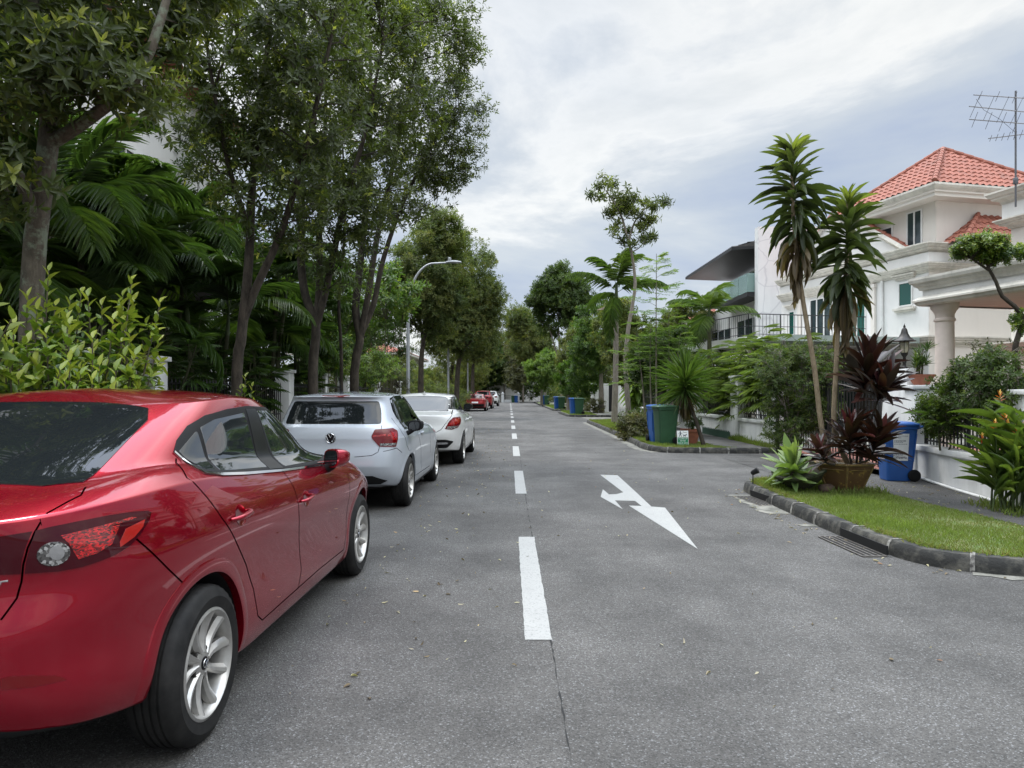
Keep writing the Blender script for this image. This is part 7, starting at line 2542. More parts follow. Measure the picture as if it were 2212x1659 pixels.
for k, (x, y, n, h, lab) in enumerate(((-5.5, 11.4, 14, 2.3, 'dark fan palm thicket right of the first white fence pillar'), (-5.45, 8.6, 10, 2.5, 'fan palm thicket left of the first white fence pillar'), (-5.4, 14.2, 14, 2.0, 'fan palm thicket left of the second white fence pillar'), (-5.4, 17.6, 12, 1.9, 'fan palm thicket behind the third street tree'))):
    S = [(Vector((x + rng.normal(0, .3), y + rng.normal(0, .7), .05)), Vector((x + .1 + rng.normal(0, .4), y + rng.normal(0, .8), h * rng.uniform(.55, 1.1)))) for i in range(n)]
    make_fans('rhapis_palm', S, lab, 'fan palm', 120 + k, LF['palm'], MT['cane'], 10, .36, .035, .3 + .05 * (k % 2), GF)

# lighter shrubs farther along the left fence
def sh_(name, px_, py_, Y, r, label, seed, leaf='light', group=None, **kw):
    c = at(px_, py_, Y)
    base = Vector((c.x, c.y, .1))
    return make_shrub(name, base, [(tuple(c), r)], label, 'shrub', group, seed, leaf=LF[leaf], barkm=MT['stem_g'], **kw)


sh_('garden_shrub', 705, 765, 18.5, (.7, .7, .75), 'light green shrub right of the third street tree trunk', 201, clumps=45, L=.1, W=.04, tint=.4)
sh_('garden_shrub', 830, 640, 21.5, (1.2, 1.0, 1.1), 'frangipani-like bush with long pale leaves left of the street lamp', 202, clumps=60, L=.2, W=.07, tint=.45, ros=10, rc=.3)
sh_('garden_shrub', 800, 800, 17.6, (.65, .6, .5), 'bright fern-like shrub above the white sedan roof', 203, clumps=45, L=.09, W=.028, tint=.55)
sh_('garden_shrub', 730, 690, 20.5, (.9, .8, 1.0), 'leafy shrub behind the fourth street tree limbs', 204, clumps=50, L=.13, W=.05, tint=.4)
c = at(832, 0, 24.5)
make_shrub('cypress_hedge', (c.x, c.y, .1), [((c.x, c.y, 1.5), (.55, .55, 1.5)), ((c.x + .45, c.y + .2, 1.3), (.4, .4, 1.25))], 'dark brownish conical hedge just left of the street lamp', 'hedge', None, 205, 90, .2, 26, 6, .05, .016, .25, .1, .05, LF['brown'], MT['bark_d'], KITE, 4, .6)
for i, (px_, Y, h, lab) in enumerate(((930, 29, 1.2, 'low green hedge bush right of the street lamp'), (955, 36, 1.4, 'hedge bush under the round street tree'), (985, 44, 1.4, 'hedge bush left of the red coupe'), (1003, 54, 1.3, 'hedge bush beside the far lamp posts'))):
    c = at(px_, 0, Y)
    make_shrub('hedge_bush', (c.x - .3, Y, .1), [((c.x - .3, Y, h * .62), (.9, 1.2, h * .65)), ((c.x - .8, Y + 2.5, h * .8), (.9, 1.6, h * .8))], lab, 'hedge', 'hedge bushes along the left verge', 210 + i, 60, .35, 24, 6, .12, .045, .5, .12, .1, LF['far'], MT['stem_g'], KITE, 5)
# deep background hedges inside the gardens
for i, (x, y0, y1, h, lab) in enumerate(((-7.2, 4, 12, 3.0, 'tall dark hedge behind the nearest palms'), (-7.3, 12.5, 21, 3.2, 'tall dark hedge behind the fan palms'), (-6.6, 22, 34, 3.0, 'tall green hedge left of the curved street lamp'), (-6.6, 35, 60, 3.4, 'long hedge in front of the far left houses'), (-6.2, 61, 98, 3.6, 'far hedge along the left verge to the end of the road'))):
    n = int((y1 - y0) / 2) + 1
    E = [((x, y0 + (y1 - y0) * (k + .5) / n, h * .55), (.8, (y1 - y0) / n * .7, h * .55)) for k in range(n)]
    make_shrub('tall_hedge', (x, y0 + 1, .05), E, lab, 'hedge', 'garden hedges on the left', 220 + i, int((y1 - y0) * 13), .4, 20, 6, .16, .06, .45 + .05 * (i > 1), .14, .06, LF['dark' if i < 2 else 'far'], MT['bark_d'], LANCE if i < 2 else KITE, n * 2)
# ------------------------------------------------------------------ right-hand planting
SPOON = tmpl([0, .1, .3, .55, .8, .93, 1], [.3, .38, .78, 1, .85, .45, 0], .4, .8)
def head(lv, rng, axis0, axis1, n, L, W, th0, th1, tint_fn, tm=STRAP, droop=(.35, 1.6), p=1.0, young=None):
    """strap-leaved head: leaves spiral down a stem from axis1 (tip) to axis0, opening from upright to hanging"""
    a0, a1 = np.array(axis0), np.array(axis1)
    d = unit((a1 - a0)[None])[0]
    B1, B2 = perp(d[None]); B1, B2 = B1[0], B2[0]
    k = np.arange(n); f = (k + .5) / n
    P = a1 + (a0 - a1) * (f ** p)[:, None]
    ph = 2.39996 * k + rng.normal(0, .45, n)
    th = np.radians(th0 + (th1 - th0) * f ** .75 + rng.normal(0, 12, n))
    D = d * np.cos(th)[:, None] + (B1 * np.cos(ph)[:, None] + B2 * np.sin(ph)[:, None]) * np.sin(th)[:, None]
    sc = rng.uniform(.8, 1.12, n) * np.interp(f, [0, .12, .4, 1], [.62, .9, 1, .85])
    lv.add(P, D, d, L * sc, W * sc * rng.uniform(.85, 1.15, n), np.clip([tint_fn(x) + rng.normal(0, .06) for x in f], 0, 1), tm, droop[0] + (droop[1] - droop[0]) * rng.random(n) ** 1.5)


def dracaena(base, pts, crown0, label, seed, n=150, L=.50, W=.062, spread_top=14):
    rng = np.random.default_rng(seed)
    base = Vector(base)
    t = empty('dracaena_tree', base, 0, label, 'dracaena', 'tall dracaenas in the planter')
    wd = Wood(); wd.limb([Vector(p) for p in pts], .036, .024, 10)
    wd.mb.v = [(v[0] - base.x, v[1] - base.y, v[2] - base.z) for v in wd.mb.v]
    wd.mb.build('trunk', MT['bark_b'], t, smooth=60)
    lv = Leaves()
    tip = Vector(pts[-1]); c0 = Vector(crown0)
    # tint: fresh tip, dark middle, dry brown skirt
    f_ = lambda f: .95 if f < .06 else (.72 if f < .2 else (.5 if f < .76 else (.32 if f < .88 else .10)))
    head(lv, rng, c0, tip, n, L, W, spread_top, 138, f_, SPOON, (.35, 2.1), .9)
    lv.build('crown', LF['drac'], t, base, True)
    lv = Leaves()
    head(lv, rng, c0 - Vector((0, 0, .42)), c0 + Vector((0, 0, .18)), 30, L * .8, W * .75, 130, 172, lambda f: .08, SPOON, (.2, 1.2))
    lv.build('dry_skirt', LF['drac'], t, base, True)
    return t


Yd = 9.6
dracaena((4.40, 9.62, .45), [(4.40, 9.62, .45), at(1776, 930, Yd), at(1760, 800, Yd), at(1738, 670, Yd), at(1722, 560, Yd), at(1712, 430, Yd), at(1712, 325, Yd)], at(1722, 545, Yd), 'taller dracaena with a slender buff trunk leaning left, highest crown of the planter pair', 301, 140, .49, .080)
dracaena((4.62, 9.6, .45), [(4.60, 9.6, .45), at(1803, 930, Yd), at(1806, 800, Yd), at(1812, 690, Yd), at(1828, 580, Yd), at(1832, 440, Yd - .1)], at(1826, 655, Yd), 'shorter dracaena with a straight trunk and brown skirt, right-hand crown of the planter pair', 302, 138, .51, .084)


def cordyline(base, heads, label, seed):
    rng = np.random.default_rng(seed)
    base = Vector(base)
    t = empty('red_cordyline', base, 0, label, 'cordyline', 'dark red cordylines in the planter')
    wd = Wood(); lv = Leaves()
    for c0, c1, n, L, W in heads:
        c0, c1 = Vector(c0), Vector(c1)
        wd.limb([base + Vector((rng.normal(0, .08), rng.normal(0, .08), -.02)), base.lerp(c0, .55) + Vector((rng.normal(0, .05), 0, 0)), c0, c1], .016, .011, 7)
        head(lv, rng, c0, c1, n, L, W, 6, 76, lambda f: (.8 if f < .1 else .35 + .22 * math.sin(f * 21)) , STRAP, (.05, .9))
    wd.mb.v = [(v[0] - base.x, v[1] - base.y, v[2] - base.z) for v in wd.mb.v]
    wd.mb.build('stems', MT['bark_d'], t, smooth=60)
    lv.build('foliage', LF['red'], t, base, True)


cordyline((4.66, 9.55, .46), [(at(1868, 850, 9.45), at(1874, 790, 9.45), 60, .60, .115), (at(1895, 868, 9.3), at(1908, 835, 9.25), 40, .52, .10)], 'upper dark purple cordyline fanning out above the blue bin', 311)
cordyline((4.45, 9.42, .46), [(at(1835, 985, 9.3), at(1838, 930, 9.3), 56, .50, .10), (at(1880, 990, 9.2), at(1898, 945, 9.15), 46, .48, .095), (at(1785, 1000, 9.3), at(1775, 975, 9.3), 30, .36, .07)], 'lower dark red cordyline clump filling the hexagonal planter', 312)


def agave():
    rng = np.random.default_rng(321)
    base = Vector((3.86, 9.62, .30))
    t = empty('agave_plant', base, 0, 'pale green agave rosette spilling over the mossy stone bowl', 'agave')
    lv = Leaves()
    ag = tmpl([0, .1, .3, .55, .8, .93, 1], [.55, .62, .95, 1, .6, .25, 0], .22, 1.5)
    head(lv, rng, base, base + Vector((-.03, -.02, .16)), 40, .47, .115, 6, 100, lambda f: .55 + .25 * (f < .3) - .2 * (f > .85), ag, (-.35, .9))
    lv.build('rosette', LF['agave'], t, base, True)
    mb = MB(); mb.tube([(0, 0, -.12), (-.02, -.01, .16)], [.06, .04], 8); mb.build('stem', MT['bark_d'], t)


agave()


def heliconia():
    rng = np.random.default_rng(331)
    b0 = Vector((5.55, 8.0, .12))
    t = empty('heliconia_plant', b0, 0, 'heliconia clump with orange and yellow flowers at the right edge', 'flowering plant')
    wd = Wood(); lv = Leaves()
    fl = []
    tops = [(2170, 905, 8.0), (2150, 940, 8.0), (2195, 900, 7.9), (2205, 950, 7.8), (2180, 960, 7.9), (2140, 985, 8.1), (2215, 920, 7.9), (2190, 985, 7.7), (2160, 1005, 7.9), (2225, 970, 7.7), (2240, 900, 7.8), (2235, 1000, 7.6), (2145, 1030, 7.9), (2200, 1020, 7.6), (2250, 940, 7.7), (2260, 990, 7.7)]
    for i, (x, y, Y) in enumerate(tops):
        top = at(x, y, Y)
        b = Vector((b0.x + (top.x - b0.x) * .45 + rng.normal(0, .06), b0.y + rng.normal(0, .15) - .1, .12))
        wd.limb([b, b.lerp(top, .6) + Vector((0, 0, .04)), top], .012, .006, 6)
        for k in range(10):
            f = k / 10
            p = np.array(b.lerp(top, .3 + .68 * f)); az = math.pi * k + rng.normal(0, .5) + .6 * i
            e = R(62 - 20 * (1 - f) + rng.normal(0, 10))
            D = np.array([math.cos(az) * math.cos(e), math.sin(az) * math.cos(e), math.sin(e)])
            lv.add(p[None], D[None], UP, rng.uniform(.36, .58), rng.uniform(.032, .05), np.clip(.6 + rng.normal(0, .1), 0, 1), STRAP, rng.uniform(.3, 1.4))
    wd.mb.v = [(v[0] - b0.x, v[1] - b0.y, v[2] - b0.z) for v in wd.mb.v]
    wd.mb.build('canes', MT['stalk'], t, smooth=60)
    lv.build('foliage', LF['palm'], t, b0, True)
    orange = leafmat('heliconia_bract', [(0.0, (.5, .05, .02)), (.5, (.7, .22, .04)), (1.0, (.85, .6, .12))], .4, .3)
    for i, (x, y, Y) in enumerate(((2160, 862, 8.0), (2172, 905, 7.95), (2150, 925, 7.95), (2178, 925, 7.9), (2122, 955, 8.0), (2196, 938, 7.85), (2208, 930, 7.9), (2214, 970, 7.8))):
        c = np.array(at(x, y, Y))
        fv = Leaves()
        for k in range(9):
            az = (k % 2) * math.pi + rng.normal(0, .35) + .4 * i; e = R(30 + 6 * k + rng.normal(0, 6))
            D = np.array([math.cos(az) * math.cos(e), .4 * math.sin(az) * math.cos(e) + .1, math.sin(e)])
            fv.add((c + UP * (.012 * k - .03))[None], D[None], UP, .085 - .004 * k, .017, np.clip(k / 9 + rng.normal(0, .15), 0, 1), LANCE)
        o = fv.build('flower', orange, t, b0)
        st = MB(); st.tube([Vector(c) - b0 + Vector((0, 0, .02)), Vector(c) - b0 + Vector((.03, .02, -.28))], [.004, .006], 5); st.build('flower_stalk', MT['stalk'], t)


heliconia()


# ---- climber over the near railing, bushes behind it
def climber():
    E = []
    d = Vector((.143, .99, 0)) / 1.0
    O = Vector((6.40, 11.16, 0))
    for yy, z, rx, rz in ((-.9, 1.25, .22, .42), (-1.4, 1.45, .28, .45), (-1.9, 1.55, .28, .5), (-2.4, 1.5, .3, .5), (-2.8, 1.35, .3, .5), (-.55, 1.1, .15, .3)):
        p = O + d * yy; E.append(((p.x, p.y, z), (rx, .38, rz)))
    make_shrub('climbing_plant', (6.5, 9.6, .6), E, 'tangled climber covering the black railing beside the blue recycling bin', 'climber', None, 341, 150, .17, 22, 6, .06, .026, .5, .14, .12, LF['dark'], MT['bark_p'], LANCE, 10, .4)
    p = O + d * -1.15
    make_fans('rhapis_palm', [(Vector((p.x - .12, p.y + .05, .62)), Vector((p.x - .16, p.y, .95))), (Vector((p.x - .1, p.y - .1, .62)), Vector((p.x - .14, p.y - .15, .85)))], 'small palm seedling poking through the black railing above the wall', 'palm', 342, LF['bright'], MT['cane'], 5, .3, .03, .55, None, 7)
    p = O + d * -1.7
    make_tree('bare_bush', (p.x + .35, p.y, .2), [([Vector((p.x + .35, p.y, .2)), Vector((p.x + .3, p.y, 1.2)), Vector((p.x + .1, p.y, 1.75))], .02, .007), ([Vector((p.x + .35, p.y, .2)), Vector((p.x + .5, p.y, 1.3)), Vector((p.x + .6, p.y, 1.9))], .015, .006)], [((p.x + .3, p.y, 1.85), (.5, .45, .33))], 'sparse twiggy bush rising above the climber on the railing', 'shrub', None, 343, 40, .12, 6, 4, .05, .025, .3, .15, .05, LF['brown'], MT['bark_p'], LANCE)


climber()


def bonsai():
    Yb = 9.5
    tr = [([at(2290, 900, Yb), at(2210, 815, Yb), at(2190, 770, Yb), at(2203, 715, Yb), at(2212, 690, Yb), at(2190, 660, Yb), at(2165, 640, Yb), at(2152, 610, Yb), at(2133, 575, Yb)], .045, .02),
          ([at(2138, 585, Yb), at(2118, 572, Yb), at(2100, 560, Yb)], .018, .008), ([at(2133, 578, Yb), at(2150, 565, Yb), at(2165, 555, Yb)], .018, .008),
          ([at(2206, 705, Yb), at(2225, 690, Yb), at(2250, 640, Yb), at(2260, 560, Yb)], .03, .012)]
    ell = [ea(2120, 532, Yb, .34, .3, .17), ea(2150, 545, Yb, .2, .22, .14), ea(2090, 535, Yb, .2, .22, .12), ea(2240, 545, Yb, .25, .25, .15), ea(2225, 690, Yb - .1, .2, .25, .19)]
    make_tree('cloud_pruned_tree', (8.2, Yb, .1), tr, ell, 'cloud-pruned tree with a twisting trunk leaning in from the right edge', 'tree', None, 351, 150, .10, 30, 6, .042, .022, .55, .12, .3, LF['bright'], MT['bark_d'], LANCE, None, True, .6)


bonsai()
make_shrub('potted_plant', (6.48, 11.16, 1.70), [((6.46, 11.14, 1.95), (.10, .12, .2))], 'thin upright plant growing in the terracotta bowl on the gate pillar', 'potted plant', None, 361, 8, .07, 6, 4, .16, .018, .4, .1, .1, LF['bright'], MT['stem_g'], LANCE, 5, upb=1.6, spread=(8, 40))
make_shrub('potted_plant', (4.75, 18.6, .45), [((4.8, 18.6, .66), (.25, .25, .16)), ((4.95, 18.55, .62), (.18, .2, .14))], 'small leafy shrub in the terracotta pot behind the dog notice', 'potted plant', None, 362, 22, .1, 10, 5, .06, .03, .35, .1, .05, LF['dark'], MT['stem_g'], LANCE, 4)

# dense dark bush in front of the gate post
make_shrub('dense_bush', (6.0, 15.1, .1), [((6.05, 15.1, 1.55), (.78, .6, .95)), ((5.75, 15.0, 2.0), (.5, .5, .6)), ((6.55, 15.0, 1.9), (.45, .5, .65)), ((6.0, 15.1, .75), (.55, .5, .6)), ((6.6, 14.9, 1.1), (.4, .4, .5))], 'dense dark small-leaved bush in front of the gate', 'shrub', None, 371, 220, .2, 26, 6, .06, .024, .5, .14, .2, LF['dark'], MT['bark_p'], LANCE, 9, .45)
# fan palms overhanging the white fence wall
GR = 'fan palms overhanging the right-hand fence'
rng = np.random.default_rng(77)
for k, (x, y, n, h, lab) in enumerate(((6.75, 18.6, 16, 2.75, 'fan palm thicket overhanging the fence beside the dense dark bush'), (6.7, 21.3, 16, 2.6, 'fan palm thicket behind the square white pillar'), (6.75, 24.2, 12, 2.4, 'fan palm thicket at the far end of the white fence wall'))):
    S = [(Vector((x + abs(rng.normal(.1, .25)), y + rng.normal(0, .8), .1)), Vector((x + rng.normal(-.05, .3), y + rng.normal(0, .9), h * rng.uniform(.5, 1.05)))) for i in range(n)]
    make_fans('rhapis_palm', S, lab, 'fan palm', 380 + k, LF['palm'], MT['cane'], 13, .44, .045, .66, GR)


def yucca():
    rng = np.random.default_rng(391)
    base = Vector((4.93, 18.0, .11))
    t = empty('spiky_tree', base, 0, 'spiky dragon tree with a leaning trunk and dry skirt, right of the green bin', 'dracaena')
    wd = Wood(); top = at(1480, 850, 18.2)
    wd.limb([base, base.lerp(top, .5) + Vector((.03, 0, 0)), top, top + Vector((0, 0, .35))], .055, .035, 10)
    wd.mb.v = [(v[0] - base.x, v[1] - base.y, v[2] - base.z) for v in wd.mb.v]; wd.mb.build('trunk', MT['bark_d'], t, smooth=60)
    lv = Leaves()
    head(lv, rng, top + Vector((0, 0, .0)), top + Vector((0, .0, .55)), 300, 1.02, .03, 4, 118, lambda f: .45 if f < .9 else .3, NEEDLE, (.0, 1.1), .8)
    lv.build('crown', LF['palm'], t, base)
    lv = Leaves()
    head(lv, rng, top - Vector((0, 0, .25)), top + Vector((0, 0, .1)), 70, .62, .05, 125, 168, lambda f: .06, BLADE, (.3, 1.2))
    lv.build('dry_skirt', LF['drac'], t, base)


yucca()


# slender tree with the bronze umbrella crown
z6_ = lambda x, y: ((1440 + x * .38) / 1.1573, (420 + y * .38) / 1.1573)
Yt = 29.0
b = at(1360, 0, Yt); b.z = .1
F1 = at(*z6_(365, 555), Yt)
T = [([b, at(1352, 800, Yt), at(1356, 720, Yt), at(1366, 660, Yt), at(1372, 610, Yt), F1, at(*z6_(335, 450), Yt), at(*z6_(310, 350), Yt), at(*z6_(270, 260), Yt), at(*z6_(200, 150), Yt)], .12, .03),
     ([F1, at(*z6_(350, 480), Yt), at(*z6_(370, 400), Yt + .3), at(*z6_(400, 330), Yt + .3), at(*z6_(480, 240), Yt + .3)], .06, .02), ([F1, at(*z6_(410, 530), Yt), at(*z6_(440, 500), Yt)], .03, .012)]
cl = [at(*z6_(x, y), Yt + rng.uniform(-.9, .9)) for x, y in ((190, 70), (130, 110), (95, 175), (235, 95), (240, 180), (160, 190), (300, 160), (330, 230), (260, 280), (210, 310), (390, 180), (400, 270), (460, 210), (520, 240), (575, 210), (600, 225), (470, 370), (440, 400), (500, 460), (460, 480), (300, 270), (345, 430), (240, 430), (380, 510), (310, 490), (360, 300), (430, 320), (510, 340), (270, 390))]
make_tree('slender_tree', b, T, [ea(*z6_(300, 230), Yt, .6, .6, .4)], 'tall slender tree with a bronze umbrella-shaped crown beside the palm trunk', 'tree', None, 401, 6, .36, 13, 7, .26, .07, .40, .14, .0, LF['street'], MT['bark_p'], LANCE, cl, True, .1, spread=(60, 125), brmax=.035)

# tall palm in front of it, with a hanging dry sheath
b = at(1327, 0, 32.0); b.z = .1
make_palm('tall_palm', [(b, at(1331, 690, 32))], 'tall single-trunked palm with arching fronds left of the slender bronze tree', 'palm', None, 402, LF['palm'], MT['bark_p'], 9, 2.7, .7, .04, .45, 1.6, .125, (88, -8), 1.25, .8, nl=44)
c = at(1322, 664, 31.8)
mb = MB(); vs_ = [(0, 0, 0), (.22, 0, .18), (.05, -.1, -.05), (-.7, -.05, -.12), (-.3, .05, .05)]
o = MB().add([tuple(Vector(v) + Vector((0, 0, 0))) for v in vs_] + [(x, y + .05, z - .02) for x, y, z in vs_], [(0, 1, 4), (0, 4, 3), (0, 3, 2), (0, 2, 1), (5, 9, 6), (5, 8, 9), (5, 7, 8), (5, 6, 7), (1, 6, 9, 4), (4, 9, 8, 3), (3, 8, 7, 2), (2, 7, 6, 1)]).build('dry_frond', simple('dry_sheath', (.36, .30, .24), .8, c2=(.28, .23, .18), nscale=6))
o.location = c; tag(o, 'pale dry frond sheath hanging on the tall palm trunk', 'dry frond')

# feathery young trees behind the bins
def feathery():
    rng = np.random.default_rng(411)
    Yf = 22.0
    b0 = at(1413, 0, Yf); b0.z = .1
    t = empty('feathery_tree', b0, 0, 'feathery pale green young trees with thin bare stems behind the bin pair', 'tree')
    wd = Wood(); lv = Leaves()
    for (bx, tx, ty, dy, n0) in ((1408, 1405, 690, .2, 12), (1418, 1418, 548, 0, 26), (1432, 1445, 660, .4, 16), (1447, 1470, 720, .3, 10), (1396, 1375, 720, .5, 10)):
        b = at(bx, 0, Yf + dy); b.z = .1; top = at(tx, ty, Yf + dy)
        mid = b.lerp(top, .5) + Vector((rng.normal(0, .05), rng.normal(0, .05), 0))
        wd.limb([b, mid, top], .035, .008, 7)
        for k in range(n0):
            f = k / n0
            p = np.array(top.lerp(b, .02 + .58 * f * (1 if ty < 600 else .9)))
            az = 2.4 * k + rng.normal(0, .3); L = .25 + .85 * min(1, f * 2.2) * rng.uniform(.8, 1.1)
            h = np.array([math.cos(az), math.sin(az), 0]); e = R(38 - 30 * f)
            m = 9
            q = [p]
            for j in range(m): q.append(q[-1] + (h * math.cos(e) + UP * math.sin(e)) * L / m); e -= .06
            q = np.array(q)
            wd.mb.tube([Vector(x) for x in q], [.006 * (1 - .8 * j / m) for j in range(m + 1)], 4, cap=False)
            for j in range(2, m + 1):          # pinnae, each a feather of small leaflets
                for sg in (-1, 1):
                    s = unit(np.cross(h, UP)[None])[0] * sg
                    pl = .26 * math.sin(math.pi * (.2 + .7 * j / m)) + .05
                    d = unit((s * .85 + h * .5 + UP * rng.normal(0, .12))[None])[0]
                    r = np.linspace(.1, 1, 9)
                    P = q[j] + d * (pl * r)[:, None]
                    for s2 in (-1, 1):
                        D = unit(d * .5 + np.cross(d, UP) * s2 + rng.normal(0, .15, (9, 3)))
                        lv.add(P, D, UP, .055, .03, np.clip(.5 + .25 * (f < .2) + rng.normal(0, .1, 9), 0, 1), KITE)
    wd.mb.v = [(v[0] - b0.x, v[1] - b0.y, v[2] - b0.z) for v in wd.mb.v]
    wd.mb.build('stems', MT['bark_p'], t, smooth=60)
    lv.build('foliage', LF['light'], t, b0)


feathery()
b = at(1531, 0, 24.5); b.z = .1
make_palm('garden_palm', [(b, at(1532, 705, 24.5))], 'feather palm behind the fence in front of the modern white house', 'palm', None, 403, LF['palm'], MT['cane'], 9, 1.9, .55, .04, .5, .5, .085, (84, -5), 1.3, .5, nl=28)

# trees up the right-hand side
GT = 'trees up the right-hand side'


def rt(name, base_px, Y, trunk, ell, label, seed, leaf='far', n=150, rc=.6, L=.2, W=.07, tint=.35, tm=KITE, ros=24, r=.18, **kw):
    b = at(base_px, 0, Y); b.z = .1
    T = [([b] + [at(x, y, Y) for x, y in tl], r * (1 if i == 0 else .55), .03) for i, tl in enumerate(trunk)]
    if len(T) > 1:
        for i in range(1, len(T)): T[i] = ([at(x, y, Y) for x, y in trunk[i]], r * .5, .03)
    return make_tree(name, b, T, ell, label, 'tree', GT, seed, n, rc, ros, 7, L, W, tint, .12, .05, LF[leaf], MT['bark_p'], tm, None, False, **kw)


rt('dense_tree', 1214, 62, [[(1212, 800), (1208, 740), (1205, 660)], [(1212, 790), (1225, 730), (1240, 660)], [(1213, 800), (1196, 740), (1180, 690)]], [ea(1210, 655, 62, 2.7, 2.5, 2.9), ea(1180, 650, 62, 1.6, 2, 1.6), ea(1245, 640, 62, 1.6, 2, 1.8), ea(1212, 590, 62, 1.2, 1.4, .9)], 'dense dark round-crowned tree on several trunks behind the middle bins', 501, 'dark', 230, .7, .26, .12, .45)
rt('leaning_tree', 1178, 80, [[(1176, 820), (1168, 780), (1150, 740), (1120, 690)], [(1174, 810), (1185, 780), (1200, 740)]], [ea(1140, 730, 80, 2.3, 2.4, 3.2), ea(1120, 690, 80, 1.5, 1.6, 1.8), ea(1170, 760, 80, 1.8, 2, 2.2)], 'olive tree with pale spreading branches left of the dense dark tree', 502, 'far', 190, .85, .28, .09, .5)
rt('far_tree', 1090, 108, [[(1088, 800), (1085, 760)]], [ea(1085, 770, 108, 3.2, 3, 3.4), ea(1115, 790, 106, 2.4, 3, 3.0), ea(1060, 790, 108, 2.6, 3, 2.6)], 'dark tree filling the far end of the road', 503, 'dark', 170, 1.2, .4, .16, .5)
rt('far_tree', 1130, 104, [[(1130, 800), (1132, 740)]], [ea(1132, 745, 100, 2.4, 2.6, 4.6), ea(1120, 800, 98, 1.6, 2, 2.6)], 'tall brownish-olive tree right of the road end', 504, 'brown', 170, 1.1, .4, .14, .4)
for i, (x, lab) in enumerate(((-4.5, 'hedge left of the white gateway at the road end'), (4.3, 'hedge right of the white gateway at the road end'), (9.5, 'far hedge at the right-hand end of the cross road'), (-10, 'far hedge at the left-hand end of the cross road'))):
    make_shrub('tall_hedge', (x, 106, .05), [((x - 1.5, 107, 1.6), (2.0, 1, 1.7)), ((x + 1.3, 107, 1.7), (2.0, 1, 1.8))], lab, 'hedge', None, 560 + i, 70, .5, 22, 6, .25, .1, .35, .12, .03, LF['dark'], MT['bark_d'], KITE, 5)
rt('far_tree', 1055, 112, [[(1055, 800)]], [ea(1055, 800, 112, 4, 3, 3.2), ea(1020, 800, 110, 3, 3, 3)], 'dark leafy tree left of the white gateway at the road end', 505, 'far', 150, 1.2, .4, .16, .3)
rt('garden_tree', 1300, 46, [[(1298, 800), (1300, 740), (1305, 690)], [(1299, 770), (1280, 720)]], [ea(1300, 715, 46, 1.9, 2, 2.2), ea(1275, 760, 46, 1.5, 1.5, 1.4), ea(1335, 745, 46, 1.4, 1.5, 1.6)], 'light leafy tree behind the tall palm trunk', 506, 'light', 150, .5, .2, .08, .35)
rt('garden_tree', 1252, 54, [[(1250, 800), (1252, 750)]], [ea(1252, 765, 54, 1.9, 2, 2.0), ea(1270, 725, 54, 1.4, 1.5, 1.6)], 'green tree right of the dense dark tree', 507, 'far', 120, .55, .22, .09, .55)
rt('young_tree', 1170, 76, [[(1170, 820), (1172, 790)]], [ea(1168, 800, 74, 1.6, 1.6, 2.0), ea(1190, 790, 74, 1.4, 1.4, 1.6)], 'yellow-green young tree behind the farthest bin pair', 508, 'light', 90, .6, .25, .1, .6)
rt('young_tree', 1228, 52, [[(1228, 830), (1230, 800)]], [ea(1232, 815, 52, 1.0, 1.0, 1.5), ea(1262, 815, 48, 1.1, 1.0, 1.4)], 'small bushy tree between the bin pairs on the right', 509, 'light', 80, .4, .2, .07, .3)
rt('garden_tree', 1430, 26.5, [[(1430, 800), (1432, 740)], [(1431, 780), (1450, 730)]], [ea(1425, 775, 26.5, 1.0, 1.1, 1.3), ea(1460, 800, 26, .9, .9, 1.0), ea(1398, 800, 27, .8, .9, .9)], 'dark leafy tree filling the gap behind the feathery stems', 510, 'dark', 130, .38, .15, .06, .4)
rt('garden_tree', 1358, 38, [[(1358, 830), (1360, 790)]], [ea(1362, 790, 38, 1.3, 1.3, 1.6), ea(1340, 720, 40, 1.6, 1.5, 2.0)], 'leafy garden tree behind the slender bronze tree', 511, 'far', 120, .45, .19, .08, .5)
rt('garden_tree', 1480, 40, [[(1480, 790), (1482, 720)]], [ea(1480, 710, 40, 1.6, 1.6, 1.7), ea(1450, 740, 40, 1.4, 1.5, 1.6)], 'green garden tree left of the modern white house', 512, 'far', 120, .5, .2, .08, .5)
for i, (x, y, h, leaf, lab) in enumerate(((3.95, 21.2, .75, 'brown', 'low reddish croton bush behind the blue bin near the dog notice'), (4.7, 23.5, .9, 'far', 'low green bush on the grass island below the slender tree'), (5.0, 26.5, .9, 'dark', 'spiky-looking low bush at the foot of the slender bronze tree'), (5.5, 46, 1.0, 'brown', 'low bush in front of the white gate piers'), (5.2, 60, 1.6, 'far', 'hedge bush behind the middle bins'), (5.0, 70, 2.2, 'far', 'bush on the far right verge'), (4.8, 88, 2.6, 'dark', 'dark bush near the end of the right verge'))):
    make_shrub('low_bush', (x, y, .1), [((x, y, h * .55), (.55 + h * .25, .7, h * .55))], lab, 'shrub', 'low bushes on the right verge', 520 + i, 34, .2 + h * .05, 18, 6, .1, .04, .5, .15, .1, LF[leaf], MT['stem_g'], KITE, 4)
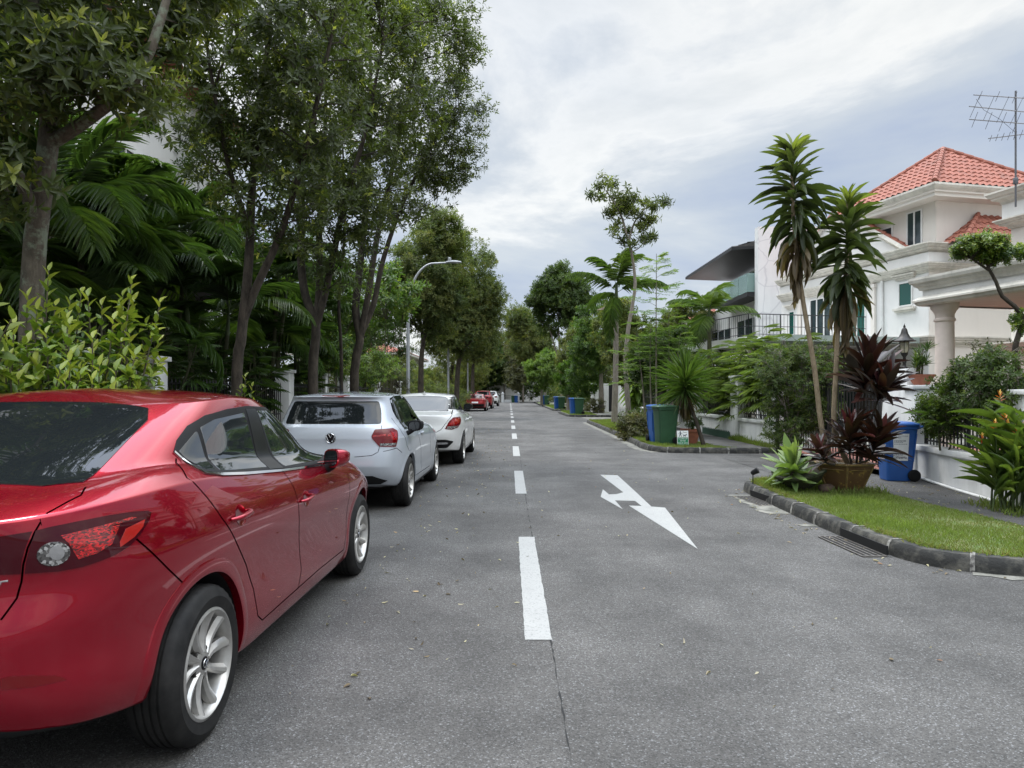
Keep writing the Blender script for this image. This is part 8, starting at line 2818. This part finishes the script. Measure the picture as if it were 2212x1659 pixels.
for i, (x, y0, y1, h, lab) in enumerate(((7.4, 25, 41, 2.6, 'hedge behind the white fence beyond the fan palms'), (7.3, 52, 74, 4.0, 'tall hedge behind the middle grass islands'), (7.0, 75, 104, 5.0, 'tall hedge at the far end on the right'))):
    n = int((y1 - y0) / 2.5) + 1
    E = [((x, y0 + (y1 - y0) * (k + .5) / n, h * .55), (.9, (y1 - y0) / n * .7, h * .55)) for k in range(n)]
    make_shrub('tall_hedge', (x, y0 + 1, .05), E, lab, 'hedge', 'garden hedges on the right', 540 + i, int((y1 - y0) * 9), .5, 20, 6, .2, .08, .4, .12, .03, LF['far'], MT['bark_d'], KITE, n * 2)
make_shrub('banana_plant', (6.9, 36, .1), [((6.9, 36, 1.6), (.7, .7, .9))], 'broad-leaved pale plant behind the slender trunks', 'shrub', None, 550, 8, .3, 6, 5, .9, .22, .6, .1, .1, LF['light'], MT['stalk'], STRAP, 4, upb=1.0)


# ---- grass blades and fallen leaves
def grass_on(name, rects, seed, label):
    rng = np.random.default_rng(seed)
    lv = Leaves()
    for (poly, n, h, z) in rects:
        P = np.array(poly)
        a, b = P.min(0), P.max(0)
        q = a + rng.random((n * 2, 2)) * (b - a)
        ins = np.zeros(len(q), bool)
        j = len(P) - 1
        for i in range(len(P)):
            xi, yi = P[i]; xj, yj = P[j]
            c = ((yi > q[:, 1]) != (yj > q[:, 1])) & (q[:, 0] < (xj - xi) * (q[:, 1] - yi) / (yj - yi + 1e-12) + xi)
            ins ^= c; j = i
        q = q[ins][:n]
        m = len(q)
        # patchy growth: dry spots and lush tufts
        pn = np.sin(q[:, 0] * 3.1 + 1.3 * np.sin(q[:, 1] * 1.7)) * np.sin(q[:, 1] * 2.3 + .8) + rng.normal(0, .35, m)
        keep = pn > -1.02 + rng.normal(0, .15, m)
        q, pn = q[keep], pn[keep]; m = len(q)
        hh = h * np.interp(pn, [-1.2, -.5, .6, 1.3], [.4, .75, 1.05, 1.7]) * rng.uniform(.6, 1.25, m)
        D = unit(np.column_stack([rng.normal(0, .42, m), rng.normal(0, .42, m), np.ones(m)]))
        az = rng.uniform(0, 6.28, m)
        lv.add(np.column_stack([q, np.full(m, z)]), D, np.column_stack([np.cos(az), np.sin(az), np.zeros(m)]), hh, .006 + .004 * (h > .05), np.clip(.48 + .22 * pn + rng.normal(0, .12, m), 0, 1), NEEDLE, rng.uniform(0, 2, m))
    o = lv.build(name, LF['grass'], None)
    tag(o, label, 'grass', kind='stuff')


i1 = [(p.x, p.y) for p in e1]
g1p = i1[24:] + [(4.85, 11.0), (4.95, 9.4), (5.1, 7.0), (5.1, 5.65)]
g1b = [(5.0, 5.55), (5.9, 5.5), (5.9, 5.62), (5.0, 5.66)]
i2 = [(p.x, p.y) for p in e2]
g2p = [(p.x, p.y) for p in e2 if p.x < 5.2] + [(5.1, 34.8), (5.1, 19), (5.2, 17.05)]
grass_on('grass', [(g1p, 52000, .042, .114), (g2p, 42000, .05, .114), ([(3.7, 42), (5.2, 42), (5.2, 51), (3.7, 51)], 9000, .07, .114), ([(3.7, 56), (5.2, 56), (5.2, 73), (3.7, 73)], 8000, .09, .114)], 601, 'short mown grass on the kerbed islands')
grass_on('weeds', [([(6.18, 16.9), (6.42, 16.9), (6.42, 20.2), (6.22, 20.2)], 1500, .12, .12), ([(4.2, 9.2), (4.95, 9.2), (4.95, 10.2), (4.2, 10.2)], 900, .12, .115), ([(3.62, 9.6), (4.3, 9.5), (4.3, 10.1), (3.62, 10.1)], 700, .1, .115), ([(5.35, 7.5), (5.9, 7.5), (5.98, 8.6), (5.4, 8.5)], 500, .09, .12)], 602, 'weeds at the foot of the white fence walls and pots')


def litter():
    rng = np.random.default_rng(611)
    lv = Leaves()
    n = 520
    y = 3.2 + rng.random(n) ** 1.15 * 26
    x = np.where(rng.random(n) < .62, rng.normal(-.75, .45, n), rng.uniform(-1.2, 3.2, n))
    x = np.where((x < -1.2) & (y < 12), rng.uniform(-1.15, .6, n), x)
    D = unit(np.column_stack([rng.normal(size=n), rng.normal(size=n), rng.normal(0, .12, n)]))
    L = rng.uniform(.018, .052, n)
    tt = rng.random(n)
    lv.add(np.column_stack([x, y, np.full(n, .008)]), D, UP + rng.normal(0, .25, (n, 3)), L, L * rng.uniform(.25, .5, n), tt, OVATE, rng.uniform(-2.0, 2.5, n))
    # along the right kerb and path
    m = 160
    s = rng.integers(20, len(e1) - 10, m)
    q = np.array([(e1[i].x, e1[i].y) for i in s]) + rng.normal(0, .1, (m, 2)) - np.array([.35, .12])
    lv.add(np.column_stack([q, np.full(m, .008)]), unit(np.column_stack([rng.normal(size=(m, 2)), np.zeros(m)])), UP, rng.uniform(.02, .06, m), .018, rng.random(m), OVATE)
    m = 120
    q = np.column_stack([rng.uniform(4.95, 6.0, m), rng.uniform(6, 11, m)])
    lv.add(np.column_stack([q, np.full(m, .127)]), unit(np.column_stack([rng.normal(size=(m, 2)), np.zeros(m)])), UP, rng.uniform(.02, .06, m), .016, rng.random(m), OVATE)
    o = lv.build('leaf_litter', LF['dry'], None)
    tag(o, 'fallen dry leaves scattered over the road and gutter', 'fallen leaves', kind='stuff')


litter()


def fringe(name, edge, a, b, n, seed, label):
    """ragged turf creeping over the kerb stones"""
    rng = np.random.default_rng(seed)
    E = np.array([(p.x, p.y) for p in edge])[a:b]
    T = np.gradient(E, axis=0); T /= np.linalg.norm(T, axis=1, keepdims=True)
    Nn = np.column_stack([T[:, 1], -T[:, 0]])
    i = rng.integers(0, len(E), n)
    on = np.sin(i * .21) * np.sin(i * .057 + 1) + rng.normal(0, .35, n) > -.15
    i = i[on]; n = len(i)
    off = rng.normal(0, .022, n)
    lean = np.where(rng.random(n) < .7, -1.0, .4)[:, None]
    P = E[i] + T[i] * rng.normal(0, .06, (n, 1)) + Nn[i] * off[:, None]
    D = unit(np.column_stack([Nn[i] * lean * -rng.uniform(.2, 1.0, (n, 1)) + rng.normal(0, .3, (n, 2)), rng.uniform(.5, 1.1, n)]))
    lv = Leaves()
    lv.add(np.column_stack([P, np.full(n, .118)]), D, UP + rng.normal(0, .3, (n, 3)), rng.uniform(.03, .085, n), .007, np.clip(.35 + rng.normal(0, .2, n), 0, 1), NEEDLE, rng.uniform(.3, 2.5, n))
    tag(lv.build(name, LF['grass'], None), label, 'grass', kind='stuff')


fringe('grass_fringe', e1, 18, len(e1), 5200, 621, 'ragged grass edge creeping over the near kerb')
fringe('grass_fringe', e2, 8, len(e2), 6000, 622, 'ragged grass edge along the kerb of the second island')
